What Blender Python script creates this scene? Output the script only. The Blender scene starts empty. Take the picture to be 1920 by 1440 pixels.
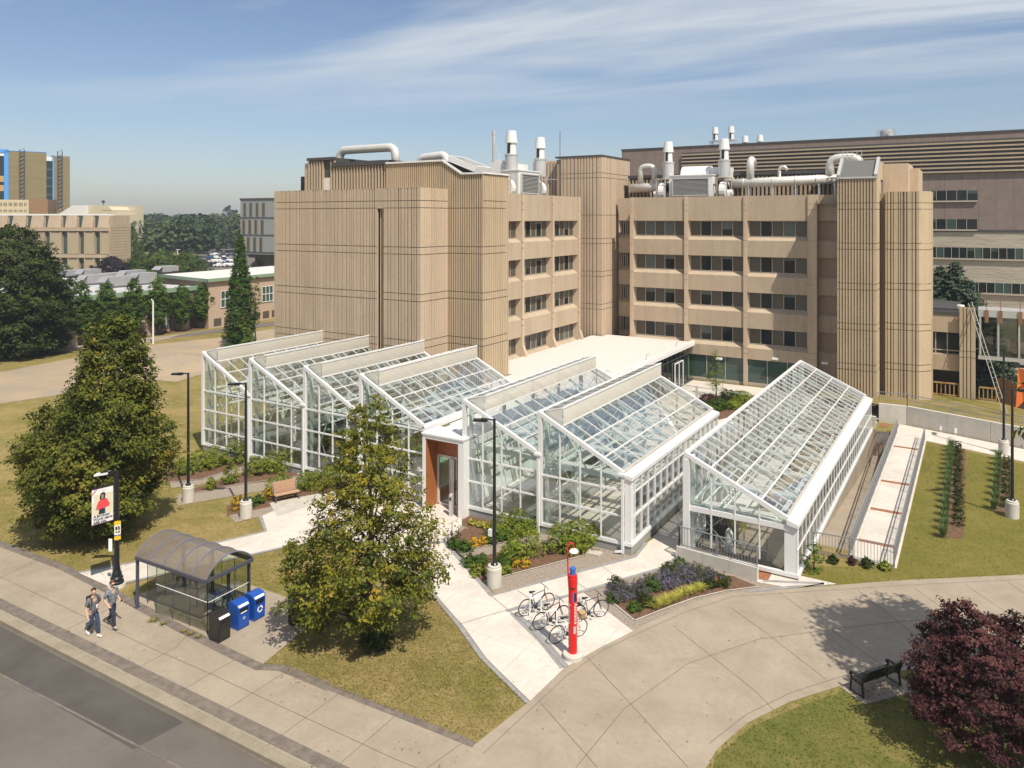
import bpy, math, random
import numpy as np
from mathutils import Vector, Matrix, Quaternion
R = math.radians
SC = bpy.context.scene
COL = SC.collection
# ---------------------------------------------------------------- camera
F, HZ, CAMZ, TH = 1437.0, 409.0, 16.5, math.atan(875/1437.0)
SN, CS = math.sin(TH), math.cos(TH)
cam = bpy.data.cameras.new('camera'); co = bpy.data.objects.new('camera', cam); COL.objects.link(co)
co.location = (0, 0, CAMZ); co.rotation_euler = (R(90), 0, TH)
cam.sensor_width = 36; cam.lens = F/1920*36; cam.shift_y = -(720-HZ)/1920.0
cam.clip_start = 0.5; cam.clip_end = 9000
SC.camera = co
# ---------------------------------------------------------------- light
SUN_AZ, SUN_EL = R(-29), R(55)       # direction towards the sun, world x/y
sdir = Vector((math.cos(SUN_EL)*math.cos(SUN_AZ), math.cos(SUN_EL)*math.sin(SUN_AZ), math.sin(SUN_EL)))
sl = bpy.data.lights.new('sun', 'SUN'); sl.energy = 4.5; sl.angle = R(0.5); sl.color = (1.0, .92, .79)
so = bpy.data.objects.new('sun', sl); COL.objects.link(so)
so.rotation_euler = sdir.to_track_quat('Z', 'Y').to_euler(); so.location = (30, -30, 60)
wd = bpy.data.worlds.new('World'); SC.world = wd; wd.use_nodes = True
nt = wd.node_tree; nt.nodes.clear()
def N(t, typ, **kw):
    n = t.nodes.new(typ)
    for k, v in kw.items(): setattr(n, k, v)
    return n
out = N(nt, 'ShaderNodeOutputWorld'); bg = N(nt, 'ShaderNodeBackground'); bg.inputs[1].default_value = 0.115
sky = N(nt, 'ShaderNodeTexSky', sky_type='NISHITA'); sky.sun_disc = False
sky.sun_elevation = SUN_EL; sky.sun_rotation = R(90) - SUN_AZ
sky.air_density = 1.0; sky.dust_density = 1.0; sky.ozone_density = 2.2; sky.altitude = 100
tc = N(nt, 'ShaderNodeTexCoord'); sep = N(nt, 'ShaderNodeSeparateXYZ')
nt.links.new(tc.outputs['Generated'], sep.inputs[0])
# cirrus on a high plane: direction / height
mx = N(nt, 'ShaderNodeMath', operation='MAXIMUM'); mx.inputs[1].default_value = .03
nt.links.new(sep.outputs[2], mx.inputs[0])
dv = N(nt, 'ShaderNodeVectorMath', operation='SCALE'); inv = N(nt, 'ShaderNodeMath', operation='DIVIDE'); inv.inputs[0].default_value = 1
nt.links.new(mx.outputs[0], inv.inputs[1]); nt.links.new(tc.outputs['Generated'], dv.inputs[0]); nt.links.new(inv.outputs[0], dv.inputs['Scale'])
mp = N(nt, 'ShaderNodeMapping'); mp.inputs['Rotation'].default_value = (0, 0, -TH - R(1)); mp.inputs['Scale'].default_value = (.40, 1.1, 0)
mp.inputs['Location'].default_value = (3.2, 1.35, 0)
nt.links.new(dv.outputs[0], mp.inputs[0])
n1 = N(nt, 'ShaderNodeTexNoise'); n1.inputs['Scale'].default_value = .8; n1.inputs['Detail'].default_value = 12; n1.inputs['Roughness'].default_value = .56
n1.inputs['Distortion'].default_value = .35
nt.links.new(mp.outputs[0], n1.inputs[0])
n2 = N(nt, 'ShaderNodeTexNoise'); n2.inputs['Scale'].default_value = .33; n2.inputs['Detail'].default_value = 3
nt.links.new(mp.outputs[0], n2.inputs[0])
ml = N(nt, 'ShaderNodeMath', operation='MULTIPLY'); nt.links.new(n1.outputs[0], ml.inputs[0]); nt.links.new(n2.outputs[0], ml.inputs[1])
cr = N(nt, 'ShaderNodeMapRange'); cr.inputs[1].default_value = .165; cr.inputs[2].default_value = .30; cr.inputs[3].default_value = 0; cr.inputs[4].default_value = .85
nt.links.new(ml.outputs[0], cr.inputs[0])
el = N(nt, 'ShaderNodeMapRange'); el.inputs[1].default_value = .115; el.inputs[2].default_value = .215; nt.links.new(sep.outputs[2], el.inputs[0])
m2 = N(nt, 'ShaderNodeMath', operation='MULTIPLY'); nt.links.new(cr.outputs[0], m2.inputs[0]); nt.links.new(el.outputs[0], m2.inputs[1])
tint = N(nt, 'ShaderNodeMix', data_type='RGBA', blend_type='MULTIPLY'); tint.inputs[0].default_value = 1
tint.inputs[7].default_value = (.78, .755, .775, 1)
nt.links.new(sky.outputs[0], tint.inputs[6])
mixc = N(nt, 'ShaderNodeMix', data_type='RGBA'); mixc.inputs[7].default_value = (4.6, 4.95, 5.3, 1)
nt.links.new(m2.outputs[0], mixc.inputs[0]); nt.links.new(tint.outputs[2], mixc.inputs[6])
nt.links.new(mixc.outputs[2], bg.inputs[0]); nt.links.new(bg.outputs[0], out.inputs[0])
SC.view_settings.view_transform = 'Standard'; SC.view_settings.look = 'None'; SC.view_settings.gamma = 1
SC.view_settings.exposure = 0.36
try:
    SC.cycles.use_denoising = True; SC.cycles.transparent_max_bounces = 28; SC.cycles.max_bounces = 8
    SC.cycles.transmission_bounces = 4; SC.cycles.caustics_reflective = False; SC.cycles.caustics_refractive = False
except Exception: pass
# ---------------------------------------------------------------- measuring: photo point -> point of the place
def W(d, px):
    l = (px-960)/F*d
    return (-SN*d+CS*l, CS*d+SN*l)
def G(px, py, z=0.0):
    d = F*(CAMZ-z)/(py-HZ); x, y = W(d, px); return Vector((x, y, z))
def onY(px, py, Y):
    k = (px-960)/F; d = Y/(CS+SN*k); return Vector((W(d, px)[0], Y, CAMZ-(py-HZ)*d/F))
def onX(px, py, X):
    k = (px-960)/F; d = X/(-SN+CS*k); return Vector((X, W(d, px)[1], CAMZ-(py-HZ)*d/F))
def atd(px, py, d):
    x, y = W(d, px); return Vector((x, y, CAMZ-(py-HZ)*d/F))
# ---------------------------------------------------------------- materials
def mat(name, col, rough=.8, metal=0, var=0, vscale=1.0, col2=None, bump=0, bscale=20, stretch=None, spec=None, detail=5, grain=.06, streak=0):
    m = bpy.data.materials.new(name); m.use_nodes = True; t = m.node_tree
    b = t.nodes['Principled BSDF']; b.inputs['Roughness'].default_value = rough; b.inputs['Metallic'].default_value = metal
    if spec is not None: b.inputs['Specular IOR Level'].default_value = spec
    b.inputs['Base Color'].default_value = (*col, 1)
    tcn = N(t, 'ShaderNodeTexCoord'); vec = tcn.outputs['Object']
    if stretch:
        mpn = N(t, 'ShaderNodeMapping'); mpn.inputs['Scale'].default_value = stretch; t.links.new(vec, mpn.inputs[0]); vec = mpn.outputs[0]
    if var or col2:
        c2 = col2 or tuple(c*(1-var) for c in col)
        nz = N(t, 'ShaderNodeTexNoise'); nz.inputs['Scale'].default_value = vscale; nz.inputs['Detail'].default_value = detail; nz.inputs['Roughness'].default_value = .6
        t.links.new(vec, nz.inputs[0])
        mr = N(t, 'ShaderNodeMapRange'); mr.inputs[1].default_value = .33; mr.inputs[2].default_value = .67; t.links.new(nz.outputs[0], mr.inputs[0])
        mi = N(t, 'ShaderNodeMix', data_type='RGBA'); mi.inputs[6].default_value = (*col, 1); mi.inputs[7].default_value = (*c2, 1)
        t.links.new(mr.outputs[0], mi.inputs[0]); last = mi.outputs[2]
        # fine grain
        nf = N(t, 'ShaderNodeTexNoise'); nf.inputs['Scale'].default_value = vscale*14; nf.inputs['Detail'].default_value = 4; t.links.new(vec, nf.inputs[0])
        mr2 = N(t, 'ShaderNodeMapRange'); mr2.inputs[1].default_value = .25; mr2.inputs[2].default_value = .75; mr2.inputs[3].default_value = 1-grain; mr2.inputs[4].default_value = 1+grain
        t.links.new(nf.outputs[0], mr2.inputs[0])
        mm = N(t, 'ShaderNodeVectorMath', operation='SCALE'); t.links.new(last, mm.inputs[0]); t.links.new(mr2.outputs[0], mm.inputs['Scale'])
        last = mm.outputs[0]
        if streak:
            ms = N(t, 'ShaderNodeMapping'); ms.inputs['Scale'].default_value = (1.5, 1.5, .07); t.links.new(tcn.outputs['Object'], ms.inputs[0])
            ns = N(t, 'ShaderNodeTexNoise'); ns.inputs['Scale'].default_value = 1; ns.inputs['Detail'].default_value = 9; ns.inputs['Roughness'].default_value = .7; t.links.new(ms.outputs[0], ns.inputs[0])
            rs = N(t, 'ShaderNodeMapRange'); rs.inputs[1].default_value = .46; rs.inputs[2].default_value = .74; rs.inputs[3].default_value = 1.03; rs.inputs[4].default_value = 1-streak; t.links.new(ns.outputs[0], rs.inputs[0])
            m4 = N(t, 'ShaderNodeVectorMath', operation='SCALE'); t.links.new(last, m4.inputs[0]); t.links.new(rs.outputs[0], m4.inputs['Scale']); last = m4.outputs[0]
        t.links.new(last, b.inputs['Base Color'])
    if bump:
        nb = N(t, 'ShaderNodeTexNoise'); nb.inputs['Scale'].default_value = bscale; nb.inputs['Detail'].default_value = 5; t.links.new(vec, nb.inputs[0])
        bn = N(t, 'ShaderNodeBump'); bn.inputs['Strength'].default_value = bump; bn.inputs['Distance'].default_value = .05
        t.links.new(nb.outputs[0], bn.inputs['Height']); t.links.new(bn.outputs[0], b.inputs['Normal'])
    return m
def glassmat(name, col=(.93, .98, .96), refl=(.9, .95, 1), base=.06, extra=.75, trans=1.0):
    """thin architectural glass: clear, tinted, mirrors more at grazing angles"""
    m = bpy.data.materials.new(name); m.use_nodes = True; t = m.node_tree; t.nodes.clear()
    o = N(t, 'ShaderNodeOutputMaterial'); tr = N(t, 'ShaderNodeBsdfTransparent'); tr.inputs[0].default_value = (*col, 1)
    gl = N(t, 'ShaderNodeBsdfGlossy'); gl.inputs[0].default_value = (*refl, 1); gl.inputs['Roughness'].default_value = .02
    lw = N(t, 'ShaderNodeLayerWeight'); lw.inputs[0].default_value = .28
    mr = N(t, 'ShaderNodeMapRange'); mr.inputs[3].default_value = base; mr.inputs[4].default_value = extra
    t.links.new(lw.outputs['Fresnel'], mr.inputs[0])
    mx_ = N(t, 'ShaderNodeMixShader'); t.links.new(mr.outputs[0], mx_.inputs[0]); t.links.new(tr.outputs[0], mx_.inputs[1]); t.links.new(gl.outputs[0], mx_.inputs[2])
    t.links.new(mx_.outputs[0], o.inputs[0]); return m
def leafmat(name, cols, trans=.35, rough=.7):
    """cols: dark, mid, light, odd - chosen by the leaf's own tint attribute"""
    m = bpy.data.materials.new(name); m.use_nodes = True; t = m.node_tree; t.nodes.clear()
    o = N(t, 'ShaderNodeOutputMaterial'); a = N(t, 'ShaderNodeAttribute', attribute_name='tint')
    r = N(t, 'ShaderNodeValToRGB'); e = r.color_ramp.elements
    e[0].position = 0; e[0].color = (*cols[0], 1); e[1].position = 1; e[1].color = (*cols[-1], 1)
    for i in range(1, len(cols)-1):
        x = e.new(i/(len(cols)-1)); x.color = (*cols[i], 1)
    t.links.new(a.outputs['Fac'], r.inputs[0])
    d = N(t, 'ShaderNodeBsdfPrincipled'); d.inputs['Roughness'].default_value = rough; d.inputs['Specular IOR Level'].default_value = .25
    tl = N(t, 'ShaderNodeBsdfTranslucent'); sc_ = N(t, 'ShaderNodeVectorMath', operation='SCALE'); sc_.inputs['Scale'].default_value = 1.1
    t.links.new(r.outputs[0], d.inputs['Base Color']); t.links.new(r.outputs[0], sc_.inputs[0]); t.links.new(sc_.outputs[0], tl.inputs[0])
    mx_ = N(t, 'ShaderNodeMixShader'); mx_.inputs[0].default_value = trans
    t.links.new(d.outputs[0], mx_.inputs[1]); t.links.new(tl.outputs[0], mx_.inputs[2]); t.links.new(mx_.outputs[0], o.inputs[0]); return m
def slabmat(name, col, col2, joint=None, jw=.02, angle=0, grid=(3, 3), off=(0, 0), bump=.15, jcol=.45, vs=.35, mottle=.06):
    """poured concrete with sawn joints: a grid in plan, rotated"""
    m = mat(name, col, .9, var=1, vscale=vs, col2=col2, bump=bump, bscale=60)
    t = m.node_tree; b = t.nodes['Principled BSDF']; src = b.inputs['Base Color'].links[0].from_socket
    st_ = N(t, 'ShaderNodeTexNoise'); st_.inputs['Scale'].default_value = .55; st_.inputs['Detail'].default_value = 12; st_.inputs['Roughness'].default_value = .72; st_.inputs['Distortion'].default_value = .6
    tc0 = N(t, 'ShaderNodeTexCoord'); t.links.new(tc0.outputs['Object'], st_.inputs[0]); sr = N(t, 'ShaderNodeMapRange'); sr.inputs[1].default_value = .40; sr.inputs[2].default_value = .66; sr.inputs[3].default_value = 1.05; sr.inputs[4].default_value = .86
    t.links.new(st_.outputs[0], sr.inputs[0]); sm = N(t, 'ShaderNodeVectorMath', operation='SCALE'); t.links.new(src, sm.inputs[0]); t.links.new(sr.outputs[0], sm.inputs['Scale']); src = sm.outputs[0]
    sp2 = N(t, 'ShaderNodeTexVoronoi'); sp2.inputs['Scale'].default_value = 1.6; t.links.new(tc0.outputs['Object'], sp2.inputs[0]); lt2 = N(t, 'ShaderNodeMapRange'); lt2.inputs[1].default_value = .03; lt2.inputs[2].default_value = .06; lt2.inputs[3].default_value = .62; lt2.inputs[4].default_value = 1
    t.links.new(sp2.outputs['Distance'], lt2.inputs[0]); sm2 = N(t, 'ShaderNodeVectorMath', operation='SCALE'); t.links.new(src, sm2.inputs[0]); t.links.new(lt2.outputs[0], sm2.inputs['Scale']); src = sm2.outputs[0]
    t.links.new(src, b.inputs['Base Color'])
    tcn = N(t, 'ShaderNodeTexCoord'); mp_ = N(t, 'ShaderNodeMapping'); mp_.inputs['Rotation'].default_value = (0, 0, angle); mp_.inputs['Location'].default_value = (off[0], off[1], 0)
    t.links.new(tcn.outputs['Object'], mp_.inputs[0]); sp = N(t, 'ShaderNodeSeparateXYZ'); t.links.new(mp_.outputs[0], sp.inputs[0])
    outs = []
    for i in (0, 1):
        if not grid[i]: continue
        pp = N(t, 'ShaderNodeMath', operation='PINGPONG'); pp.inputs[1].default_value = grid[i]/2; t.links.new(sp.outputs[i], pp.inputs[0])
        lt = N(t, 'ShaderNodeMath', operation='LESS_THAN'); lt.inputs[1].default_value = jw; t.links.new(pp.outputs[0], lt.inputs[0]); outs.append(lt.outputs[0])
    if outs:
        j = outs[0]
        if len(outs) > 1:
            mm = N(t, 'ShaderNodeMath', operation='MAXIMUM'); t.links.new(outs[0], mm.inputs[0]); t.links.new(outs[1], mm.inputs[1]); j = mm.outputs[0]
        mi = N(t, 'ShaderNodeMix', data_type='RGBA'); mi.inputs[7].default_value = (*[c*jcol for c in col], 1)
        t.links.new(j, mi.inputs[0]); t.links.new(src, mi.inputs[6]); t.links.new(mi.outputs[2], b.inputs['Base Color'])
    return m
def grassmat(name, a, b_, c, sc1=.25, amt=1):
    m = mat(name, a, .95, var=1, vscale=sc1, col2=b_, bump=.6, bscale=9, detail=8)
    t = m.node_tree; b = t.nodes['Principled BSDF']; src = b.inputs['Base Color'].links[0].from_socket
    nz = N(t, 'ShaderNodeTexNoise'); nz.inputs['Scale'].default_value = 1.1; nz.inputs['Detail'].default_value = 9; nz.inputs['Roughness'].default_value = .75
    tcn = N(t, 'ShaderNodeTexCoord'); t.links.new(tcn.outputs['Object'], nz.inputs[0])
    mr = N(t, 'ShaderNodeMapRange'); mr.inputs[1].default_value = .5; mr.inputs[2].default_value = .68; mr.inputs[4].default_value = .75*amt; t.links.new(nz.outputs[0], mr.inputs[0])
    mi = N(t, 'ShaderNodeMix', data_type='RGBA'); mi.inputs[7].default_value = (*c, 1)
    t.links.new(mr.outputs[0], mi.inputs[0]); t.links.new(src, mi.inputs[6]); t.links.new(mi.outputs[2], b.inputs['Base Color']); b.inputs['Specular IOR Level'].default_value = .1
    return m
M = {}
def halfscreen(name, col, tr, rough=.6, gl=0):
    m = bpy.data.materials.new(name); m.use_nodes = True; t = m.node_tree; b = t.nodes['Principled BSDF']; b.inputs['Base Color'].default_value = (*col, 1); b.inputs['Roughness'].default_value = rough
    o = t.nodes['Material Output']; tr_ = N(t, 'ShaderNodeBsdfTransparent'); tr_.inputs[0].default_value = (.95, .95, .93, 1); mx_ = N(t, 'ShaderNodeMixShader'); mx_.inputs[0].default_value = tr
    t.links.new(b.outputs[0], mx_.inputs[1]); t.links.new(tr_.outputs[0], mx_.inputs[2]); t.links.new(mx_.outputs[0], o.inputs[0]); return m
M['white'] = mat('white_metal', (.73, .73, .72), .45, var=.05, vscale=.8)
M['mint'] = mat('white_frame', (.78, .87, .84), .5)
M['glass'] = glassmat('greenhouse_glass', (.95, .99, .975), base=.15, extra=.7)
M['roofglass'] = glassmat('greenhouse_roof_glass', (.97, .99, .98), base=.23, extra=.85)
M['screen'] = halfscreen('louvre_screen', (.66, .62, .54), .22)
M['cloth'] = halfscreen('shade_cloth', (.78, .80, .78), .35)
M['conc'] = mat('cast_concrete', (.52, .405, .29), .9, var=1, vscale=.35, col2=(.47, .365, .26), bump=.12, bscale=14, stretch=(1, 1, .6), streak=.2)
M['conc2'] = mat('ribbed_concrete', (.48, .375, .255), .9, var=1, vscale=.7, col2=(.43, .335, .22), bump=.15, bscale=20, stretch=(1, 1, .5), streak=.22)
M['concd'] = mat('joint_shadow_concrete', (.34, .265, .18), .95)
M['spand'] = mat('spandrel_concrete', (.43, .345, .25), .9, var=1, vscale=.45, col2=(.39, .31, .22), stretch=(1, 1, .7), streak=.16)
M['bronze'] = mat('bronze_panel', (.088, .072, .053), .4)
M['wglass'] = mat('window_glass', (.014, .020, .022), .08, spec=.3)
M['wblind'] = mat('window_blind', (.11, .135, .12), .3, spec=.3)
M['alu'] = mat('window_frame', (.42, .37, .30), .5)
M['steel'] = mat('galvanised_steel', (.58, .58, .57), .38, metal=.35, var=.12, vscale=1.5)
M['duct'] = mat('duct_metal', (.66, .64, .60), .42, metal=.25, var=.15, vscale=2)
M['ahu'] = mat('painted_unit', (.72, .72, .70), .5, var=.06)
M['black'] = mat('black_paint', (.012, .013, .016), .35)
M['darkfascia'] = mat('dark_fascia', (.06, .06, .06), .6)
M['plinth'] = mat('grey_plinth', (.30, .30, .29), .9, var=.15, vscale=2)
M['newconc'] = slabmat('new_concrete', (.60, .545, .48), (.57, .515, .45), angle=0, grid=(2.4, 3.2), off=(.4, .3), jw=.012, jcol=.72)
M['jline'] = mat('paving_joint', (.15, .12, .09), .95)
M['walk'] = slabmat('sidewalk_concrete', (.335, .278, .212), (.305, .25, .188), angle=R(0), grid=(0, 0))
M['band'] = mat('stamped_band', (.20, .165, .135), .9, var=.4, vscale=3, bump=.5, bscale=12)
M['pavband'] = mat('grey_paver_band', (.30, .29, .285), .9, var=.25, vscale=3)
M['asph'] = mat('asphalt', (.120, .106, .090), .92, var=1, vscale=.35, col2=(.15, .132, .112), bump=.4, bscale=70)
M['asph2'] = mat('new_asphalt', (.095, .084, .074), .92, var=.25, vscale=.8, bump=.4, bscale=70)
M['kerb'] = mat('kerb_concrete', (.30, .255, .185), .9, var=.25, vscale=1.2)
M['grass'] = grassmat('lawn', (.150, .138, .034), (.265, .200, .080), (.35, .255, .125))
M['grassr'] = grassmat('watered_lawn', (.125, .122, .024), (.175, .150, .038), (.24, .185, .07), amt=.7)
M['grassg'] = grassmat('green_lawn', (.085, .105, .022), (.16, .14, .04), (.23, .175, .07), amt=.8)
M['dirt'] = mat('bare_earth', (.37, .275, .17), .95, var=1, vscale=.22, col2=(.28, .23, .17), bump=.5, bscale=5)
M['gravel'] = mat('gravel', (.40, .33, .26), .95, var=1, vscale=9, col2=(.24, .20, .16), bump=1, bscale=35)
M['mulch'] = mat('bark_mulch', (.20, .105, .060), .95, var=1, vscale=5, col2=(.10, .055, .032), bump=1, bscale=25)
M['edge'] = mat('stone_edging', (.50, .46, .40), .9, var=.2, vscale=2)
M['bark'] = mat('tree_bark', (.115, .092, .07), .95, var=.5, vscale=6, bump=1, bscale=20)
M['wood'] = mat('cedar_lining', (.36, .135, .045), .5, var=1, vscale=2, col2=(.27, .095, .03), stretch=(8, 8, .6))
M['fencewood'] = mat('fence_boards', (.30, .16, .07), .8, var=.4, vscale=2, stretch=(4, 4, .4))
M['red'] = mat('red_paint', (.62, .012, .014), .3)
M['blue'] = mat('blue_plastic', (.012, .075, .36), .35)
M['blackp'] = mat('black_plastic', (.022, .020, .019), .35)
M['lt'] = mat('white_lettering', (.82, .82, .80), .6)
M['lampconc'] = mat('lamp_base_concrete', (.56, .53, .47), .9, var=.15, vscale=2, bump=.2)
M['smoke'] = halfscreen('smoked_roof', (.17, .135, .10), .12, .28)
M['shglass'] = glassmat('shelter_glass', (.78, .82, .72), base=.09, extra=.6)
M['slate'] = mat('shelter_frame', (.070, .072, .095), .45)
M['trooff'] = mat('white_membrane', (.64, .585, .55), .7, var=.03, vscale=.3)
M['benchwood'] = mat('bench_wood', (.48, .30, .20), .6, var=.2, vscale=4, stretch=(.5, 6, 6))
M['brownp'] = slabmat('brown_panel', (.235, .185, .16), (.215, .17, .148), grid=(2.0, 0), jw=.03, jcol=.6, vs=.1, bump=0)
M['block'] = mat('split_face_block', (.44, .40, .32), .95, var=.18, vscale=.8, bump=1.0, bscale=2.2, stretch=(.5, .5, 2.4))
M['greenglass'] = glassmat('green_curtain_glass', (.36, .66, .50), base=.14, extra=.7)
M['tglass'] = mat('teal_window', (.045, .08, .068), .08, spec=.6)
M['rust'] = mat('tactile_plate', (.33, .13, .06), .8, var=.3, vscale=4)
M['skin'] = mat('skin', (.56, .34, .24), .5)
M['jeans'] = mat('denim', (.035, .055, .11), .85, var=.35, vscale=10)
# ---------------------------------------------------------------- mesh builder
class MB:
    def __init__(s): s.v = []; s.f = []; s.m = []
    def add(s, vs, fs, mi=0):
        b = len(s.v); s.v += [tuple(v) for v in vs]; s.f += [tuple(b+i for i in f) for f in fs]; s.m += [mi]*len(fs); return s
    def box(s, x0, x1, y0, y1, z0, z1, mi=0):
        vs = [(x, y, z) for z in (z0, z1) for y in (y0, y1) for x in (x0, x1)]
        return s.add(vs, [(0, 2, 3, 1), (4, 5, 7, 6), (0, 1, 5, 4), (2, 6, 7, 3), (0, 4, 6, 2), (1, 3, 7, 5)], mi)
    def bar(s, p, q, w=.05, h=None, mi=0, up=(0, 0, 1)):
        p, q = Vector(p), Vector(q); d = (q-p)
        if d.length < 1e-6: return s
        d.normalize(); u = Vector(up)
        if abs(d.dot(u)) > .99: u = Vector((0, 1, 0))
        a = d.cross(u).normalized(); b = a.cross(d); h = w if h is None else h
        a *= w/2; b *= h/2
        return s.add([p-a-b, p+a-b, p+a+b, p-a+b, q-a-b, q+a-b, q+a+b, q-a+b], [(0, 1, 2, 3), (7, 6, 5, 4), (0, 4, 5, 1), (1, 5, 6, 2), (2, 6, 7, 3), (3, 7, 4, 0)], mi)
    def quad(s, a, b, c, d, mi=0): return s.add([a, b, c, d], [(0, 1, 2, 3)], mi)
    def tri(s, a, b, c, mi=0): return s.add([a, b, c], [(0, 1, 2)], mi)
    def tube(s, pts, r, n=8, mi=0, cap=True):
        pts = [Vector(p) for p in pts]; rs = r if isinstance(r, (list, tuple)) else [r]*len(pts)
        vs = []; pa = None
        for i, p in enumerate(pts):
            d = (pts[min(i+1, len(pts)-1)]-pts[max(i-1, 0)]).normalized()
            if pa is None:
                u = Vector((0, 0, 1)) if abs(d.z) < .9 else Vector((1, 0, 0)); pa = d.cross(u).normalized()
            else:
                pa = (pa-d*pa.dot(d)).normalized()
            b = d.cross(pa)
            for k in range(n):
                t = 2*math.pi*k/n; vs.append(p+(pa*math.cos(t)+b*math.sin(t))*rs[i])
        fs = [(i*n+k, i*n+(k+1) % n, (i+1)*n+(k+1) % n, (i+1)*n+k) for i in range(len(pts)-1) for k in range(n)]
        if cap: fs += [tuple(range(n-1, -1, -1)), tuple(range((len(pts)-1)*n, len(pts)*n))]
        return s.add(vs, fs, mi)
    def lathe(s, c, prof, n=20, mi=0):
        c = Vector(c); vs = []
        for r, z in prof:
            for k in range(n):
                t = 2*math.pi*k/n; vs.append(c+Vector((r*math.cos(t), r*math.sin(t), z)))
        m = len(prof)
        fs = [(i*n+k, i*n+(k+1) % n, (i+1)*n+(k+1) % n, (i+1)*n+k) for i in range(m-1) for k in range(n)]
        fs += [tuple(range(n-1, -1, -1)), tuple(range((m-1)*n, m*n))]
        return s.add(vs, fs, mi)
    def prism(s, poly, z0, z1, mi=0):
        n = len(poly); vs = [(p[0], p[1], z0) for p in poly]+[(p[0], p[1], z1) for p in poly]
        return s.add(vs, [tuple(range(n-1, -1, -1)), tuple(range(n, 2*n))]+[(i, (i+1) % n, n+(i+1) % n, n+i) for i in range(n)], mi)
    def sheet(s, poly, z, mi=0): return s.add([(p[0], p[1], z) for p in poly], [tuple(range(len(poly)))], mi)
    def xform(s, M4): s.v = [tuple(M4 @ Vector(v)) for v in s.v]; return s
    def build(s, name, mats, parent=None, smooth=False):
        me = bpy.data.meshes.new(name); me.from_pydata(s.v, [], s.f); me.validate()
        ms = mats if isinstance(mats, (list, tuple)) else [mats]
        for m in ms: me.materials.append(m)
        if len(ms) > 1 and len(me.polygons) == len(s.m): me.polygons.foreach_set('material_index', s.m)
        if smooth: me.polygons.foreach_set('use_smooth', [True]*len(me.polygons))
        me.update(); o = bpy.data.objects.new(name, me); COL.objects.link(o)
        if parent is not None:
            o.parent = parent
            o.matrix_parent_inverse = PINV.get(parent.name, Matrix.Identity(4))
        return o
PINV = {}
def tag(o, label=None, cat=None, group=None, kind=None):
    if label: o['label'] = label
    if cat: o['category'] = cat
    if group: o['group'] = group
    if kind: o['kind'] = kind
    return o
def empty(name, loc, label, cat, group=None, world=True, rz=0):
    """the thing's base; world=True: its parts are given in world coordinates"""
    o = bpy.data.objects.new(name, None); COL.objects.link(o); o.empty_display_size = .3
    o.location = loc; o.rotation_euler = (0, 0, rz)
    if world: PINV[o.name] = Matrix.Translation(Vector(loc)).inverted()
    return tag(o, label, cat, group)
def copy_tree(o, parent=None):
    c = o.copy(); COL.objects.link(c)
    if parent is not None: c.parent = parent
    for ch in list(o.children): copy_tree(ch, c)
    return c
def place(o, loc, rz=0, sc=1, label=None, group=None):
    o.location = loc; o.rotation_euler = (0, 0, rz); o.scale = (sc, sc, sc) if not isinstance(sc, (tuple, list)) else sc
    if label: o['label'] = label
    if group: o['group'] = group
    return o
def struct(name, mb, m, label=None):
    o = mb.build(name, m); o['kind'] = 'structure'
    if label: o['label'] = label
    return o
def textpoly(s, size, origin, ux, uy, mb, mi=0, align='LEFT', xs=1.0, bold=0):
    """lettering as flat faces: ux, uy unit vectors of the text plane"""
    cu = bpy.data.curves.new('t', 'FONT'); cu.body = s; cu.size = size; cu.align_x = align; cu.resolution_u = 2; cu.offset = bold
    ob = bpy.data.objects.new('t', cu); COL.objects.link(ob); bpy.context.view_layer.update()
    me = ob.to_mesh(); ux, uy, origin = Vector(ux), Vector(uy), Vector(origin)
    mb.add([origin+ux*(v.co.x*xs)+uy*v.co.y for v in me.vertices], [tuple(p.vertices) for p in me.polygons], mi)
    ob.to_mesh_clear(); bpy.data.objects.remove(ob); bpy.data.curves.remove(cu)
# ---------------------------------------------------------------- leaves
def leafmesh(name, pos, size, tint, m, parent=None, up=.35, rng=None, asp=.55, outward=None):
    """many small folded leaves as ONE mesh. pos Nx3, size N, tint N in 0..1"""
    rng = rng or np.random.default_rng(1); n = len(pos)
    nr = rng.normal(size=(n, 3)); nr[:, 2] = np.abs(nr[:, 2])+up
    if outward is not None: nr = nr*.7+outward*.9
    nr /= np.linalg.norm(nr, axis=1)[:, None]
    a = rng.normal(size=(n, 3)); a -= nr*(a*nr).sum(1)[:, None]; a /= np.linalg.norm(a, axis=1)[:, None]
    b = np.cross(nr, a); s = size[:, None]
    v = np.stack([pos-a*s*.5, pos+b*s*asp*.5+nr*s*.10, pos+a*s*.5-nr*s*.08, pos-b*s*asp*.5+nr*s*.10], 1).reshape(-1, 3)
    me = bpy.data.meshes.new(name); me.vertices.add(4*n); me.vertices.foreach_set('co', v.astype(np.float32).ravel())
    me.loops.add(4*n); me.loops.foreach_set('vertex_index', np.arange(4*n, dtype=np.int32))
    me.polygons.add(n); me.polygons.foreach_set('loop_start', np.arange(0, 4*n, 4, dtype=np.int32))
    at = me.attributes.new('tint', 'FLOAT', 'POINT'); at.data.foreach_set('value', np.repeat(np.clip(tint, 0, 1), 4).astype(np.float32))
    me.materials.append(m); me.update(calc_edges=True)
    o = bpy.data.objects.new(name, me); COL.objects.link(o)
    if parent is not None:
        o.parent = parent; o.matrix_parent_inverse = PINV.get(parent.name, Matrix.Identity(4))
    return o
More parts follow.
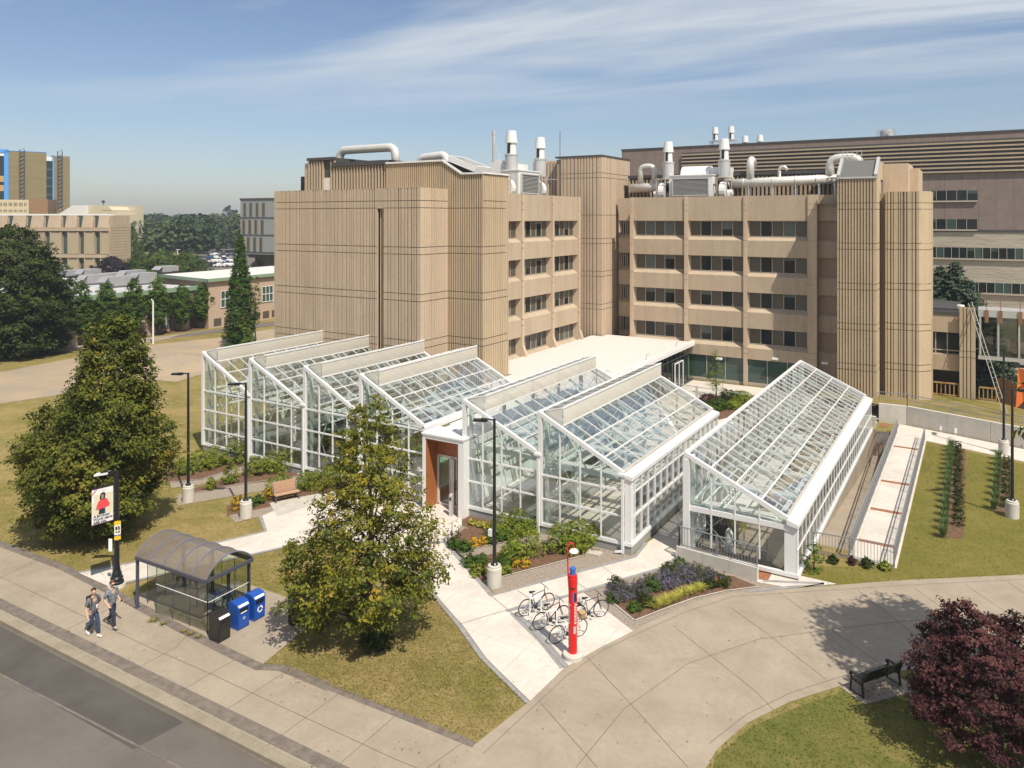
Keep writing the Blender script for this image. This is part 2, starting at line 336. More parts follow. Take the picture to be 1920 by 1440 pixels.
# ================================================================ SETTING
def clip(poly, a, n):
    o = []
    for i in range(len(poly)):
        p, q = Vector(poly[i][:2]), Vector(poly[(i+1) % len(poly)][:2]); dp, dq = (p-a).dot(n), (q-a).dot(n)
        if dp >= 0: o.append(p)
        if (dp >= 0) != (dq >= 0): o.append(p+(q-p)*(dp/(dp-dq)))
    return o
K0, K1 = G(0, 1170, -.13).xy, G(520, 1440, -.13).xy
kd = (K1-K0).normalized(); kn = Vector((-kd.y, kd.x))
if kn.dot(Vector((0, 40))-K0) < 0: kn = -kn
mb = MB()
big = 3500; PX0, PX1, PY0, PY1 = -7.02, -5.42, 41.2, 65.6        # the sunken side passage
for r in [(-big, PX0, -big, big), (PX1, big, -big, big), (PX0, PX1, PY1, big), (PX0, PX1, -big, PY0)]:
    c = clip([(r[0], r[2]), (r[1], r[2]), (r[1], r[3]), (r[0], r[3])], K0, kn)
    if len(c) > 2: mb.sheet(c, 0.0)
struct('lawn', mb, M['grass'])
mb = MB(); mb.sheet([(-big, -big), (big, -big), (big, big), (-big, big)], -2.6); struct('ground', mb, M['dirt'])
mb = MB(); a, b = K0-kd*300, K1+kd*300
mb.sheet([a, b, b-kn*14, a-kn*14], -.13); struct('road', mb, M['asph'])
mb = MB(); mb.sheet([a-kn*14, b-kn*14, b-kn*400, a-kn*400], -.1); struct('far_verge', mb, M['grass'])
mb = MB(); mb.sheet([G(x, y, -.126) for x, y in [(-300, 1018), (0, 1174), (345, 1354), (250, 1405), (0, 1262), (-300, 1110)]], -.126)
struct('road_repair_patch', mb, M['asph2'])
mb = MB(); mb.sheet([G(x, y, -.124) for x, y in [(360, 1356), (362, 1352), (540, 1450), (536, 1453)]], -.124); mb.sheet([G(x, y, -.122) for x, y in [(-200,1158),(180, 1355),(420,1480),(416,1483),(176,1358),(-204,1161)]], -.122); struct('road_seal_line', mb, M['band'])
KW = .42
mb = MB()
for i in range(-30, 40):
    p = K0+kd*(i*3.0); q = p+kd*2.985
    mb.prism([p, q, q+kn*KW, p+kn*KW], -.2, .018)
struct('kerb', mb, M['kerb'])
def pxsheet(name, pts, z, m, label=None):
    mb_ = MB(); mb_.sheet([G(x, y, z) for x, y in pts], z); return struct(name, mb_, m, label)
def strip(mb_, pts, w, z, side=0):
    """flat ribbon of width w along world points"""
    P_ = [Vector(p[:2]) for p in pts]; L, Rr = [], []
    for i, p in enumerate(P_):
        d = (P_[min(i+1, len(P_)-1)]-P_[max(i-1, 0)]).normalized(); n = Vector((-d.y, d.x))
        L.append(p+n*w*(.5+side*.5)); Rr.append(p-n*w*(.5-side*.5))
    for i in range(len(P_)-1): mb_.add([(*L[i], z), (*Rr[i], z), (*Rr[i+1], z), (*L[i+1], z)], [(0, 1, 2, 3)])
def G2(pts, z=0): return [G(x, y, z) for x, y in pts]
e1 = [(-400, 864), (0, 1020), (120, 1065), (228, 1120), (330, 1175), (440, 1230), (485, 1251), (530, 1253), (620, 1290), (760, 1345), (890, 1397)]
e2 = [(990, 1318), (1024, 1283), (1060, 1251), (1120, 1216), (1190, 1181), (1270, 1143), (1320, 1124), (1370, 1112), (1480, 1104), (1565, 1098), (1700, 1088), (1920, 1078), (2300, 1062)]
e3 = [(2400, 1150), (1920, 1228), (1700, 1257), (1640, 1268), (1575, 1287), (1480, 1317), (1400, 1357), (1345, 1405), (1312, 1460), (1290, 1600)]
kk = [K0+kn*KW+kd*t for t in (45, 0, -80)]
mb = MB(); mb.sheet([v.xy for v in G2(e1+e2+e3)]+kk, .016); struct('sidewalk', mb, M['walk'])
pxsheet('shelter_pad', [(250, 1118), (330, 1090), (474, 1098), (530, 1117), (604, 1148), (577, 1175), (487, 1250), (440, 1231), (330, 1176), (262, 1140)], .02, M['walk'])
mb = MB(); strip(mb, G2(e1[:9]), .42, .022); strip(mb, [K0+kn*(KW+.3)-kd*40, K1+kn*(KW+.3)+kd*8], .5, .0185); strip(mb, G2(e1[8:]), .3, .022)
struct('stamped_paving_band', mb, M['band'])
# joints in the sidewalk
mb = MB()
J = [[(0, 1082), (140, 1148), (285, 1217), (390, 1262), (567, 1344), (740, 1424), (900, 1490)], [(95, 1195), (210, 1140)], [(235, 1265), (330, 1215), (352, 1190)], [(315, 1310), (440, 1238)], [(400, 1347), (540, 1258)], [(500, 1400), (640, 1298)], [(620, 1448), (745, 1340)], [(760, 1470), (870, 1392)], [(-60, 1115), (70, 1050)],
     [(1262, 1174), (1340, 1236), (1420, 1300), (1450, 1332)], [(1371, 1140), (1450, 1198), (1549, 1275)], [(1460, 1111), (1556, 1180), (1651, 1246)], [(1607, 1106), (1745, 1215), (1790, 1245)], [(1715, 1104), (1800, 1165), (1900, 1228)], [(1810, 1097), (1920, 1172)], [(1889, 1091), (1960, 1140)],
     [(1100, 1232), (1200, 1340), (1290, 1440)], [(905, 1415), (1060, 1270), (1130, 1220), (1200, 1187), (1285, 1148), (1375, 1119), (1480, 1112), (1700, 1098), (1920, 1087)], [(1330, 1395), (1400, 1340), (1480, 1301), (1575, 1270), (1687, 1240), (1920, 1208)], [(1080, 1440), (1170, 1330), (1290, 1245), (1420, 1200), (1580, 1178), (1690, 1166), (1920, 1150)], [(1010, 1315), (1120, 1440)]]
for j in J: strip(mb, G2(j), .022, .0215)
struct('paving_joints', mb, M['jline'])
# pale new paths
path = [(148, 1074), (262, 1053), (398, 1020), (498, 997), (488, 968), (520, 955), (640, 925), (700, 912), (797, 935), (800, 905), (862, 925), (866, 985), (835, 1019), (921, 1118), (983, 1170), (1057, 1253), (990, 1318), (905, 1235), (860, 1172), (798, 1098), (700, 1040), (640, 1005), (533, 1027), (474, 1040), (206, 1100)]
pxsheet('entry_path', path, .026, M['newconc'])
pxsheet('side_path', [(921, 1118), (1065, 1078), (1190, 1045), (1212, 1018), (1283, 973), (1290, 990), (1282, 1018), (1268, 1046), (1240, 1066), (1065, 1118), (949, 1147)], .024, M['newconc'])
pxsheet('bicycle_pad', [(949, 1147), (1091, 1108), (1187, 1183), (1120, 1217), (1057, 1253), (983, 1172)], .022, M['newconc'])
mb = MB()
for pl in [[(835, 1019), (921, 1118), (1065, 1078), (1190, 1045), (1212, 1018)], [(949, 1147), (1065, 1118), (1240, 1066), (1268, 1048)], [(798, 1098), (860, 1172), (905, 1235), (990, 1318)], [(148, 1074), (262, 1053), (398, 1020), (498, 997), (488, 968)], [(206, 1100), (474, 1040), (533, 1027)], [(1400,1110),(1500,1100), (1545, 1095), (1430, 1090)]]:
    strip(mb, G2(pl), .2, .031)
strip(mb, G2([(963, 1150), (1020, 1205), (1059, 1253)]), .38, .031)
struct('grey_paver_edging', mb, M['pavband'])
mb = MB()
for pl in [[(921, 1118), (983, 1170), (1057, 1253)], [(843, 1019), (925, 1112)], [(800, 1105), (866, 1172), (911, 1235), (992, 1316)], [(1010, 1075), (1180, 1160)][:0], [(970, 1108), (1000, 1128)], [(1065, 1082), (1100, 1106)], [(1130, 1064), (1160, 1085)], [(300, 1046), (330, 1072)], [(860, 1172), (983, 1135)], [(850, 1130), (921, 1118)][:0], [(905, 1235), (1040, 1190)][:0], [(400, 1022), (412, 1052)], [(840, 985), (858, 975), (866, 950)]]:
    if pl: strip(mb, G2(pl), .02, .036)
struct('path_joints', mb, M['jline'])
# gravel, mulch, edging of the beds
def bed(name, pts, m, z=.012): return pxsheet(name, pts, z, M[m])
bed('gravel_bed', [(836, 1018), (921, 1117), (1190, 1043), (1183, 1030), (872, 955)], 'gravel')
bed('gravel_bed', [(1091, 1107), (1240, 1068), (1268, 1047), (1420, 1090), (1500, 1102), (1370, 1112), (1320, 1124), (1270, 1143), (1187, 1183)], 'gravel')
bed('mulch_bed', [(834, 1017), (846, 1037), (975, 1012), (940, 1004), (872, 990)], 'mulch', .017)
bed('mulch_bed', [(871, 1052), (905, 1092), (947, 1078), (1135, 1032), (1020, 1018), (960, 1028)], 'mulch', .017)
bed('mulch_bed', [(868, 962), (866, 985), (900, 1000), (960, 995), (930, 975)], 'mulch', .02)
bed('mulch_bed', [(1128, 1114), (1190, 1164), (1240, 1144), (1300, 1122), (1360, 1108), (1422, 1100), (1375, 1080), (1270, 1070)], 'mulch', .017)
bed('mulch_bed', [(310, 905), (380, 898), (465, 872), (455, 850), (380, 850), (312, 880)], 'mulch', .017)
bed('mulch_bed', [(355, 930), (447, 910), (562, 893), (570, 882), (450, 890), (355, 918)], 'mulch', .017)
bed('mulch_bed', [(425, 968), (506, 952), (560, 938), (660, 918), (670, 895), (560, 915), (425, 948)], 'mulch', .017)
bed('gravel_strip', [(318, 905), (380, 899), (447, 877), (470, 872), (474, 880), (447, 888), (380, 908), (322, 915)], 'gravel', .02)
bed('gravel_strip', [(330, 930), (365, 925), (447, 909), (514, 901), (580, 888), (600, 893), (514, 916), (447, 928), (334, 948)], 'gravel', .02)
bed('gravel_strip', [(430, 966), (506, 950), (524, 945), (530, 955), (500, 965), (441, 980)], 'gravel', .02)
mb = MB()
for pl in [[(846, 1037), (975, 1012)], [(905, 1092), (1135, 1032)], [(1190, 1165), (1240, 1145), (1300, 1123), (1360, 1109), (1422, 1101)], [(1128, 1114), (1190, 1165)], [(318, 905), (380, 899), (447, 877)], [(334, 930), (365, 925), (447, 909), (562, 893)]]:
    strip(mb, G2(pl), .07, .045)
struct('bed_edging', mb, M['edge'])
pxsheet('stone_slab', [(505, 943), (545, 935), (620, 921), (640, 926), (570, 952), (520, 968)], .033, M['edge'])
# side passage, ramp and the walk along the retaining wall
mb = MB(); zb = -2.0
mb.add([(PX0, PY0, 0.0), (PX1, PY0, 0.0), (PX1, PY1, zb), (PX0, PY1, zb)], [(0, 1, 2, 3)])
mb.add([(PX1, PY0, 0), (PX1, PY1, 0), (PX1, PY1, zb)], [(0, 1, 2)]); mb.add([(PX0, PY0, 0), (PX0, PY1, 0), (PX0, PY1, zb)], [(0, 1, 2)])
mb.quad((PX0, PY1, zb), (PX1, PY1, zb), (PX1, PY1, 0), (PX0, PY1, 0)); struct('sunken_passage', mb, M['walk'])  # darker concrete than the ramp; the railing's shade is partly in this colour
mb = MB(); mb.sheet([(PX1, 40.2), (-3.3, 40.2), (-3.3, 64.4), (3, 62.2), (40, 49), (40, 54.5), (3, 65.6), (-4.9, 68.4), (PX1, 68.5)], .02); struct('ramp_walk', mb, M['newconc'])
mb = MB(); mb.sheet([(-14.4, 37.6), (-12.3, 36.3), (-12.3, 66), (-14.4, 66)], .018); mb.sheet([(-24.9, 52.6), (-14.4, 52.6), (-12.3, 66), (PX0, 66.0), (PX0, 76.2), (-24.9, 76.2)], .014); struct('terrace_paving', mb, M['newconc'])
mb = MB(); mb.sheet(G2([(1422, 1068), (1500, 1080), (1570, 1096), (1480, 1103), (1420, 1092)]), .023); struct('door_slab', mb, M['newconc'])
mb = MB()
for t in (42.6, 47.6, 53, 61.5): mb.sheet([(-5.25, t), (-3.55, t), (-3.55, t+.38), (-5.25, t+.38)], .026)
mb.sheet(G2([(1421, 1067), (1450, 1071), (1440, 1090), (1422, 1087)]), .028); mb.sheet([(-6.7, 67), (-6.1, 67), (-6.1, 68), (-6.7, 68)], .026)
struct('tactile_plates', mb, M['rust'])
# far side: dirt yard, road, car park
pxsheet('dirt_yard', [(-400, 745), (0, 698), (130, 673), (270, 648), (417, 632), (520, 615), (640, 640), (420, 668), (384, 700), (330, 716), (285, 712), (262, 735), (180, 725), (100, 742), (0, 757), (-400, 800)], .02, M['dirt'])
pxsheet('service_path', [(-300, 705), (90, 662), (250, 646), (330, 633), (420, 622), (520, 609), (520, 601), (420, 616), (310, 630), (90, 653), (-300, 690)], .03, M['walk'])
pxsheet('service_road_surface', [(315, 634), (420, 622), (520, 609), (520, 601), (420, 616), (340, 627)], .034, M['asph'])
pxsheet('planting_bed_soil', [(285, 602), (400, 604), (400, 614), (110, 655), (60, 650)], .02, M['mulch'])
mb = MB(); mb.sheet([G(x, y) for x, y in [(300, 505), (520, 512), (640, 505), (600, 452), (420, 449), (380, 466)]], .03); struct('car_park', mb, M['asph'])
mb = MB(); mb.sheet(G2([(1735, 724), (1835, 724), (2200, 800), (2200, 640), (1735, 640)]), .02); struct('rear_service_road', mb, M['walk'])
pxsheet('watered_lawn', [(1735, 828), (1920, 870), (2300, 955), (2300, 1058), (1920, 1076), (1700, 1086), (1565, 1096), (1480, 1101), (1490, 1088), (1530, 1060), (1682, 1067)], .006, M['grassr'])
pxsheet('green_lawn', [(1340, 1420), (1410, 1362), (1490, 1328), (1590, 1292), (1700, 1266), (1920, 1240), (2300, 1180), (2300, 1800), (1280, 1800)], .006, M['grassg'])
pxsheet('bed_soil', [(1775, 838), (1811, 842), (1806, 1010), (1756, 1008)], .012, M['mulch'])
pxsheet('bed_soil', [(1868, 862), (1898, 870), (1896, 962), (1858, 958)], .012, M['mulch'])
# dirt pile
mb = MB(); c = G(325, 690); rng = random.Random(3); n = 28; ring = []
vs = []; fs = []
for j in range(7):
    for k in range(n):
        a = 2*math.pi*k/n; rr = (1-j/6.5)*(1+.18*math.sin(3*a)+.1*math.sin(7*a+j)); h = 1.0*(1-(1-j/6.5)**1.6)+rng.uniform(-.05, .05)*(j > 0)
        vs.append(c+Vector((math.cos(a)*rr*4.2, math.sin(a)*rr*7.5, max(h*1.5, 0)+.01)))
for j in range(6):
    for k in range(n): fs.append((j*n+k, j*n+(k+1) % n, (j+1)*n+(k+1) % n, (j+1)*n+k))
fs.append(tuple(range(6*n, 7*n))); mb.add(vs, fs); o = mb.build('dirt_pile', M['dirt'], smooth=True)
tag(o, 'low heap of sandy grey earth on the bare yard behind the glasshouses', 'earth pile')
# far hills
mb = MB()
for k in range(40):
    a0, a1 = TH+R(75)-R(150)*k/40, TH+R(75)-R(150)*(k+1)/40
    h0, h1 = 14+9*math.sin(k*.7), 14+9*math.sin((k+1)*.7); D = 3300
    mb.quad((-math.sin(a0)*D, math.cos(a0)*D, -3), (-math.sin(a1)*D, math.cos(a1)*D, -3), (-math.sin(a1)*D*1.04, math.cos(a1)*D*1.04, h1), (-math.sin(a0)*D*1.04, math.cos(a0)*D*1.04, h0))
struct('hills', mb, mat('far_hill', (.055, .085, .10), 1, var=.2, vscale=.01))
# grass blades: tufts scattered over the near lawns so that the edges are ragged (one mass)
def inpoly(pts, P_):
    x, y = pts[:, 0], pts[:, 1]; ins = np.zeros(len(x), bool); n_ = len(P_)
    for i in range(n_):
        x0, y0 = P_[i]; x1, y1 = P_[(i+1) % n_]
        if y0 == y1: continue
        c_ = ((y0 > y) != (y1 > y)) & (x < (x1-x0)*(y-y0)/(y1-y0)+x0); ins ^= c_
    return ins
LEAF = {}
LEAF['lawn'] = leafmat('grass_blades', [(.11, .125, .022), (.18, .17, .04), (.26, .21, .075), (.35, .27, .12)], .2)
LEAF['lawng'] = leafmat('green_grass_blades', [(.05, .085, .014), (.085, .12, .02), (.18, .17, .05), (.25, .2, .08)], .2)
def turf(name, pxpoly, dens, m, size=.10, seed=1, dry=.45):
    rng = np.random.default_rng(seed); P_ = np.array([G(x, y)[:2] for x, y in pxpoly]); lo, hi = P_.min(0), P_.max(0)
    n_ = int((hi-lo).prod()*dens); p = rng.uniform(lo, hi, (n_, 2)); p = p[inpoly(p, P_)]; n_ = len(p)
    pos = np.c_[p, np.full(n_, .035)]; nz = np.sin(p[:, 0]*.9+np.sin(p[:, 1]*.7)*2)*.5+np.sin(p[:, 1]*1.3+p[:, 0]*.4)*.5
    o_ = leafmesh(name, pos, rng.uniform(.5, 1.3, n_)*size, dry+nz*.22+rng.normal(size=n_)*.2, m, up=.0, rng=rng, asp=.22); o_['kind'] = 'stuff'; return o_
turf('grass', [(489, 1250), (577, 1178), (700, 1130), (798, 1101), (860, 1176), (904, 1239), (988, 1318), (890, 1395), (760, 1343), (620, 1288), (530, 1250)], 260, LEAF['lawn'], .11, 2, .66)
turf('grass', [(1545, 1098), (1700, 1090), (1920, 1080), (1920, 872), (1740, 832), (1684, 1068), (1530, 1060)], 60, LEAF['lawn'], .10, 4)
# fallen leaves and crumbs on the paving and lawns: one mass
rng = np.random.default_rng(9); fl = []
for (x0, y0, x1, y1, n_) in [(520, 1130, 800, 1290, 420), (0, 1060, 480, 1260, 60), (500, 1260, 900, 1440, 60), (820, 1000, 1000, 1300, 35), (1000, 1180, 1900, 1420, 90), (0, 930, 330, 1060, 160)]:
    for _ in range(n_): q = G(rng.uniform(x0, x1), rng.uniform(y0, y1)); fl.append((q.x, q.y, .045))
LEAF['litter'] = leafmat('fallen_leaves', [(.10, .06, .02), (.22, .13, .04), (.30, .22, .06), (.12, .09, .05)], .1)
o = leafmesh('fallen_leaves', np.array(fl), rng.uniform(.03, .085, len(fl)), rng.uniform(0, 1, len(fl)), LEAF['litter'], up=2.5, rng=rng); o['kind'] = 'stuff'
turf('grass', [(0, 1016), (120, 1060), (205, 1098), (262, 1050), (398, 1016), (490, 994), (480, 968), (440, 980), (430, 950), (335, 950), (320, 916), (0, 916)], 60, LEAF['lawn'], .10, 5)
turf('grass', [(228, 1112), (300, 1085), (474, 1044), (530, 1032), (600, 1010), (640, 1010), (700, 1045), (600, 1146), (530, 1115), (474, 1096), (330, 1088), (250, 1116)], 160, LEAF['lawn'], .10, 6)
turf('grass', [(1322, 1440), (1345, 1408), (1402, 1360), (1482, 1320), (1575, 1291), (1700, 1262), (1920, 1232), (1920, 1460), (1300, 1460)], 130, LEAF['lawng'], .10, 3)
# ================================================================ THE CONCRETE SCIENCE BUILDING
TOPW, ROW1, ST, WH = 18.7, 16.24, 3.53, 1.58
XL, YR = -35.7, 76.6
BX = empty('science_building', (-30, 70, 0), 'long tan concrete laboratory building with ribbed stair towers and recessed window bands', 'building')
JZ = [17.83-ST*i for i in range(6)]; JZ = sorted(JZ+[z-.55 for z in JZ])
def segs(z0, z1, g=.05):
    zz = [z0]+[z for z in JZ if z0+.2 < z < z1-.2]+[z1]
    return [(zz[i]+(g/2 if i else 0), zz[i+1]-(g/2 if i < len(zz)-2 else 0)) for i in range(len(zz)-1)]
def fluted(mb, p0, p1, z0, z1, grooves, depth=.13, segz=None):
    """wall from p0 to p1 (outside on the right of the direction), vertical grooves cut in; horizontal joints left open"""
    p0, p1 = Vector(p0), Vector(p1); d = p1-p0; L = d.length; d.normalize(); n = Vector((d.y, -d.x))
    prof = [(0, 0)]
    for a, b in grooves:
        if a < .02 or b > L-.02: continue
        prof += [(a, 0), (a, -depth), (b, -depth), (b, 0)]
    prof.append((L, 0)); pts = [p0+d*u+n*v for u, v in prof]
    for za, zb_ in (segz or segs(z0, z1)):
        for i in range(len(pts)-1):
            a, b = pts[i], pts[i+1]; mb.quad((a.x, a.y, za), (b.x, b.y, za), (b.x, b.y, zb_), (a.x, a.y, zb_))
def irregular(L, seed, lo=.22, hi=.62, w=.07, end=.5, wvar=.07):
    r = random.Random(seed); g = []; u = end
    while u < L-.25:
        ww = w+r.random()*wvar; g.append((u, u+ww)); u += ww+r.uniform(lo, hi)
    return g
def regular(L, per=.30, duty=.5): 
    n_ = int(L/per); return [(per*i+.12, per*i+.12+per*duty) for i in range(n_) if per*i+.12+per*duty < L-.05]
def core(x0, x1, y0, y1, z1, z0=0, i=.16):
    mb_ = MB(); mb_.box(x0+i, x1-i, y0+i, y1, z0, z1-.1); return mb_
# --- left block (irregular flutes, dark slot), its side
xl0, xs0, xs1, xb1, yb = -51.5, -39.95, -39.3, -35.7, 45.45
mb = MB()
fluted(mb, (xl0, yb), (xs0, yb), 0, 18.8, irregular(xs0-xl0, 5, .12, .40, .05, .85), .12)
fluted(mb, (xs1, yb), (xb1, yb), 0, 18.8, irregular(xb1-xs1, 9, .12, .38, .06, .35), .14)
fluted(mb, (xs0, yb), (xs1, yb), 17.25, 18.8, [], .1)
fluted(mb, (xb1, yb), (xb1, 48.9), 0, 18.8, irregular(3.4, 4, .2, .4, .03, .5, .01), .05)
fluted(mb, (xl0, 62), (xl0, yb), 0, 18.8, irregular(16, 4, .2, .5, .06, .5), .1)
mb.quad((xs0, yb, 0), (xs0, yb+.34, 0), (xs0, yb+.34, 17.25), (xs0, yb, 17.25)); mb.quad((xs1, yb+.34, 0), (xs1, yb, 0), (xs1, yb, 17.25), (xs1, yb+.34, 17.25))
for xx in (xs0+.08, xs0+.3, xs0+.5): mb.box(xx, xx+.1, yb+.24, yb+.34, 0, 17.24)
# parapet cap
mb.box(xl0+.17, xb1-.17, yb+.17, 61, 18.4, 18.55)
for q in [(xl0, xb1, yb, yb+.35), (xl0, xl0+.35, yb+.36, 60), (xb1-.35, xb1, yb+.36, 48.9)]: mb.quad((q[0], q[2], 18.8), (q[1], q[2], 18.8), (q[1], q[3], 18.8), (q[0], q[3], 18.8))
mb.quad((xl0+.35, yb+.35, 18.8), (xb1-.35, yb+.35, 18.8), (xb1-.35, yb+.35, 18.4), (xl0+.35, yb+.35, 18.4))
tag(mb.build('ribbed_block', M['conc'], BX), 'broad ribbed concrete block with a tall dark slot')
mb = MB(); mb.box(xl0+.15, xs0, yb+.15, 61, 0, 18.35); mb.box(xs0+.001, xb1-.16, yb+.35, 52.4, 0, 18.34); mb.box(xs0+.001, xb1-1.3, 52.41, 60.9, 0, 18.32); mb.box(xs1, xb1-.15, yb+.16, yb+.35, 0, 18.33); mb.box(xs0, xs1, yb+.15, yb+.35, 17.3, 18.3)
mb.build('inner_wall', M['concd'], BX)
# --- left ribbed stair tower with a shed-shaped top
ty, tx0, tx1 = 48.9, -42.0, -32.35
def tz(x):   # roof outline: flat, sloping, flat
    a, b = onY(830, 300, ty), onY(866, 326, ty)
    if x <= a.x: return 21.0
    if x >= b.x: return 19.9
    return 21.0+(19.9-21.0)*(x-a.x)/(b.x-a.x)
mb = MB(); gl_ = regular(tx1-tx0, .215, .48); gz = 17.86
fluted(mb, (tx0, ty), (tx1, ty), 0, gz, gl_, .12)
prof = [(0, 0)]
for a, b in gl_: prof += [(a, 0), (a, .12), (b, .12), (b, 0)]
prof.append((tx1-tx0, 0))
for i in range(len(prof)-1):
    (ua, va), (ub, vb) = prof[i], prof[i+1]; xa, xb = tx0+ua, tx0+ub
    mb.quad((xa, ty+va, gz), (xb, ty+vb, gz), (xb, ty+vb, tz(xb)), (xa, ty+va, tz(xa)))
fluted(mb, (tx1, ty), (tx1, 52.6), 0, 19.9, regular(3.7, .26, .3), .05)
fluted(mb, (tx1, 52.6), (-35.5, 52.6), 0, 19.9, [], .05)
tag(mb.build('ribbed_tower', M['conc2'], BX), 'finely ribbed tan stair tower beside the window wing')
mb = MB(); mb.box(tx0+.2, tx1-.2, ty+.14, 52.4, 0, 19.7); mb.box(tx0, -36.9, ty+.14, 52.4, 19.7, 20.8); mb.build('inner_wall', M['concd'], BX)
a, b = onY(830, 300, ty), onY(866, 326, ty); mb = MB()
for p, q in [((-42, ty-.04, 21.06), (a.x, ty-.04, 21.06)), ((a.x, ty-.04, 21.06), (b.x, ty-.04, 19.96)), ((b.x, ty-.04, 19.96), (tx1+.02, ty-.04, 19.96))]: mb.bar(p, q, .14, .14)
mb.bar((tx1+.03, ty, 19.97), (tx1+.03, 52.6, 19.97), .14, .12)
mb.build('roof_edge', M['white'], BX); mb = MB()
mb.quad((a.x, ty, 21.0), (b.x, ty, 19.92), (b.x, 52.4, 19.92), (a.x, 52.4, 21.0)); mb.quad((b.x, ty, 19.93), (tx1, ty, 19.93), (tx1, 52.4, 19.93), (b.x, 52.4, 19.93)); mb.quad((-42, ty, 21.02), (a.x, ty, 21.02), (a.x, 52.4, 21.02), (-42, 52.4, 21.02))
mb.build('roof_slope', M['plinth'], BX)
M['slpane'] = mat('skylight_pane', (.13, .13, .115), .35)
def skylight(p, ux, uy, w, l, h=.45):
    p, ux, uy = Vector(p), Vector(ux).normalized(), Vector(uy).normalized(); n = ux.cross(uy).normalized(); mb_ = MB(); e = .14
    for s_, t_ in [(0, 1), (l, 1)]: mb_.bar(p+uy*s_, p+uy*s_+ux*w, e, h, up=n)
    for s_ in (0, w): mb_.bar(p+ux*s_, p+ux*s_+uy*l, e, h, up=n)
    o = mb_.build('skylight', M['white'], BX); mb_ = MB(); q = p-n*.05; mb_.quad(q, q+ux*w, q+ux*w+uy*l, q+uy*l); mb_.build('pane', M['slpane'], o); return o
skylight((a.x+.25, ty+.5, 21.25), (b.x-a.x+1.5, 0, 19.75-21.0), (0, 1, 0), 2.6, 2.2)
# --- roof penthouse behind the block (dark ribs)
mb = MB(); pA, pB = onY(580, 320, ty+.3).x, onY(629, 320, ty+.3).x
fluted(mb, (pA, ty+.3), (pB, ty+.3), 18, 21.7, [], .2, [(18, 21.7)]); fluted(mb, (pB, ty+.3), (-42.05, ty+.3), 18, 21.1, [], .2, [(18, 21.1)])
mb.box(pA, -42.05, ty+.35, 62, 18, 21.05); mb.build('penthouse', M['darkfascia'], BX)
mb = MB(); x = pA+.05
while x < -42.1:
    zt = 21.55 if x < pB else 20.95
    if not (onY(609, 340, ty+.3).x-.05 < x < onY(622, 340, ty+.3).x): mb.box(x, x+.13, ty+.10, ty+.29, 18.4, zt)
    x += .34
mb.build('wall_ribs', M['spand'], BX)
mb = MB(); mb.box(pA-.05, pB+.1, ty+.02, ty+.32, 21.6, 21.85); mb.box(pB-.2, -42.0, ty+.0, ty+.33, 20.98, 21.35); mb.box(pA, pB, ty+.34, 61.5, 21.1, 21.8)
mb.add([(pB, ty+.34, 21.36), (-42, ty+.34, 21.36), (-42, 55, 21.4), (pB, 55, 21.84)], [(0, 1, 2, 3)]); mb.build('roof_fascia', M['darkfascia'], BX)
c0 = onY(572, 340, ty+.3).x; mb = MB(); mb.box(c0, pA-.06, ty+.25, 58, 18, 21.4); mb.box(onY(564, 340, ty+1).x, c0-.02, ty+1, 56, 18, 20.3, 1); mb.build('corner_pier', [M['conc'], M['black']], BX)
mb = MB(); q0, q1 = onY(609, 340, ty+.3).x, onY(622, 340, ty+.3).x; mb.box(q0, q1, ty+.2, ty+.28, 18.4, 20.05); mb.build('hatch_door', M['trooff'], BX)
# --- a window band set back between piers
def window(wall, u0, u1, zt, seed, n=5, v=-.52, first=0, wh=WH):
    """frame > opaque panels, panes; drawn in the wall's own u (along), v (outward)"""
    P_ = lambda u, vv, z: wall[0]+wall[1]*u+wall[2]*vv+Vector((0, 0, z))
    zb_ = zt-wh; f = MB(); pn = MB(); gl = MB(); r = random.Random(seed); w = (u1-u0)/n
    for k in range(n+1): f.bar(P_(u0+w*k, v+.03, zb_), P_(u0+w*k, v+.03, zt), .06, .07, up=wall[2])
    f.bar(P_(u0, v+.03, zb_+.03), P_(u1, v+.03, zb_+.03), .07, .06); f.bar(P_(u0, v+.03, zt-.03), P_(u1, v+.03, zt-.03), .07, .06)
    fr = f.build('window', M['alu'], BX); rb_ = random.Random(seed*7)
    panes = [k for k in range(n) if (k+first) % 2 == 1]
    for k in range(n):
        a, b = u0+w*k, u0+w*(k+1)
        if k in panes:
            g_ = MB(); s_ = r.choice([0, 0, 0, .2, .3, 0, .55, 1]); zs = zt-wh*s_
            if s_ < 1: g_.quad(P_(a, v, zb_), P_(b, v, zb_), P_(b, v, zs), P_(a, v, zs), 0)
            if s_ > 0: g_.quad(P_(a, v, zs), P_(b, v, zs), P_(b, v, zt), P_(a, v, zt), 1)
            g_.build('pane', [M['wglass'], M['wblind']], fr)
        else: pn = MB(); pn.quad(P_(a, v, zb_), P_(b, v, zb_), P_(b, v, zt), P_(a, v, zt)); pn.build('panel', M['bronze'], fr)
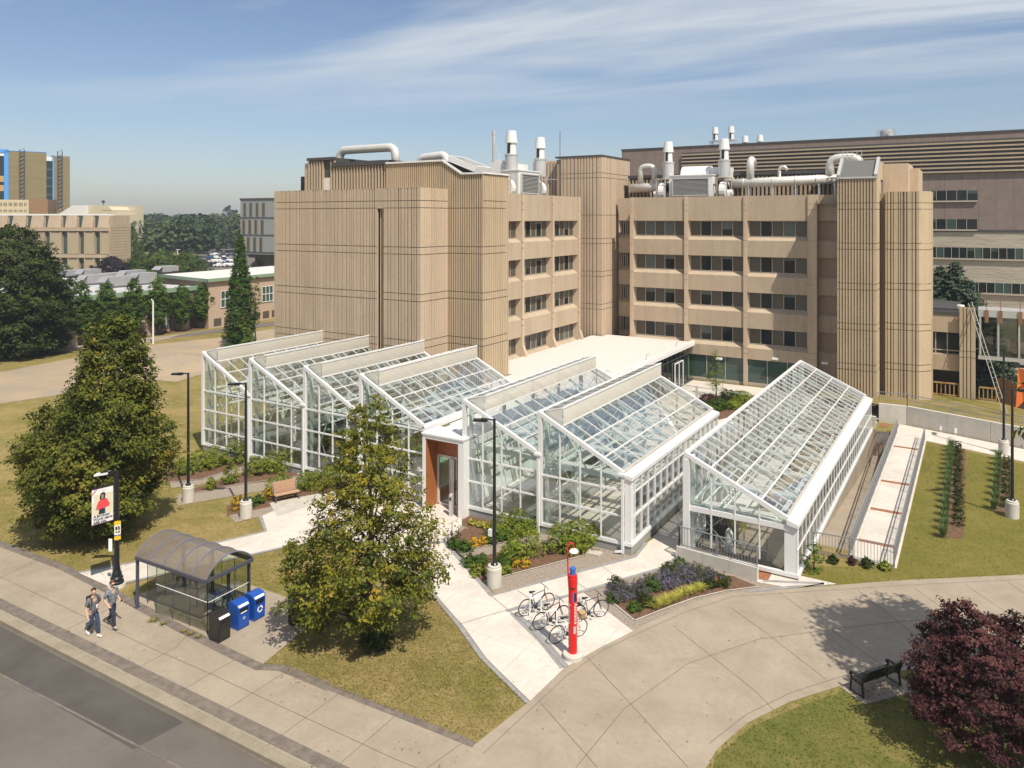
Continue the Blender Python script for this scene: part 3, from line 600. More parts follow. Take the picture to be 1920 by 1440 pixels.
def winglen(wall, bays, u_end, zbase, rows=4, seed=1, last=True):
    P_ = lambda u, vv, z: wall[0]+wall[1]*u+wall[2]*vv+Vector((0, 0, z)); mb_ = MB(); D = -.52
    for bi, (a, b) in enumerate(bays):
        mb_.quad(P_(a, 0, ROW1), P_(b, 0, ROW1), P_(b, 0, TOPW), P_(a, 0, TOPW)); mb_.quad(P_(a, 0, TOPW), P_(b, 0, TOPW), P_(b, -.4, TOPW), P_(a, -.4, TOPW)); mb_.quad(P_(a, -.4, TOPW), P_(b, -.4, TOPW), P_(b, -.4, TOPW-1), P_(a, -.4, TOPW-1))
        for i in range(rows):
            zt = ROW1-ST*i; zb_ = zt-WH; zc = zb_-.36; nxt = ROW1-ST*(i+1) if i < rows-1 else zbase
            mb_.quad(P_(a, D, zt), P_(b, D, zt), P_(b, 0, zt), P_(a, 0, zt))       # soffit
            mb_.quad(P_(a, .0, zc), P_(b, .0, zc), P_(b, D, zb_), P_(a, D, zb_))   # sloped sill
            if nxt < zc: mb_.quad(P_(a, 0, nxt), P_(b, 0, nxt), P_(b, 0, zc), P_(a, 0, zc))
            i0, i1 = .13, .13
            mb_.add([P_(a, 0, zc), P_(a, 0, zt), P_(a+i0, D, zt), P_(a+i0, D, zb_)], [(0, 1, 2, 3)]); mb_.add([P_(b, 0, zc), P_(b, 0, zt), P_(b-i1, D, zt), P_(b-i1, D, zb_)], [(3, 2, 1, 0)])
            window(wall, a+i0, b-i1, zt, seed+bi*10+i)
    return mb_
uR = lambda px: onY(px, 500, YR).x
wR = (Vector((0, YR, 0)), Vector((1, 0, 0)), Vector((0, -1, 0)))
baysR = [(uR(1187.5), uR(1283.7)), (uR(1290), uR(1394.4)), (uR(1400.8), uR(1514.7))]
mb = winglen(wR, baysR, 0, 2.62, seed=11); mb.build('spandrel_wall', M['spand'], BX)
for a, b in [(uR(1182), uR(1187.5)), (uR(1283.7), uR(1290)), (uR(1394.4), uR(1400.8)), (uR(1514.7), uR(1532))]:
    mb = MB(); mb.box(a+.03, b-.03, YR-.09, YR+.55, 0, TOPW)
    for za, z2 in segs(0, TOPW+.02, .05): mb.box(a+.002, b-.002, YR-.14, YR+.6, za, z2)
    mb.build('pier', M['conc'], BX)
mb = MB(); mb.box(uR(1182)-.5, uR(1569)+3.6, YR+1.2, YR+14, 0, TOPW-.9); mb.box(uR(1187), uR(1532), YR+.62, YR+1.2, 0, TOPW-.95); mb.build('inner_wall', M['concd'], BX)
# recessed strips left and right of the right wing
def recess(px0, px1, Y, seed, n=2):
    w_ = (Vector((0, Y, 0)), Vector((1, 0, 0)), Vector((0, -1, 0))); a, b = onY(px0, 500, Y).x, onY(px1, 500, Y).x
    mb_ = winglen(w_, [(a, b)], 0, 2.2, seed=seed); mb_.quad((a, Y, 0), (b, Y, 0), (b, Y, 2.2), (a, Y, 2.2)); mb_.build('recessed_wall', M['spand'], BX)
recess(1532, 1572, YR+.9, 41); 
w_ = YR+2.2; a, b = onY(1160, 500, w_).x, onY(1184, 500, w_).x
mbr = winglen((Vector((0, w_, 0)), Vector((1, 0, 0)), Vector((0, -1, 0))), [(a, b)], 0, 3.6, seed=51); mbr.build('recessed_wall', M['spand'], BX)
# ground floor glazing of the right wing
mb = MB(); gb = MB()
for a, b in [(uR(1290)-.0, uR(1394.4)), (uR(1400.8), uR(1514.7)), (uR(1187.5), uR(1283.7))]:
    for k in range(4): mb.bar((a+(b-a)*k/3, YR+.22, .25), (a+(b-a)*k/3, YR+.22, 2.6), .06, .08, up=(0, 1, 0))
    mb.box(a+.01, b-.01, YR+.12, YR+.3, .02, .3); gb.quad((a, YR+.25, .3), (b, YR+.25, .3), (b, YR+.25, 2.62), (a, YR+.25, 2.62)); mb.quad((a, YR, 2.62), (b, YR, 2.62), (b, YR+.3, 2.62), (a, YR+.3, 2.62))
o = mb.build('ground_floor_window', M['alu'], BX); gb.build('pane', M['tglass'], o)
for px in (1350, 1455, 1548):
    p = onY(px, 672 if px < 1500 else 680, YR); mb = MB(); mb.box(p.x-.28, p.x+.28, YR-.5, YR-.02, p.z-.07, p.z+.09); mb.build('wall_lamp', M['white'], BX)
# left wing
uL = lambda px: onX(px, 500, XL).y
wL = (Vector((XL, 0, 0)), Vector((0, 1, 0)), Vector((1, 0, 0)))
baysL = [(uL(977.2)-(uL(1033.8)-uL(980.8)), uL(977.2)), (uL(980.8), uL(1033.8)), (uL(1037.2), uL(1083.6))]
mb = winglen(wL, baysL, 0, 3.7, seed=77); mb.build('spandrel_wall', M['spand'], BX)
for a, b in [(uL(977.2), uL(980.8)), (uL(1033.8), uL(1037.2)), (uL(1083.6), uL(1086.6))]:
    mb = MB()
    for za, z2 in segs(3.8, TOPW+.02, .05): mb.box(XL-.6, XL+.14, a+.002, b-.002, za, z2)
    mb.add([(XL, a, 3.8), (XL+.6, a, 3.8), (XL, a, 5.2), (XL, b, 3.8), (XL+.6, b, 3.8), (XL, b, 5.2)], [(0, 1, 2), (5, 4, 3), (1, 4, 5, 2)])
    mb.build('pier', M['conc'], BX)
mb = MB(); mb.box(XL-14, XL-.62, 52.8, 73.6, 0, TOPW-.9); mb.build('inner_wall', M['concd'], BX)
# centre tower
cx0, cx1, cy = -39.5, -34.55, 75.3
mb = MB(); L = cx1-cx0
fluted(mb, (cx0, cy), (cx1, cy), 3.6, 23.15, irregular(L, 21, .18, .42, .09, .2), .14, segs(3.6, 16.8)+[(16.85, 20.85), (20.9, 21.35), (21.4, 23.15)])
fluted(mb, (cx1, cy), (cx1, 83), 3.6, 23.15, irregular(7.7, 22, .18, .5, .04, .3), .08, segs(3.6, 16.8)+[(16.85, 20.85), (20.9, 21.35), (21.4, 23.15)])
tag(mb.build('ribbed_tower', M['conc'], BX), 'tallest ribbed tower in the inner corner')
mb = MB(); mb.box(cx0-.6, cx1-.16, cy+.16, 83, 0, 23.0); mb.build('inner_wall', M['concd'], BX)
mb = MB(); mb.box(cx0-.7, cx1+.06, cy-.06, 83, 23.15, 23.32); mb.build('roof_edge', M['darkfascia'], BX)
mb = MB(); fluted(mb, (-43.6, cy+.9), (cx0-.62, cy+.9), 18.4, 22.9, regular(3.6, .4, .4), .14, [(18.4, 20.85), (20.9, 22.95)]); mb.build('ribbed_tower_side', M['conc'], BX)
# right ribbed tower, dark slot, big tower
ry = 73.1; r0, r1 = onY(1570, 500, ry).x, onY(1643.5, 500, ry).x
mb = MB(); fluted(mb, (r0, ry), (r1, ry), 0, 20.0, [(.10+.243*i, .10+.243*i+.12) for i in range(int((r1-r0-.1)/.243))], .14)
fluted(mb, (r1, ry), (r1, 76.4), 0, 20.0, [], .05); fluted(mb, (r0, 77), (r0, ry), 0, 20.0, [], .05)
sb = 21.6; mb.add([(r1, ry+1.0, 20.0), (r1, 82, 20.0), (r1, 82, sb), (r1, ry+2.6, sb), (r1, ry+.3, 20.0)], [(0, 1, 2, 3, 4)]); mb.quad((r0, ry, 20), (r0, 82, 20), (r0, 82, sb), (r0, ry+2.6, sb))
mb.quad((r0, ry+2.6, sb), (r1, ry+2.6, sb), (r1, 82, sb), (r0, 82, sb)); mb.quad((r0, ry, 20), (r1, ry, 20), (r1, ry+2.6, sb), (r0, ry+2.6, sb))
tag(mb.build('ribbed_tower', M['conc2'], BX), 'finely ribbed tower with a slanted skylight top')
mb = MB(); mb.box(r0+.15, r1-.1, ry+.16, 78, 0, 19.8); mb.build('inner_wall', M['concd'], BX)
mb = MB(); mb.quad((r0+.2, ry+.05, 20.12), (r1-.2, ry+.05, 20.12), (r1-.2, ry+2.5, 21.72), (r0+.2, ry+2.5, 21.72)); mb.build('slanted_glazing', M['slpane'], BX)
mb = MB(); mb.bar((r0-.03, ry-.04, 20.05), (r1+.05, ry-.04, 20.05), .14, .16)
for x in (r0+.07, r1-.07): mb.bar((x, ry-.02, 20.2), (x, ry+2.4, 21.85), .26, .3)
mb.build('roof_edge', M['steel'], BX)
by = 75.2; b0, b1 = onY(1660, 500, by).x, onY(1723.5, 500, by).x
mb = MB(); g = []; r = random.Random(8); u = .12
while u < b1-b0-.2: ww = r.choice([.06, .1, .16]); g.append((u, u+ww)); u += ww+r.choice([.12, .2, .34])
fluted(mb, (b0, by), (b1, by), 0, 18.85, g, .2)
fluted(mb, (b1, by), (b1+.85, by+1.0), 0, 18.85, [], .1); fluted(mb, (b1+.85, by+1.0), (b1+.85, by+4.6), 0, 18.85, [(1.4, 1.44), (2.4, 2.44)], .05); fluted(mb, (b0, by+2), (b0, by), 0, 18.85, [], .1)
mb.add([(b0, by, 18.8), (b1, by, 18.8), (b1+.85, by+1, 18.8), (b1+.85, 80, 18.8), (b0, 80, 18.8)], [(0, 1, 2, 3, 4)])
tag(mb.build('ribbed_tower', M['conc2'], BX), 'coarsely ribbed tower with a chamfered corner')
mb = MB(); mb.box(b0+.22, b1-.05, by+.24, 79.5, 0, 18.7); mb.box(r1-.2, b0+.2, by+.9, 79.4, 0, 18.75); mb.build('inner_wall', M['concd'], BX)
mb = MB(); mb.box(r1+.02, r1+2.1, 78.2, 84, 17, 21.5); mb.box(r1+2.1, r1+2.8, 80, 86, 17, 21.1); mb.build('penthouse', M['conc'], BX)
# low link block right of the big tower
ly = 79.6; l0, l1 = onY(1731, 650, ly).x, onY(1799, 650, ly).x; Z = lambda py, px=1760: onY(px, py, ly).z
mb = MB(); mb.box(l0-1.3, l1, ly, ly+9, Z(622), Z(590)); mb.box(l0-1.3, l1, ly, ly+9, Z(693), Z(664)); mb.box(l0-1.3, l1, ly+1.6, ly+8.9, 0, Z(600), 1)
mb.build('link_wall', [M['spand'], M['black']], BX)
mb = MB(); mb.box(l0-1.2, l1+.1, ly-.05, ly+9, Z(590), Z(583)); mb.box(l0-1, l1, ly+.5, ly+8, Z(583), Z(578)); mb.build('roof_edge', M['darkfascia'], BX)
mb = MB(); zt, zm, zb_ = Z(622), Z(656), Z(664)
for px in (1734, 1754, 1776): x = onY(px, 650, ly).x; mb.bar((x, ly+.3, zb_), (x, ly+.3, zt), .09, .09, up=(0, 1, 0))
mb.bar((l0-.3, ly+.3, zm), (l1, ly+.3, zm), .08, .08); mb.bar((l0-.3, ly+.3, zb_+.04), (l1, ly+.3, zb_+.04), .08, .08)
o = mb.build('window', M['alu'], BX); mb = MB(); mb.quad((l0-.4, ly+.34, zb_), (l1, ly+.34, zb_), (l1, ly+.34, zt), (l0-.4, ly+.34, zt)); mb.build('pane', M['wglass'], o)
q0, q1 = onY(1799, 650, ly-.5).x, onY(1829, 650, ly-.5).x
mb = MB(); fluted(mb, (q0, ly-.5), (q1, ly-.5), 0, Z(594), [(.25, .33), (.5, .6), (.82, .9), (1.15, 1.27), (1.5, 1.58)], .16, [(0, 4.1), (4.15, 4.65), (4.7, 8.6)]); fluted(mb, (q1, ly-.5), (q1, ly+1.5), 0, Z(594), [], .1); fluted(mb, (q0, ly+1.5), (q0, ly-.5), 0, Z(594), [], .1)
mb.box(q0+.1, q1-.1, ly-.32, ly+1.4, 0, Z(596)); mb.build('ribbed_pier', M['conc2'], BX)
# roofs of the wings
mb = MB(); mb.box(XL-14, XL-.4, 52.7, 74, TOPW-.9, TOPW-.8); mb.box(uR(1187), uR(1570), YR+.45, YR+14, TOPW-.9, TOPW-.82); mb.build('flat_roof', M['gravel'], BX)
# dark ribbed plant wall behind the ducts
py_ = YR+4.6; x0, x1 = onY(1180, 350, py_).x, onY(1572, 350, py_).x
mb = MB(); x = x0
while x < x1: mb.box(x, x+.2, py_-.22, py_, 17.7, 20.85); x += .42
mb.build('wall_ribs', M['spand'], BX)
mb = MB(); mb.box(x0, x1, py_+.02, py_+7, 17.7, 20.95); mb.box(x0-.05, x1, py_-.3, py_+7, 20.96, 21.3); mb.build('penthouse', M['darkfascia'], BX)
# white membrane roof with glazed side
WR = empty('terrace_hall', (-30, 60, 0), 'flat white-roofed hall with a green glass wall between the wings', 'building')
mb = MB(); mb.box(-35.55, -24.9, 52.9, 74.9, 3.62, 3.88); mb.box(-34.4, -24.9, 74.9, 76.35, 3.62, 3.879); mb.box(-32.2, -24.9, 45.9, 52.89, 3.6, 3.87); mb.build('roof', M['trooff'], WR)
mb = MB(); mb.box(-25.0, -24.75, 50.0, 76.45, 3.885, 4.02); mb.box(-24.9, -24.72, 50.0, 76.45, 3.55, 3.883)
mb.build('roof_edge', M['white'], WR)
mb = MB(); gx = -24.95; yv = 50.2; rb = []
while yv < 76: mb.bar((gx, yv, .15), (gx, yv, 3.6), .035, .05, up=(1, 0, 0)); yv += 1.18
mb.bar((gx, 52.6, 2.9), (gx, 76, 2.9), .05, .05); mb.box(gx-.08, gx+.1, 52.5, 76.4, .03, .2); mb.build('mullions', M['darkfascia'], WR)
mb = MB(); mb.quad((gx-.03, 50.2, .2), (gx-.03, 76.4, .2), (gx-.03, 76.4, 3.62), (gx-.03, 50.2, 3.62)); mb.build('glass_wall', M['greenglass'], WR)
mb = MB(); mb.sheet([(-35, 53), (-25.1, 53), (-25.1, 76), (-35, 76)], .1); mb.box(-29, -28.8, 54, 75, .1, 3.6); mb.build('floor', M['bronze'], WR)
d0, d1 = onX(1266, 720, gx+.1), onX(1281, 720, gx+.1)
mb = MB(); y0, y1 = d0.y, d1.y
for y in (y0, (y0+y1)/2, y1): mb.bar((gx+.08, y, .05), (gx+.08, y, 2.5), .1, .1, up=(1, 0, 0))
mb.bar((gx+.08, y0, 2.5), (gx+.08, y1, 2.5), .1, .1); o = mb.build('door', M['white'], WR); mb = MB(); mb.quad((gx+.07, y0, .1), (gx+.07, y1, .1), (gx+.07, y1, 2.5), (gx+.07, y0, 2.5)); mb.build('pane', M['wglass'], o)
for px, py in ((1272, 648), (1216, 676), (1139, 704)):
    p = onX(px, py, -25.1); mb = MB(); mb.tube([(-25.3, p.y, 3.8), (-25.3, p.y, 4.3), (-25.1, p.y, 4.45), (-24.9, p.y, 4.35)], .035, 6); mb.build('roof_hook', M['steel'], WR)
# ---------------------------------------------------------------- rooftop plant (each unit stands on the roof: a thing)
def stack_vent(name_lab, x, y, z0, sc=1.0, frame=False):
    o = empty('exhaust_stack', (0, 0, 0), name_lab, 'exhaust stack', 'exhaust stacks on the roofs', world=False)
    mb = MB()
    if not frame: mb.lathe((0, 0, 0), [(.62, 0), (.62, .1), (.60, .12), (.60, 1.7), (.64, 1.72), (.64, 1.85), (.4, 1.9)], 20)
    else:
        for sx in (-.8, .8):
            for sy in (-.8, .8): mb.bar((sx, sy, -.6), (sx, sy, 1.6), .12)
        for s_ in (-.8, .8): mb.bar((s_, -.8, -.6), (s_, .8, 1.6), .08); mb.bar((-.8, s_, 1.6), (.8, s_, -.6), .08); mb.bar((-.8, s_, 1.6), (.8, s_, 1.6), .12); mb.bar((s_, -.8, 1.6), (s_, .8, 1.6), .12)
    mb.build('drum', M['steel'], o)
    mb = MB(); mb.lathe((0, 0, 0), [(.46, 1.8), (.42, 2.9), (.5, 3.0), (.5, 3.02)], 18); mb.build('neck', M['ahu'], o, smooth=False)
    mb = MB(); mb.lathe((0, 0, 0), [(.40, 2.86), (.56, 2.9), (.54, 3.05), (.44, 4.0), (.36, 4.02)], 20); mb.build('nozzle', M['white'], o)
    mb = MB(); mb.box(-.12, .12, -.50, -.40, 1.95, 2.85); mb.build('slot', M['black'], o)
    return place(o, (x, y, z0), 0, sc)
def plant_unit(lab, c, w, d, h, face=0):
    """air handler: louvred box, fan casings, curved hood behind"""
    o = empty('air_handler', (0, 0, 0), lab, 'air handler', world=False)
    mb = MB(); mb.box(-w/2, w/2, -d/2, d/2, .15, h); mb.box(-w/2-.08, w/2+.08, -d/2-.08, d/2+.08, h, h+.1); mb.box(-w/2, w/2, -d/2-.03, d/2, 0, .14); mb.build('casing', M['ahu'], o)
    mb = MB(); k = 0; z = .55
    while z < h-.35: mb.add([(-w/2+.45, -d/2-.03, z+.09), (w/2-.45, -d/2-.03, z+.09), (w/2-.45, -d/2-.15, z), (-w/2+.45, -d/2-.15, z)], [(0, 1, 2, 3)]); z += .125
    mb.bar((-w/2+.4, -d/2-.1, .5), (w/2-.4, -d/2-.1, .5), .16, .1); mb.bar((-w/2+.4, -d/2-.1, h-.3), (w/2-.4, -d/2-.1, h-.3), .16, .1)
    for s_ in (-1, 1): mb.bar((s_*(w/2-.4), -d/2-.1, .5), (s_*(w/2-.4), -d/2-.1, h-.3), .1, .16, up=(0, 1, 0))
    mb.build('louvre', M['steel'], o); mb = MB(); mb.quad((-w/2+.4, -d/2-.02, .5), (w/2-.4, -d/2-.02, .5), (w/2-.4, -d/2-.02, h-.3), (-w/2+.4, -d/2-.02, h-.3)); mb.build('louvre_back', M['plinth'], o)
    for s_ in (-1, 1):
        mb = MB(); cx = s_*(w/2+.95); pts = 16
        mb.tube([(cx-.3, -.1, .95), (cx+.3, -.1, .95)], .92, 18); mb.box(cx-.3, cx+.3, -.1, .8, .95, 1.9); mb.build('fan_casing', M['white'], o, smooth=False)
        mb = MB(); mb.box(cx+s_*.5-.25, cx+s_*.5+.25, -.7, -.1, .1, .7); mb.tube([(cx+s_*.35, -.35, .75), (cx+s_*.95, -.35, .75)], .3, 12); mb.build('motor', M['ahu'], o)
        mb = MB()
        for a_ in (-.5, .5):
            for b_ in (-.9, .9): mb.bar((cx+a_, b_, 0), (cx+a_, b_, 2.3), .08)
        for b_ in (-.9, .9): mb.bar((cx-.5, b_, 2.3), (cx+.5, b_, 2.3), .1)
        for a_ in (-.5, .5): mb.bar((cx+a_, -.9, 2.3), (cx+a_, .9, 2.3), .1)
        mb.build('support_frame', M['alu'], o)
    mb = MB(); vs = []
    for k in range(9):
        t = math.pi*k/8; y_, z_ = d/2+.9-math.cos(t)*.95, h-.3+math.sin(t)*1.15+.3
        vs.append((y_, z_))
    for k in range(8): mb.add([(-w/2+.6, vs[k][0], vs[k][1]), (w/2-.9, vs[k][0], vs[k][1]), (w/2-.9, vs[k+1][0], vs[k+1][1]), (-w/2+.6, vs[k+1][0], vs[k+1][1])], [(0, 1, 2, 3)])
    for x_ in (-w/2+.6, w/2-.9): mb.add([(x_, a_, b_) for a_, b_ in vs], [tuple(range(9))])
    mb.box(-w/2+.6, w/2-.9, d/2+.02, d/2+1.8, 0, h); mb.box(w/2-.9, w/2+1.2, d/2+.2, d/2+1.7, h-.5, h+.9); mb.build('hood', M['ahu'], o)
    o.location = c; o.rotation_euler = (0, 0, face); return o
RZ = 18.35
yA = YR+1.9; pa = onY(1300, 350, yA); plant_unit('white louvred air handler on the right wing roof beside the long ducts', (pa.x, yA, RZ), 4.6, 1.8, 2.55)
for px, lb in ((1253, 'left of the two tall capped exhaust stacks on the right wing roof'), (1358, 'right of the two tall capped exhaust stacks on the right wing roof')):
    stack_vent(lb, onY(px, 300, yA+.3).x, yA+.3, RZ+2.3, 1.0)
xB = XL-1.9; pb = onX(985, 340, xB); plant_unit('white louvred air handler on the left wing roof beside the tallest tower', (xB, pb.y-.8, RZ), 4.0, 1.8, 2.6, R(90))
for px, lb, s_ in ((959, 'tall capped exhaust stack nearest the shed-topped ribbed tower', 1.03), (1013, 'tall capped exhaust stack next to the tallest ribbed tower', 1.0)):
    stack_vent(lb, xB-.3, onX(px, 300, xB-.3).y, RZ+2.3, s_)
def ring(mb_, p, d, r): mb_.tube([Vector(p)-Vector(d)*.04, Vector(p)+Vector(d)*.04], r, 14)
def bend(p0, p1, p2, k=5): # quarter bend through corner p1
    p0, p1, p2 = map(Vector, (p0, p1, p2)); return [p0*(1-t)**2+p1*2*t*(1-t)+p2*t*t for t in [i/k for i in range(k+1)]]
def arch(lab, xa, xb, y, z0, zt, r, hor=(1, 0, 0)):
    mb_ = MB(); c = r*2.2; A, B = Vector((xa, y, 0)), Vector((xb, y, 0)); h = (B-A).normalized()
    up = Vector((0, 0, 1)); pts = [A+up*z0]+bend(A+up*(zt-c), A+up*zt, A+up*zt+h*c)+bend(B+up*zt-h*c, B+up*zt, B+up*(zt-c))+[B+up*z0]
    mb_.tube(pts, r, 16); o = mb_.build('roof_duct', M['duct'], smooth=True); tag(o, lab, 'duct', 'round metal ducts on the roof'); return o
dy = YR+3.3; dz = 20.15
def zat(px, py, Y): return onY(px, py, Y).z
mb = MB(); xa, xb = onY(1183, 350, dy).x, onY(1262, 350, dy).x; mb.tube([(xa, dy, dz-.35), (xb, dy, dz-.2)], .5, 18); o = mb.build('roof_duct', M['duct'], smooth=True); tag(o, 'short horizontal round duct left of the right wing air handler', 'duct', 'round metal ducts on the roof')
mb = MB(); xa, xb = onY(1365, 350, dy).x, onY(1577, 345, dy).x; mb.tube([(xa, dy, dz-.1), (xa+(xb-xa)*.33, dy, dz), (xb, dy, dz+.15)], .48, 18)
for t in (.15, .42, .62, .8): ring(mb, (xa+(xb-xa)*t, dy, dz-.1+.25*t), (1, 0, 0), .54)
o = mb.build('roof_duct', M['duct'], smooth=True); tag(o, 'long horizontal round duct running to the slanted-top ribbed tower', 'duct', 'round metal ducts on the roof')
mb = MB()
for t in (.2, .42, .62, .82, .95): x = xa+(xb-xa)*t; mb.bar((x, dy-.3, RZ), (x, dy-.3, dz-.2), .12); mb.bar((x, dy+.3, RZ), (x, dy+.3, dz-.2), .12); mb.bar((x, dy-.45, dz-.5), (x, dy+.45, dz-.5), .12)
mb.build('duct_stands', M['steel'], o)
arch('tall arched duct rising from the long duct near the slanted-top tower', onY(1556, 350, dy).x, onY(1620, 300, dy+3).x, dy, dz, zat(1580, 296, dy), .42)
arch('arched duct over the short horizontal duct by the tallest tower', onY(1201, 340, dy).x, onY(1227, 340, dy).x, dy, dz, zat(1210, 312, dy), .3)
x = onY(1407, 340, dy).x; mb = MB(); zt = zat(1407, 300, dy); mb.tube([(x, dy, dz)]+[(x, dy, zt-.6)]+bend((x, dy, zt-.6), (x, dy, zt+.1), (x, dy+.9, zt+.05))+[(x, dy+.95, zt-.9)], .38, 16)
tag(mb.build('roof_duct', M['duct'], smooth=True), 'upright duct with a rounded hood standing on the long duct', 'duct', 'round metal ducts on the roof')
x = onY(1461, 340, dy).x; zt = zat(1461, 313, dy); mb = MB(); mb.tube([(x, dy, dz), (x, dy, zt-.4)]+bend((x, dy, zt-.4), (x, dy, zt), (x+.5, dy, zt))+[(x+.8, dy, zt-.35)], .17, 12)
tag(mb.build('roof_duct', M['duct'], smooth=True), 'thin crooked vent pipe on the long duct', 'duct', 'round metal ducts on the roof')
arch('long arched duct above the dark-ribbed penthouse', onY(637, 300, 51).x, onY(742, 300, 51).x, 51, 20.9, zat(690, 279, 51), .37)
mb = MB(); xa, xb = onY(792, 300, 53.5).x, onY(838, 300, 53.5).x; zt = zat(815, 294, 53.5); mb.tube([(xa-.3, 53.5, zt-1)]+bend((xa-.3, 53.5, zt-.5), (xa-.2, 53.5, zt), (xa+.6, 53.5, zt))+bend((xb-.6, 53.5, zt+.1), (xb, 53.5, zt+.1), (xb, 53.5, zt-.7))+[(xb, 53.5, 19.9)], .36, 16)
tag(mb.build('roof_duct', M['duct'], smooth=True), 'low bent duct behind the shed-topped ribbed tower', 'duct', 'round metal ducts on the roof')
mb = MB(); p = onX(926, 245, XL-6); mb.tube([(p.x, p.y, RZ), (p.x, p.y, p.z)], .17, 12); mb.tube([(p.x, p.y, p.z-.4), (p.x, p.y, p.z-.2)], .2, 12)
for dx, dyy in ((3, -2), (-2, -3), (2, 3)): mb.bar((p.x, p.y, p.z-1), (p.x+dx, p.y+dyy, RZ+1.5), .02)
tag(mb.build('flue_pipe', M['steel']), 'thin steel flue pipe held by guy wires on the left roof', 'flue')
mb = MB(); p = onX(1050, 246, -36.5); mb.tube([(p.x, p.y, 18), (p.x, p.y, p.z)], .03, 6); tag(mb.build('antenna_mast', M['darkfascia']), 'thin whip antenna behind the tallest tower', 'antenna')
mb = MB(); x, z = onY(1600, 300, 79).x, 21.6
for k in range(5): mb.bar((x-.9+k*.42, 78.6, z), (x-.9+k*.42, 78.6, z+1.3), .05)
for k in range(3): mb.bar((x-.9, 78.6, z+.4+k*.42), (x+.8, 78.6, z+.4+k*.42), .05)
tag(mb.build('roof_rail', M['steel']), 'small ladder guard rail on top of the slanted-top tower', 'guard rail')
# ================================================================ REAR BUILDING (brown panels above pale split-face block)
RB = empty('rear_building', (0, 125, 0), 'very long building behind, brown panels and louvres above pale rough stone bands', 'building')
ry2 = 121.6; rx0, rx1 = onY(1166, 300, ry2).x, 55.0; zr = 28.0
ZB = lambda px, py: onY(px, py, ry2).z
z_l0, z_l1, z_p = ZB(1850, 322), ZB(1850, 262), ZB(1850, 431)
mb = MB(); mb.box(rx0, rx1, ry2, ry2+40, z_p, zr); mb.build('panel_wall', M['brownp'], RB)
mb = MB(); mb.box(rx0+.2, rx1-.2, ry2+.2, ry2+40, 0, z_p-.02)
for i in range(0): pass
mb.box(rx0+.2, rx1, ry2-.02, ry2+.2, 0, z_p-.15); mb.build('stone_wall', M['block'], RB)
mb = MB(); x0 = onY(1279, 300, ry2).x; z = z_l0
while z < z_l1: mb.box(x0, rx1, ry2-.35, ry2-.04, z, z+.22); z += .56
mb.build('louvre_slats', M['spand'], RB)
mb = MB(); mb.box(x0, rx1, ry2-.03, ry2-.01, z_l0-.1, z_l1+.1); mb.box(rx0-.1, rx1, ry2-.1, ry2+40, zr, zr+.25); mb.build('louvre_back', M['darkfascia'], RB)
for (pxa, pxb, pt, pb_, pxr, n_) in [(1700, 1833, 357, 376, 1800, 7), (1700, 1832, 411, 430, 1800, 7), (1700, 2100, 464, 484, 1800, 26), (1745, 2100, 530, 549, 1850, 22)]:
    xa, xb = onY(pxa, 400, ry2).x, onY(pxb, 400, ry2).x; zt, z0_ = ZB(pxr, pt), ZB(pxr, pb_); fr = MB(); g1 = MB(); r = random.Random(pt)
    for k in range(n_):
        a, b = xa+(xb-xa)*k/n_, xa+(xb-xa)*(k+1)/n_; s_ = r.choice([0, 0, .3, 1, 1, .6, 0]); zs = zt-(zt-z0_)*s_
        if s_ < 1: g1.quad((a, ry2-.06, z0_), (b, ry2-.06, z0_), (b, ry2-.06, zs), (a, ry2-.06, zs), 0)
        if s_ > 0: g1.quad((a, ry2-.06, zs), (b, ry2-.06, zs), (b, ry2-.06, zt), (a, ry2-.06, zt), 1)
        fr.bar((a, ry2-.1, z0_), (a, ry2-.1, zt), .06, .08, up=(0, 1, 0))
    fr.box(xa, xb, ry2-.3, ry2-.04, z0_-.2, z0_); o = fr.build('window_band', M['alu'], RB); g1.build('panes', [M['wglass'], M['tglass']], o)
mb = MB(); mb.box(rx0+.2, rx1, ry2-.12, ry2-.03, z_p-.3, z_p); mb.build('trim', M['darkfascia'], RB)
for px, lb, fr_ in ((1341, 'leftmost of four small capped vents on the long rear roof', True), (1371, 'second from left of four small capped vents on the long rear roof', True), (1397, 'third of four small capped vents on the long rear roof', False), (1425, 'rightmost of four small capped vents on the long rear roof', False)):
    p = onY(px, 250, ry2+6); stack_vent(lb, p.x, p.y, zr+(-.2 if fr_ else -1.9), .98, fr_)
mb = MB(); p = onY(1662, 250, ry2+5)
mb.lathe((p.x, p.y, zr), [(.9, 0), (.9, 1.5), (.7, 1.7)], 16)
for sx in (-1.15, 1.15):
    for sy in (-1.15, 1.15): mb.bar((p.x+sx, p.y+sy, zr), (p.x+sx*1.02, p.y+sy*1.02, zr+1.6), .1)
mb.bar((p.x-1.15, p.y-1.15, zr), (p.x+1.15, p.y-1.15, zr+1.6), .08)
for s_ in (-1.15, 1.15): mb.bar((p.x-1.15, p.y+s_, zr+1.6), (p.x+1.15, p.y+s_, zr+1.6), .1)
tag(mb.build('roof_fan', M['steel']), 'round fan in a square frame on the long rear roof', 'roof fan')
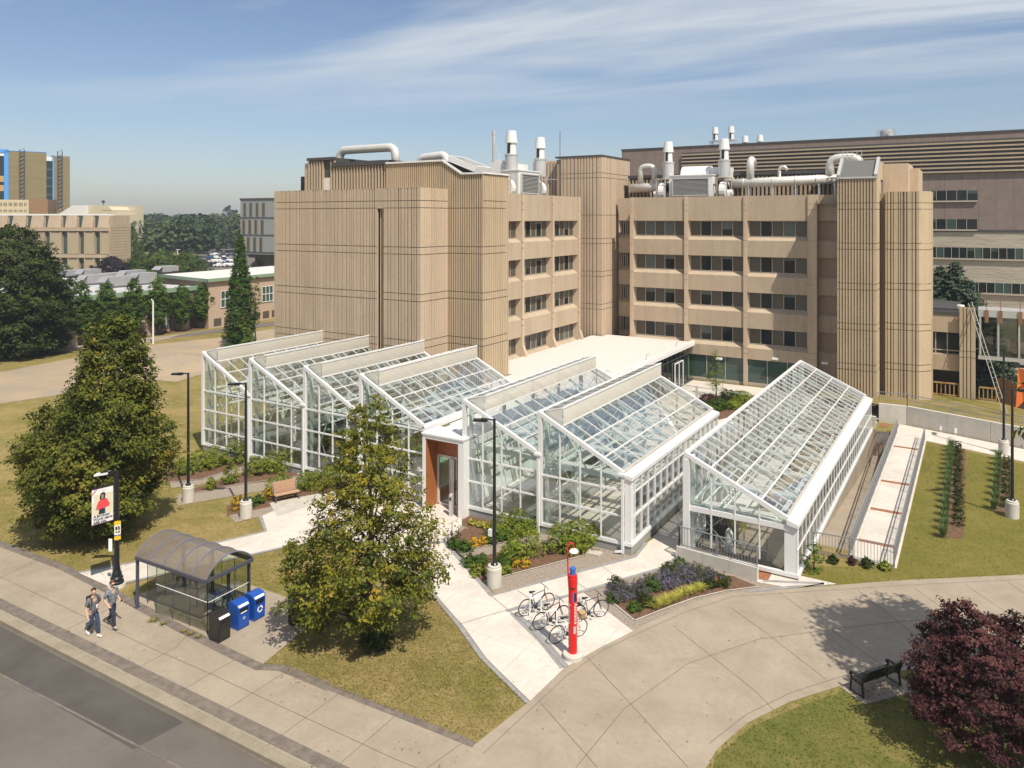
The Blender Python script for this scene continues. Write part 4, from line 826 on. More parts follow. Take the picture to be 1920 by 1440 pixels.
# glazed footbridge at the right edge
FB = empty('footbridge', (3, 88, 0), 'glazed steel footbridge at the right edge under repair', 'footbridge')
fy = ly+.6; f0 = onY(1834, 620, fy).x; zz = lambda py: onY(1880, py, fy).z; zt, z2, z1, z0 = zz(583), zz(596), zz(670), zz(677); f1 = f0+16
mb = MB(); mb.box(f0, f1, fy, fy+3, z0, z1); mb.box(f0, f1, fy, fy+3, z2, zt); x = f0+.1; 
for px in (1838, 1872, 1911, 1950, 1990): xx = onY(px, 620, fy).x; mb.bar((xx, fy+.06, z1), (xx, fy+.06, z2), .14, .14, up=(0, 1, 0)); mb.bar((xx, fy+2.9, z1), (xx, fy+2.9, z2), .14, .14, up=(0, 1, 0))
mb.build('frame', M['steel'], FB); mb = MB(); mb.quad((f0, fy+.07, z1), (f1, fy+.07, z1), (f1, fy+.07, z2), (f0, fy+.07, z2)); mb.quad((f0, fy+2.88, z1), (f1, fy+2.88, z1), (f1, fy+2.88, z2), (f0, fy+2.88, z2)); mb.build('glass', glassmat('bridge_glass', (.42, .45, .42), base=.1), FB)
mb = MB()
for px in (1850, 1876, 1913): xx = onY(px, 580, fy).x; mb.tube([(xx, fy+.1, zt), (xx, fy+.1, zt+1.1)], .03, 6); mb.box(xx-.15, xx+.15, fy-.08, fy+.02, zt-1.1, zt)
mb.bar((f0, fy+.1, zt+1.05), (f1, fy+.1, zt+1.05), .025); mb.bar((f0, fy+.1, zt+.6), (f1, fy+.1, zt+.6), .025); mb.build('safety_rail', M['fencewood'], FB)
M['steel2x'] = mat('dull_aluminium', (.26, .25, .22), .6); mb = MB(); p, q = onY(1819, 568, fy-.8), onY(1890, 752, fy-6.5); q.z = 0
d = (q-p).normalized(); n_ = d.cross(Vector((0, 1, 0))).normalized()*.14
mb.bar(p-n_, q-n_, .05); mb.bar(p+n_, q+n_, .05)
for k in range(24): c = p+(q-p)*(k+.5)/24; mb.bar(c-n_, c+n_, .04)
tag(mb.build('ladder', M['steel2x']), 'long aluminium ladder leaning on the footbridge end', 'ladder')
mb = MB(); p = onY(1801, 584, ly+.8); mb.lathe((p.x, p.y, p.z), [(.3, -.05), (.32, 0), (.32, .55), (.28, .6)], 14); tag(mb.build('bucket', M['white']), 'white bucket on the low link roof', 'bucket')
# ================================================================ LEFT BACKGROUND BUILDINGS
GB = empty('grey_office_building', (-160, 180, 0), 'grey metal office building on columns with staggered narrow windows', 'building')
gd = 215.0; A = atd(451, 400, gd); B = atd(560, 400, gd*.955); ud = Vector((B.x-A.x, B.y-A.y, 0)).normalized(); nd = Vector((ud.y, -ud.x, 0))
def gz_(py): return CAMZ-(py-HZ)*gd/F
def gp(u, v, z): return A+ud*u+nd*v+Vector((0, 0, z-A.z))
Lg = 20; mb = MB()
def boxu(mb_, u0, u1, v0, v1, z0, z1, mi=0, P_=None):
    P_ = P_ or gp; vs = [P_(u, v, z) for z in (z0, z1) for v in (v0, v1) for u in (u0, u1)]; mb_.add(vs, [(0, 2, 3, 1), (4, 5, 7, 6), (0, 1, 5, 4), (2, 6, 7, 3), (0, 4, 6, 2), (1, 3, 7, 5)], mi)
boxu(mb, 0, Lg, -14, 0, gz_(476), gz_(375.5)); mb.build('wall', mat('grey_cladding', (.27, .29, .30), .6, var=.05), GB)
mb = MB(); boxu(mb, -.15, Lg, -14, .15, gz_(375.5), gz_(372)); 
for py in (408, 440, 472): boxu(mb, -.1, Lg, -.1, .12, gz_(py+1), gz_(py-.6))
boxu(mb, 1.5, Lg, -12, -1.5, gz_(483), gz_(476)); boxu(mb, 6.5, Lg, -12, -2.5, gz_(500), gz_(483)); mb.build('trim', M['darkfascia'], GB)
pxu = lambda px: (px-451)*gd/F*1.02
for row, (ya, yb_, xs) in enumerate([(380.5, 406, (459, 474, 489.5, 505)), (412.5, 438, (456.5, 471.5, 486.5, 502)), (444.5, 471, (453, 468, 483.5, 499))]):
    for x in xs:
        o = MB(); u = pxu(x); boxu(o, u, u+.95, -.05, .05, gz_(yb_), gz_(ya)); w_ = o.build('window', M['tglass'], GB); o = MB(); boxu(o, u-.08, u, -.05, .1, gz_(yb_), gz_(ya)); boxu(o, u+.6, u+.68, -.05, .1, gz_(yb_), gz_(ya)); boxu(o, u+.92, u+1.0, -.05, .1, gz_(yb_), gz_(ya)); o.build('frame', M['fencewood'], w_)
mb = MB(); 
for u in (2, 8, 14): boxu(mb, u, u+.6, -4, -3.4, 0, gz_(476))
mb.build('column', M['darkfascia'], GB)
camR_, camF_ = Vector((CS, SN)), Vector((-SN, CS))
# patterned concrete hall
CB = empty('patterned_concrete_building', (-190, 120, 0), 'tan concrete building with pierced screen panels and leaning ribbed upper panels', 'building')
cd = 190.0; A2 = atd(-60, 400, cd*1.03); B2 = atd(243, 400, cd); ud2 = Vector((B2.x-A2.x, B2.y-A2.y, 0)); LC = ud2.length; ud2.normalize(); nd2 = Vector((ud2.y, -ud2.x, 0))
def cp(u, v, z): return Vector((A2.x, A2.y, 0))+ud2*u+nd2*v+Vector((0, 0, z))
def cu(px):   # distance along the facade for a photo column
    k = (px-960)/F; d_ = Vector((-SN+CS*k, CS+SN*k)); a_ = Vector((A2.x, A2.y)); m_ = Matrix(((d_.x, -ud2.x), (d_.y, -ud2.y))); s_ = m_.inverted() @ a_; return s_[1]
cz = lambda py: CAMZ-(py-HZ)*cd*1.01/F
mc = M['spand']; LF = cu(207); DS = 2.0
for it_ in range(60):
    q_ = cp(LF, -DS, 0); xx_, dd_ = q_.xy.dot(camR_), q_.xy.dot(camF_)
    if 960+F*xx_/dd_ > 243: break
    DS += .3
mb = MB(); boxu(mb, 0, LF-.01, -DS, -.6, 0, cz(404), 0, cp); boxu(mb, cu(205), LF+.3, -DS, .3, 0, cz(419), 0, cp); boxu(mb, 0, cu(207), -.6, .35, cz(433), cz(427), 0, cp); boxu(mb, 0, cu(207), -.6, .35, cz(483), cz(477), 0, cp); mb.build('wall', mc, CB)
mb = MB(); boxu(mb, 0, cu(200), -3, -.4, cz(404), cz(401), 0, cp); z = cz(429)
for k in range(14): boxu(mb, LF+.3, LF+.34, -DS, .3, cz(427+k*5.3), cz(426.4+k*5.3), 1, cp)
mb.build('roof_edge', [M['white'], M['concd']], CB)
scr = bpy.data.materials.new('pierced_screen'); scr.use_nodes = True; t = scr.node_tree; bb = t.nodes['Principled BSDF']; bb.inputs['Roughness'].default_value = .9
tcn = N(t, 'ShaderNodeTexCoord'); mpn = N(t, 'ShaderNodeMapping'); mpn.inputs['Scale'].default_value = (1.1, 1.1, 2.0); t.links.new(tcn.outputs['Object'], mpn.inputs[0])
br = N(t, 'ShaderNodeTexBrick'); br.inputs['Scale'].default_value = 1.1; br.inputs['Mortar Size'].default_value = .10; br.inputs['Color1'].default_value = (.07, .06, .035, 1); br.inputs['Color2'].default_value = (.09, .075, .04, 1); br.inputs['Mortar'].default_value = (.42, .35, .24, 1)
sx_ = N(t, 'ShaderNodeSeparateXYZ'); cx_ = N(t, 'ShaderNodeCombineXYZ'); t.links.new(mpn.outputs[0], sx_.inputs[0]); t.links.new(sx_.outputs[0], cx_.inputs[0]); t.links.new(sx_.outputs[2], cx_.inputs[1]); t.links.new(cx_.outputs[0], br.inputs[0]); t.links.new(br.outputs[0], bb.inputs['Base Color'])
cols = [(-8, 14), (22, 47), (62, 84), (95, 116), (128, 148), (159, 178), (189, 208)]
for i, (a, b) in enumerate(cols):
    for (ya, yb_) in ((435, 476), (484, 520)):
        o = MB(); boxu(o, cu(a)+.25, cu(b)-.25, -.1, .05, cz(yb_), cz(ya), 0, cp); p_ = o.build('screen_panel', scr, CB)
        o = MB(); boxu(o, cu(a), cu(a)+.25, -.6, .3, cz(yb_), cz(ya), 0, cp); boxu(o, cu(b)-.25, cu(b), -.6, .3, cz(yb_), cz(ya), 0, cp); o.build('fin', mc, CB)
        if i < 6:
            o = MB(); boxu(o, cu(b)+.1, cu(cols[i+1][0])-.1, -.59, -.5, cz(yb_), cz(ya), 0, cp); o.build('window', M['tglass'], CB)
    UP = [(-10, 12), (23, 47), (58, 80), (90, 113), (123, 143), (154, 173), (184, 203)]; a2, b2 = UP[i]; o = MB()
    P_ = [cp(cu(a2), -.5, cz(404)), cp(cu(b2), -.5, cz(404)), cp(cu(b2)+.4, .35, cz(427)), cp(cu(a2)+.1, .35, cz(427))]; nseg = 22
    for k in range(nseg):
        f0_, f1_ = k/nseg, (k+.62)/nseg; o.add([P_[0].lerp(P_[1], f0_)+nd2*.1, P_[0].lerp(P_[1], f1_)+nd2*.1, P_[3].lerp(P_[2], f1_)+nd2*.1, P_[3].lerp(P_[2], f0_)+nd2*.1], [(0, 1, 2, 3)])
    o.quad(P_[0], P_[1], P_[2], P_[3], 1); o.build('leaning_panel', [mc, M['conc']], CB)
    if i < 6: o = MB(); boxu(o, cu(b2)+.45, cu(UP[i+1][0])-.2, -.58, -.5, cz(426), cz(405), 0, cp); o.build('window', M['tglass'], CB)
# tall tower far left
TB = empty('tall_campus_building', (-300, 150, 0), 'tall brown building with bright blue trim rising behind the pierced screens', 'building')
td = 330.0; A3 = atd(-40, 300, td*.97); B3 = atd(131, 300, td*1.03); A2s, ud2s, nd2s = A2, ud2, nd2
ud3 = Vector((B3.x-A3.x, B3.y-A3.y, 0)); L3 = ud3.length; ud3.normalize(); nd3 = Vector((ud3.y, -ud3.x, 0))
def tp(u, v, z): return Vector((A3.x, A3.y, 0))+ud3*u+nd3*v+Vector((0, 0, z))
def tu(px): k = (px-960)/F; d_ = Vector((-SN+CS*k, CS+SN*k)); m_ = Matrix(((d_.x, -ud3.x), (d_.y, -ud3.y))); return (m_.inverted() @ Vector((A3.x, A3.y)))[1]
tzz = lambda py: CAMZ-(py-HZ)*td/F
mbw = mat('olive_brown_brick', (.235, .185, .085), .9, var=.18, vscale=.25, stretch=(.3, .3, 3)); ORG = mat('orange_panel', (.48, .27, .09), .7)
BL = mat('bright_blue_trim', (.06, .30, .72), .5)
mb = MB(); boxu(mb, tu(16), tu(87), -30, 0, 0, tzz(284.5), 0, tp); boxu(mb, tu(101), tu(131), -25, .2, 0, tzz(290), 0, tp); mb.build('wall', mbw, TB)
mb = MB(); boxu(mb, 0, tu(7.5), -20, -.3, 0, tzz(290), 0, tp)
for ya, yb_ in ((331, 342), (348, 359)): boxu(mb, 0, tu(7.2), -.3, -.1, tzz(yb_), tzz(ya), 1, tp)
boxu(mb, 0, tu(7.4), -.3, 0, tzz(294), tzz(288), 2, tp); mb.build('glazed_bay', [M['wglass'], ORG, M['white']], TB)
mb = MB(); boxu(mb, tu(7.5), tu(16), -20, .3, 0, tzz(282.5), 0, tp); boxu(mb, 0, tu(16), -20, .3, tzz(288), tzz(282), 0, tp); boxu(mb, tu(98.5), tu(101.2), -20, .35, 0, tzz(289), 0, tp)
for py in (296, 336, 377): boxu(mb, tu(107), tu(110.5), .2, .3, tzz(py+2.2), tzz(py-1.5), 0, tp)
boxu(mb, tu(16), tu(87), -.5, .1, tzz(284.5), tzz(283.5), 0, tp); mb.build('blue_trim', BL, TB)
mb = MB(); boxu(mb, tu(87), tu(98.5), -20, -.4, 0, tzz(293), 0, tp); boxu(mb, tu(87.2), tu(98), -.4, .0, tzz(300), tzz(292), 1, tp)
for k in range(8): boxu(mb, tu(87.2), tu(98), -.4, -.2, tzz(318+k*16), tzz(315+k*16), 2, tp)
mb.build('stair_glazing', [M['wglass'], M['white'], M['tglass']], TB)
for px in (41, 112): 
    mb = MB()
    for s_ in (-.9, .9): u = tu(px)+s_; mb.bar(tp(u, .8, tzz(392)), tp(u, .8, tzz(281)), .25)
    for k in range(30): z = tzz(392)+k*(tzz(281)-tzz(392))/30; mb.bar(tp(tu(px)-.9, .8, z), tp(tu(px)+.9, .8, z+(1.6 if k % 2 else 0)), .18)
    mb.build('mast_climber', M['darkfascia'], TB)
# cream building with small windows in front of the tower + low blocks
SB = empty('cream_windowed_building', (-240, 120, 0), 'cream building with rows of small dark windows below the tall brown building', 'building')
mb = MB(); d5 = 250.0; 
def sp(u, v, z): return tp(u, v+ (td-d5)*.95, z)
P5 = lambda px: atd(px, 400, d5)
a5, b5 = atd(-40, 400, d5), atd(54, 400, d5*1.02); u5 = Vector((b5.x-a5.x, b5.y-a5.y, 0)); L5 = u5.length; u5.normalize(); n5 = Vector((u5.y, -u5.x, 0))
def s5(u, v, z): return Vector((a5.x, a5.y, 0))+u5*u+n5*v+Vector((0, 0, z))
z5 = lambda py: CAMZ-(py-HZ)*d5/F
boxu(mb, 0, L5, -20, 0, 0, z5(374), 0, s5); mb.build('wall', mat('cream_precast', (.52, .44, .29), .8, var=.05), SB); mb = MB()
for py in (379.5, 393):
    for k in range(34):
        if k % 4 != 3: u = 1+k*(L5-1.5)/34; boxu(mb, u, u+.33*(L5-1.5)/34*1.4, 0, .06, z5(py+6.5 if py < 385 else py+4), z5(py), 0, s5)
mb.build('windows', M['wglass'], SB)
mb = MB(); boxu(mb, L5+.1, L5+5.5, -15, 0, 0, z5(372.5), 0, s5); mb.build('side_wall', mat('brown_wall', (.26, .15, .075), .9, var=.1), SB)
PB = empty('pale_roofscape_building', (-220, 150, 0), 'pale low block with grey sloping roof and a dish, right of the tall building', 'building')
a6, b6 = atd(116, 400, 262), atd(232, 400, 255); u6 = Vector((b6.x-a6.x, b6.y-a6.y, 0)); L6 = u6.length; u6.normalize(); n6 = Vector((u6.y, -u6.x, 0))
def s6(u, v, z): return Vector((a6.x, a6.y, 0))+u6*u+n6*v+Vector((0, 0, z))
z6 = lambda py: CAMZ-(py-HZ)*258/F; q6 = lambda px: (px-116)/116*L6
mb = MB(); boxu(mb, q6(166), q6(212), -14, 0, 0, z6(385.5), 0, s6); boxu(mb, q6(200), q6(222), -10, 2, 0, z6(394), 0, s6); boxu(mb, q6(218), q6(227), -8, 1, 0, z6(402), 0, s6); boxu(mb, q6(219), q6(226), 1.01, 1.1, z6(410), z6(404), 1, s6)
mb.add([s6(q6(198), 2.1, z6(394)), s6(q6(219), 2.1, z6(394)), s6(q6(214), 2.1, z6(388)), s6(q6(203), 2.1, z6(388)), s6(q6(198), -6, z6(394)), s6(q6(219), -6, z6(394)), s6(q6(214), -6, z6(388)), s6(q6(203), -6, z6(388))], [(0, 1, 2, 3), (1, 5, 6, 2), (3, 2, 6, 7), (0, 3, 7, 4)])
mb.build('wall', [mat('cream_block', (.55, .48, .34), .85, var=.05), ORG], PB)
mb = MB(); mb.add([s6(q6(118), 2, z6(402)), s6(q6(150), 2, z6(402)), s6(q6(166), 2, z6(385)), s6(q6(146), 2, z6(385)), s6(q6(118), -9, z6(402)), s6(q6(146), -9, z6(385)), s6(q6(166), -9, z6(385)), s6(q6(166), 2, z6(402)), s6(q6(166), -9, z6(402))], [(0, 1, 2, 3), (0, 3, 5, 4), (3, 2, 6, 5), (1, 7, 2), (7, 8, 6, 2)])
mb.build('sloping_roof', M['ahu'], PB); mb = MB(); mb.tube([s6(q6(190), -1, z6(386)), s6(q6(190), -1, z6(379))], .1, 6); mb.lathe(s6(q6(190), -1, z6(378.5)), [(.1, -.5), (.5, -.2), (.55, .3), (.2, .6)], 10); mb.build('dish', M['darkfascia'], PB)
# one-storey white-roofed building with grey roof units, brick wing
LB = empty('flat_roofed_building', (-95, 65, 0), 'long low brick building with white flat roof and green roof trim', 'building')
def poly_from(px_z): return [G(px, py, z).xy for px, py, z in px_z]
zR = 6.3; fr0, fr1 = G(-160, 585, zR).xy, G(365, 537, zR).xy; fd = (fr1-fr0).normalized(); fn = Vector((-fd.y, fd.x)); Lf = (fr1-fr0).length
def lp(u, v, z): p = fr0+fd*u+fn*v; return Vector((p.x, p.y, z))
mb = MB(); boxu(mb, 0, Lf, 1.2, 38, 0, zR-.5, 0, lp); mb.build('wall', mat('tan_brick', (.42, .30, .20), .9, var=.12, vscale=2), LB)
mb = MB(); boxu(mb, -.5, Lf+.5, -.6, 38.6, zR-.35, zR-.02, 0, lp); mb.build('roof', mat('grey_white_roofing', (.50, .49, .47), .9, var=1, vscale=.15, col2=(.36, .36, .36)), LB)
mb = MB(); boxu(mb, -.6, Lf+.6, -.75, -.6, zR-.5, zR+.12, 0, lp); boxu(mb, -.6, Lf+.6, -.6, -.3, zR-.01, zR+.13, 0, lp); mb.build('roof_trim', mat('green_copper_trim', (.20, .30, .20), .7), LB)
for k in range(9):
    o = MB(); u = Lf-3-k*5.6; boxu(o, u-3.2, u, 1.1, 1.18, .5, 4.9, 0, lp); w_ = o.build('window', M['wblind'], LB); o = MB()
    for j in range(4): uu = u-3.2*j/3; boxu(o, uu-.04, uu+.04, 1.02, 1.1, .5, 4.9, 0, lp)
    o.build('frame', M['white'], w_); o = MB(); boxu(o, u+.5, u+1.9, -.2, 1.1, 0, 2.0, 0, lp); boxu(o, u+.9, u+1.6, .3, 1.15, 0, zR-.5, 0, lp); o.build('buttress', M['spand'], LB)
zR2 = 7.3; w0, w1 = G(391, 525, zR2), G(600, 506, zR2); wd_ = (w1-w0).xy.normalized(); wn_ = (G(304, 516, zR2)-w0).xy; DW = wn_.length; wn_.normalize(); Lw = (w1-w0).length
def wp(u, v, z): p = w0.xy+wd_*u+wn_*v; return Vector((p.x, p.y, z))
mb = MB(); boxu(mb, 0, Lw, 0, DW, 0, zR2-.1, 0, wp); tag(mb.build('brick_wing', mat('pinkish_brick', (.47, .35, .255), .9, var=.1, vscale=3), LB), 'taller pinkish brick wing with big framed windows')
mb = MB(); boxu(mb, -.4, Lw, -.4, DW+.4, zR2-.1, zR2+.1, 0, wp); mb.build('wing_roof', M['trooff'], LB); mb = MB(); boxu(mb, -.5, Lw, -.5, -.4, zR2-.3, zR2+.2, 0, wp); boxu(mb, -.5, -.4, -.5, DW+.4, zR2-.3, zR2+.2, 0, wp); mb.build('wing_trim', bpy.data.materials['green_copper_trim'], LB)
for u in (2.3, 10.8):
    o = MB(); boxu(o, u, u+2.4, -.06, 0.02, 2.9, 5.5, 0, wp); w_ = o.build('window', M['tglass'], LB); o = MB()
    for j in range(4): boxu(o, u+.8*j-.05, u+.8*j+.05, -.14, -.05, 2.9, 5.5, 0, wp)
    for j in range(3): boxu(o, u, u+2.4, -.13, -.05, 2.9+1.25*j, 3.0+1.25*j, 0, wp)
    o.build('frame', M['white'], w_)
o = MB(); 
for k in range(8): boxu(o, 1+k*2, 2.4+k*2, -.05, .02, .3, 1.4, 0, wp)
o.build('basement_windows', M['bronze'], LB)
UG = 'grey roof units on the low building'; M['rufu'] = mat('grey_unit', (.30, .30, .31), .6, var=.1)
for i, (px, py, w, h, lb) in enumerate([(101, 517, 3.0, 1.4, 'farthest left'), (134, 519, 2.8, 1.2, 'second from left'), (168, 522, 2.9, 1.6, 'third from left'), (177, 533, 3.4, 1.5, 'nearest, in front of the third'), (214, 526, 3.2, 1.3, 'in the middle of the row'), (222, 538, 4.2, 1.6, 'widest, front centre'), (249, 526, 3.4, 1.7, 'behind the widest'), (270, 533, 3.0, 1.8, 'dark-faced, right end'), (313, 512, 3.0, 1.2, 'far right near the brick wing roof')]):
    p = G(px, py, zR if px < 300 else zR2); o = empty('roof_unit', p, 'grey boxy roof unit on the low white roof, '+lb, 'roof unit', UG); mb = MB(); u2 = fd; 
    def rp(u, v, z): q = p.xy+fd*u+fn*v; return Vector((q.x, q.y, p.z+z))
    boxu(mb, -w/2, w/2, -1, 1, .25, h, 0, rp); boxu(mb, -w/2+.2, w/2-.2, -.8, .8, 0, .25, 0, rp)
    mb.add([rp(-w/2, -1.02, h), rp(-w/2, 1, h), rp(-w/2-.7, 1, h*.55), rp(-w/2-.7, -1, h*.55)], [(0, 1, 2, 3)]); mb.build('casing', M['rufu'], o)
    mb = MB(); boxu(mb, w/2-1.3, w/2-.1, -1.06, -1.0, .35, h-.15, 0, rp); mb.build('grille', M['plinth'], o)
# ================================================================ GLASSHOUSES
YF = 35.02
def lerp(a, b, t): return a+(b-a)*t
def bay(GH, x0, x1, y0, y1, zh, zl, rails, mull, npurl, step, vent=True, left_open=True, purl_x=None):
    """one saw-tooth bay: high on x0, low on x1"""
    SL = lambda x: zh+(zl-zh)*(x-x0)/(x1-x0)
    xm = lambda f: x0+(x1-x0)*f
    fr = MB(); base = .62
    for y in (y0, y1):
        s_ = -1 if y == y0 else 1
        fr.bar((x0+.02, y, .45), (x0+.02, y, zh), .22, .2, up=(0, 1, 0))                       # high post
        fr.bar((x0-.05, y+s_*.03, zh+.02), (x1+.05, y+s_*.03, zl+.02), .16, .2, up=(0, 0, 1))   # verge
        for f in mull: fr.bar((xm(f), y, .6), (xm(f), y, SL(xm(f))-.02), .06, .10, up=(0, 1, 0))
        for i, z in enumerate(rails):
            if z < SL(x1): xe = x1
            else: xe = x0+(x1-x0)*(zh-z)/(zh-zl)
            fr.bar((x0+.1, y, z), (xe-.05, y, z), .075, .09)
    # ridge, eave, purlins
    fr.bar((x0, y0-.05, zh+.03), (x0, y1+.05, zh+.03), .16, .14); fr.bar((x1-.02, y0, zl-.06), (x1-.02, y1, zl-.06), .14, .2)
    for f in (purl_x or [i/(npurl+1) for i in range(1, npurl+1)]): fr.bar((xm(f), y0, SL(xm(f))+.03), (xm(f), y1, SL(xm(f))+.03), .06, .06)
    n = int(round((y1-y0)/step))
    for k in range(1, n):
        y = lerp(y0, y1, k/n); fr.bar((x0, y, zh+.02), (x1, y, zl+.02), .035, .05)
    fr.build('bay_frame', M['white'], GH)
    # interior steel: posts, trusses, ties
    it = MB(); m = int(round((y1-y0)/3.4))
    for k in range(0, m+1):
        y = lerp(y0+.35, y1-.35, k/m); 
        it.bar((x0+.22, y, 0), (x0+.22, y, zh-.1), .16, .16); it.bar((x0+.2, y, zh-.22), (x1-.1, y, zl-.22), .07, .13)
        it.bar((x0+.2, y, zl-.30), (x1-.1, y, zl-.30), .08, .12)
        it.bar((x0+.2, y, zl-.3), (lerp(x0, x1, .3), y, SL(lerp(x0, x1, .3))-.25), .05); it.bar((lerp(x0, x1, .3), y, SL(lerp(x0, x1, .3))-.25), (lerp(x0, x1, .55), y, zl-.3), .05); it.bar((lerp(x0, x1, .55), y, zl-.3), (lerp(x0, x1, .8), y, SL(lerp(x0, x1, .8))-.25), .05)
        if k < m and k % 2 == 0:
            y2 = lerp(y0+.35, y1-.35, (k+1)/m); it.bar((x0+.22, y, .6), (x0+.22, y2, zh-.6), .025); it.bar((x0+.22, y2, .6), (x0+.22, y, zh-.6), .025)
    for f in (.12, .34, .62, .86):
        it.bar((xm(f), y0+.3, zl-.42), (xm(f), y1-.3, zl-.42), .06)
    for f in (.22, .48, .74): it.bar((xm(f), y0+.4, zl-.75), (xm(f), y1-.4, zl-.75), .05, .09)
    cl = MB(); y = y0+1.2
    while y < y1-1.5: cl.box(xm(.08), xm(.92), y, y+.55, zl-.56, zl-.50); y += 3.4
    cl.build('shade_cloth', M['cloth'], GH)
    for z in rails[:2]: it.bar((x0+.1, y0+.3, z), (x0+.1, y1-.3, z), .08)
    it.bar((x0+.15, y0+.30, zl-.35), (x1-.1, y0+.30, zl-.35), .1, .24)
    it.bar((x0+.3, y0+.25, .7), (xm(.42), y0+.25, zl-.4), .03); it.bar((xm(.42), y0+.25, .7), (x0+.3, y0+.25, zl-.4), .03)
    it.build('inner_frame', M['mint'], GH)
    # glass: front and back gable, roof, high side
    g = MB()
    for y in (y0+.02, y1-.02): g = MB(); g.add([(x0+.05, y, .6), (x1, y, .6), (x1, y, zl-.05), (x0+.05, y, zh-.05)], [(0, 1, 2, 3)]); g.build('gable_glass', M['glass'], GH)
    g = MB(); g.quad((x0, y0, zh-.01), (x1, y0, zl-.01), (x1, y1, zl-.01), (x0, y1, zh-.01)); g.build('roof_glass', M['roofglass'], GH)
    g = MB(); g.quad((x0-.01, y0, .6 if left_open else zl), (x0-.01, y1, .6 if left_open else zl), (x0-.01, y1, zh), (x0-.01, y0, zh)); g.build('side_glass', M['glass'], GH)
    if left_open:
        sf = MB(); yy = y0
        while yy <= y1: sf.bar((x0, yy, .5), (x0, yy, zh), .07, .1, up=(1, 0, 0)); yy += 1.2
        for z in rails: sf.bar((x0, y0, z), (x0, y1, z), .08)
        sf.build('side_frame', M['white'], GH)
    if vent:
        vx, vz = x0+1.18, zh+.36; vr = SL(vx); ya = y0+.25; s1 = MB(); nl = 13
        bow = lambda t: .03*math.sin(math.pi*t)
        for k in range(nl):        # pleated screen: front face and end
            t0, t1 = k/nl, (k+1)/nl; za, zb_ = lerp(vr+.06, vz-.06, t0), lerp(vr+.06, vz-.06, t1); o0, o1 = bow(t0), bow(t1); zm = (za+zb_)/2; om = (o0+o1)/2+.035
            s1.add([(vx+o0, ya, za), (vx+o0, y1, za), (vx+om, y1, zm), (vx+om, ya, zm), (vx+o1, y1, zb_), (vx+o1, ya, zb_)], [(0, 1, 2, 3), (3, 2, 4, 5)])
        s1.add([(x0+.12, ya-.02, zh), (vx, ya-.02, vr+.05), (vx, ya-.02, vz-.04)], [(0, 1, 2)]); s1.add([(x0+.12, y1, zh), (vx, y1, vr+.05), (vx, y1, vz-.04)], [(0, 1, 2)])
        s1.build('vent_screen', M['screen'], GH)
        s2 = MB(); s2.bar((vx+.02, ya, vz), (vx+.02, y1+.03, vz), .08, .09); s2.bar((x0, ya, zh+.08), (vx, ya, vz), .06, .06); s2.bar((x0, y1, zh+.08), (vx, y1, vz), .06, .06)
        yy = ya+1.1
        while yy < y1: s2.bar((x0, yy, zh+.09), (vx, yy, vz-.01), .035, .04); yy += 1.1
        s2.bar((vx, ya, vr+.05), (vx, y1, vr+.05), .1, .08); s2.build('vent_frame', M['white'], GH)
        g = MB(); g.quad((x0, ya, zh+.06), (vx, ya, vz-.03), (vx, y1, vz-.03), (x0, y1, zh+.06)); g.build('vent_glass', M['screenglass'], GH)
M['screenglass'] = glassmat('shaded_vent_glass', (.62, .62, .58), base=.12, extra=.5)
def plinth(GH, x0, x1, y0, y1, zp=.43, mp='plinth', sides='FBLR'):
    a = MB(); b = MB(); t = .22
    for ch, r in dict(F=(x0, x1, y0, y0+t), B=(x0, x1, y1-t, y1), L=(x0, x0+t, y0+t, y1-t), R=(x1-t, x1, y0+t, y1-t)).items():
        if ch in sides: a.box(*r, 0, zp)
    e = .05
    if 'F' in sides: b.box(x0-e, x1+e, y0-e, y0+.16, zp+.002, zp+.17)
    if 'B' in sides: b.box(x0-e, x1+e, y1-.16, y1+e, zp+.002, zp+.17)
    if 'L' in sides: b.box(x0-e, x0+.16, y0+.162, y1-.162, zp+.002, zp+.17)
    if 'R' in sides: b.box(x1-.16, x1+e, y0+.162, y1-.162, zp+.002, zp+.17)
    a.build('plinth', M[mp], GH); b.build('sill', M['white'], GH)
def downpipe(GH, x, y, zt, side=-1):
    m = MB(); m.bar((x, y-.12, .05), (x, y-.12, zt), .13, .1, up=(0, 1, 0)); m.bar((x, y-.12, .18), (x-.35, y-.25, .12), .09); m.box(x-.2, x+.16, y-.22, y+.05, zt, zt+.12); m.build('downpipe', M['white'], GH)
A_ = empty('greenhouse', (-37, 41, 0), 'larger white glasshouse of four saw-tooth bays left of the wood-lined entrance', 'greenhouse', 'glasshouses')
XS = [onY(px, py, YF).x for px, py in ((381, 661), (469.5, 673), (572, 688), (677, 703))]; XE = -27.2
ends = XS[1:]+[XE]
for i in range(4):
    bay(A_, XS[i], ends[i]-.12, YF, 45.8, 6.95, 4.55, [4.3, 2.95, 1.62], (.27, .52, .78), 3, 1.12, left_open=(i == 0), purl_x=(.5, .75))
    if i < 3: downpipe(A_, ends[i]-.05, YF, 4.5)
plinth(A_, XS[0], XE, YF, 45.8)
for x in ends[:-1]: m = MB(); m.box(x-.24, x-.02, YF+.02, YF+.2, .62, 4.5); m.box(x-.2, x+.02, YF+.1, 45.7, 4.35, 4.5); m.build('valley_gutter', M['white'], A_)
m = MB(); m.box(XE-.14, XE+.02, YF, 45.8, 4.2, 4.5); m.build('valley_gutter', M['white'], A_)
m = MB(); m.sheet([(XS[0]+.3, YF+.3), (XE-.3, YF+.3), (XE-.3, 45.6), (XS[0]+.3, 45.6)], .06); m.build('floor', M['newconc'], A_)
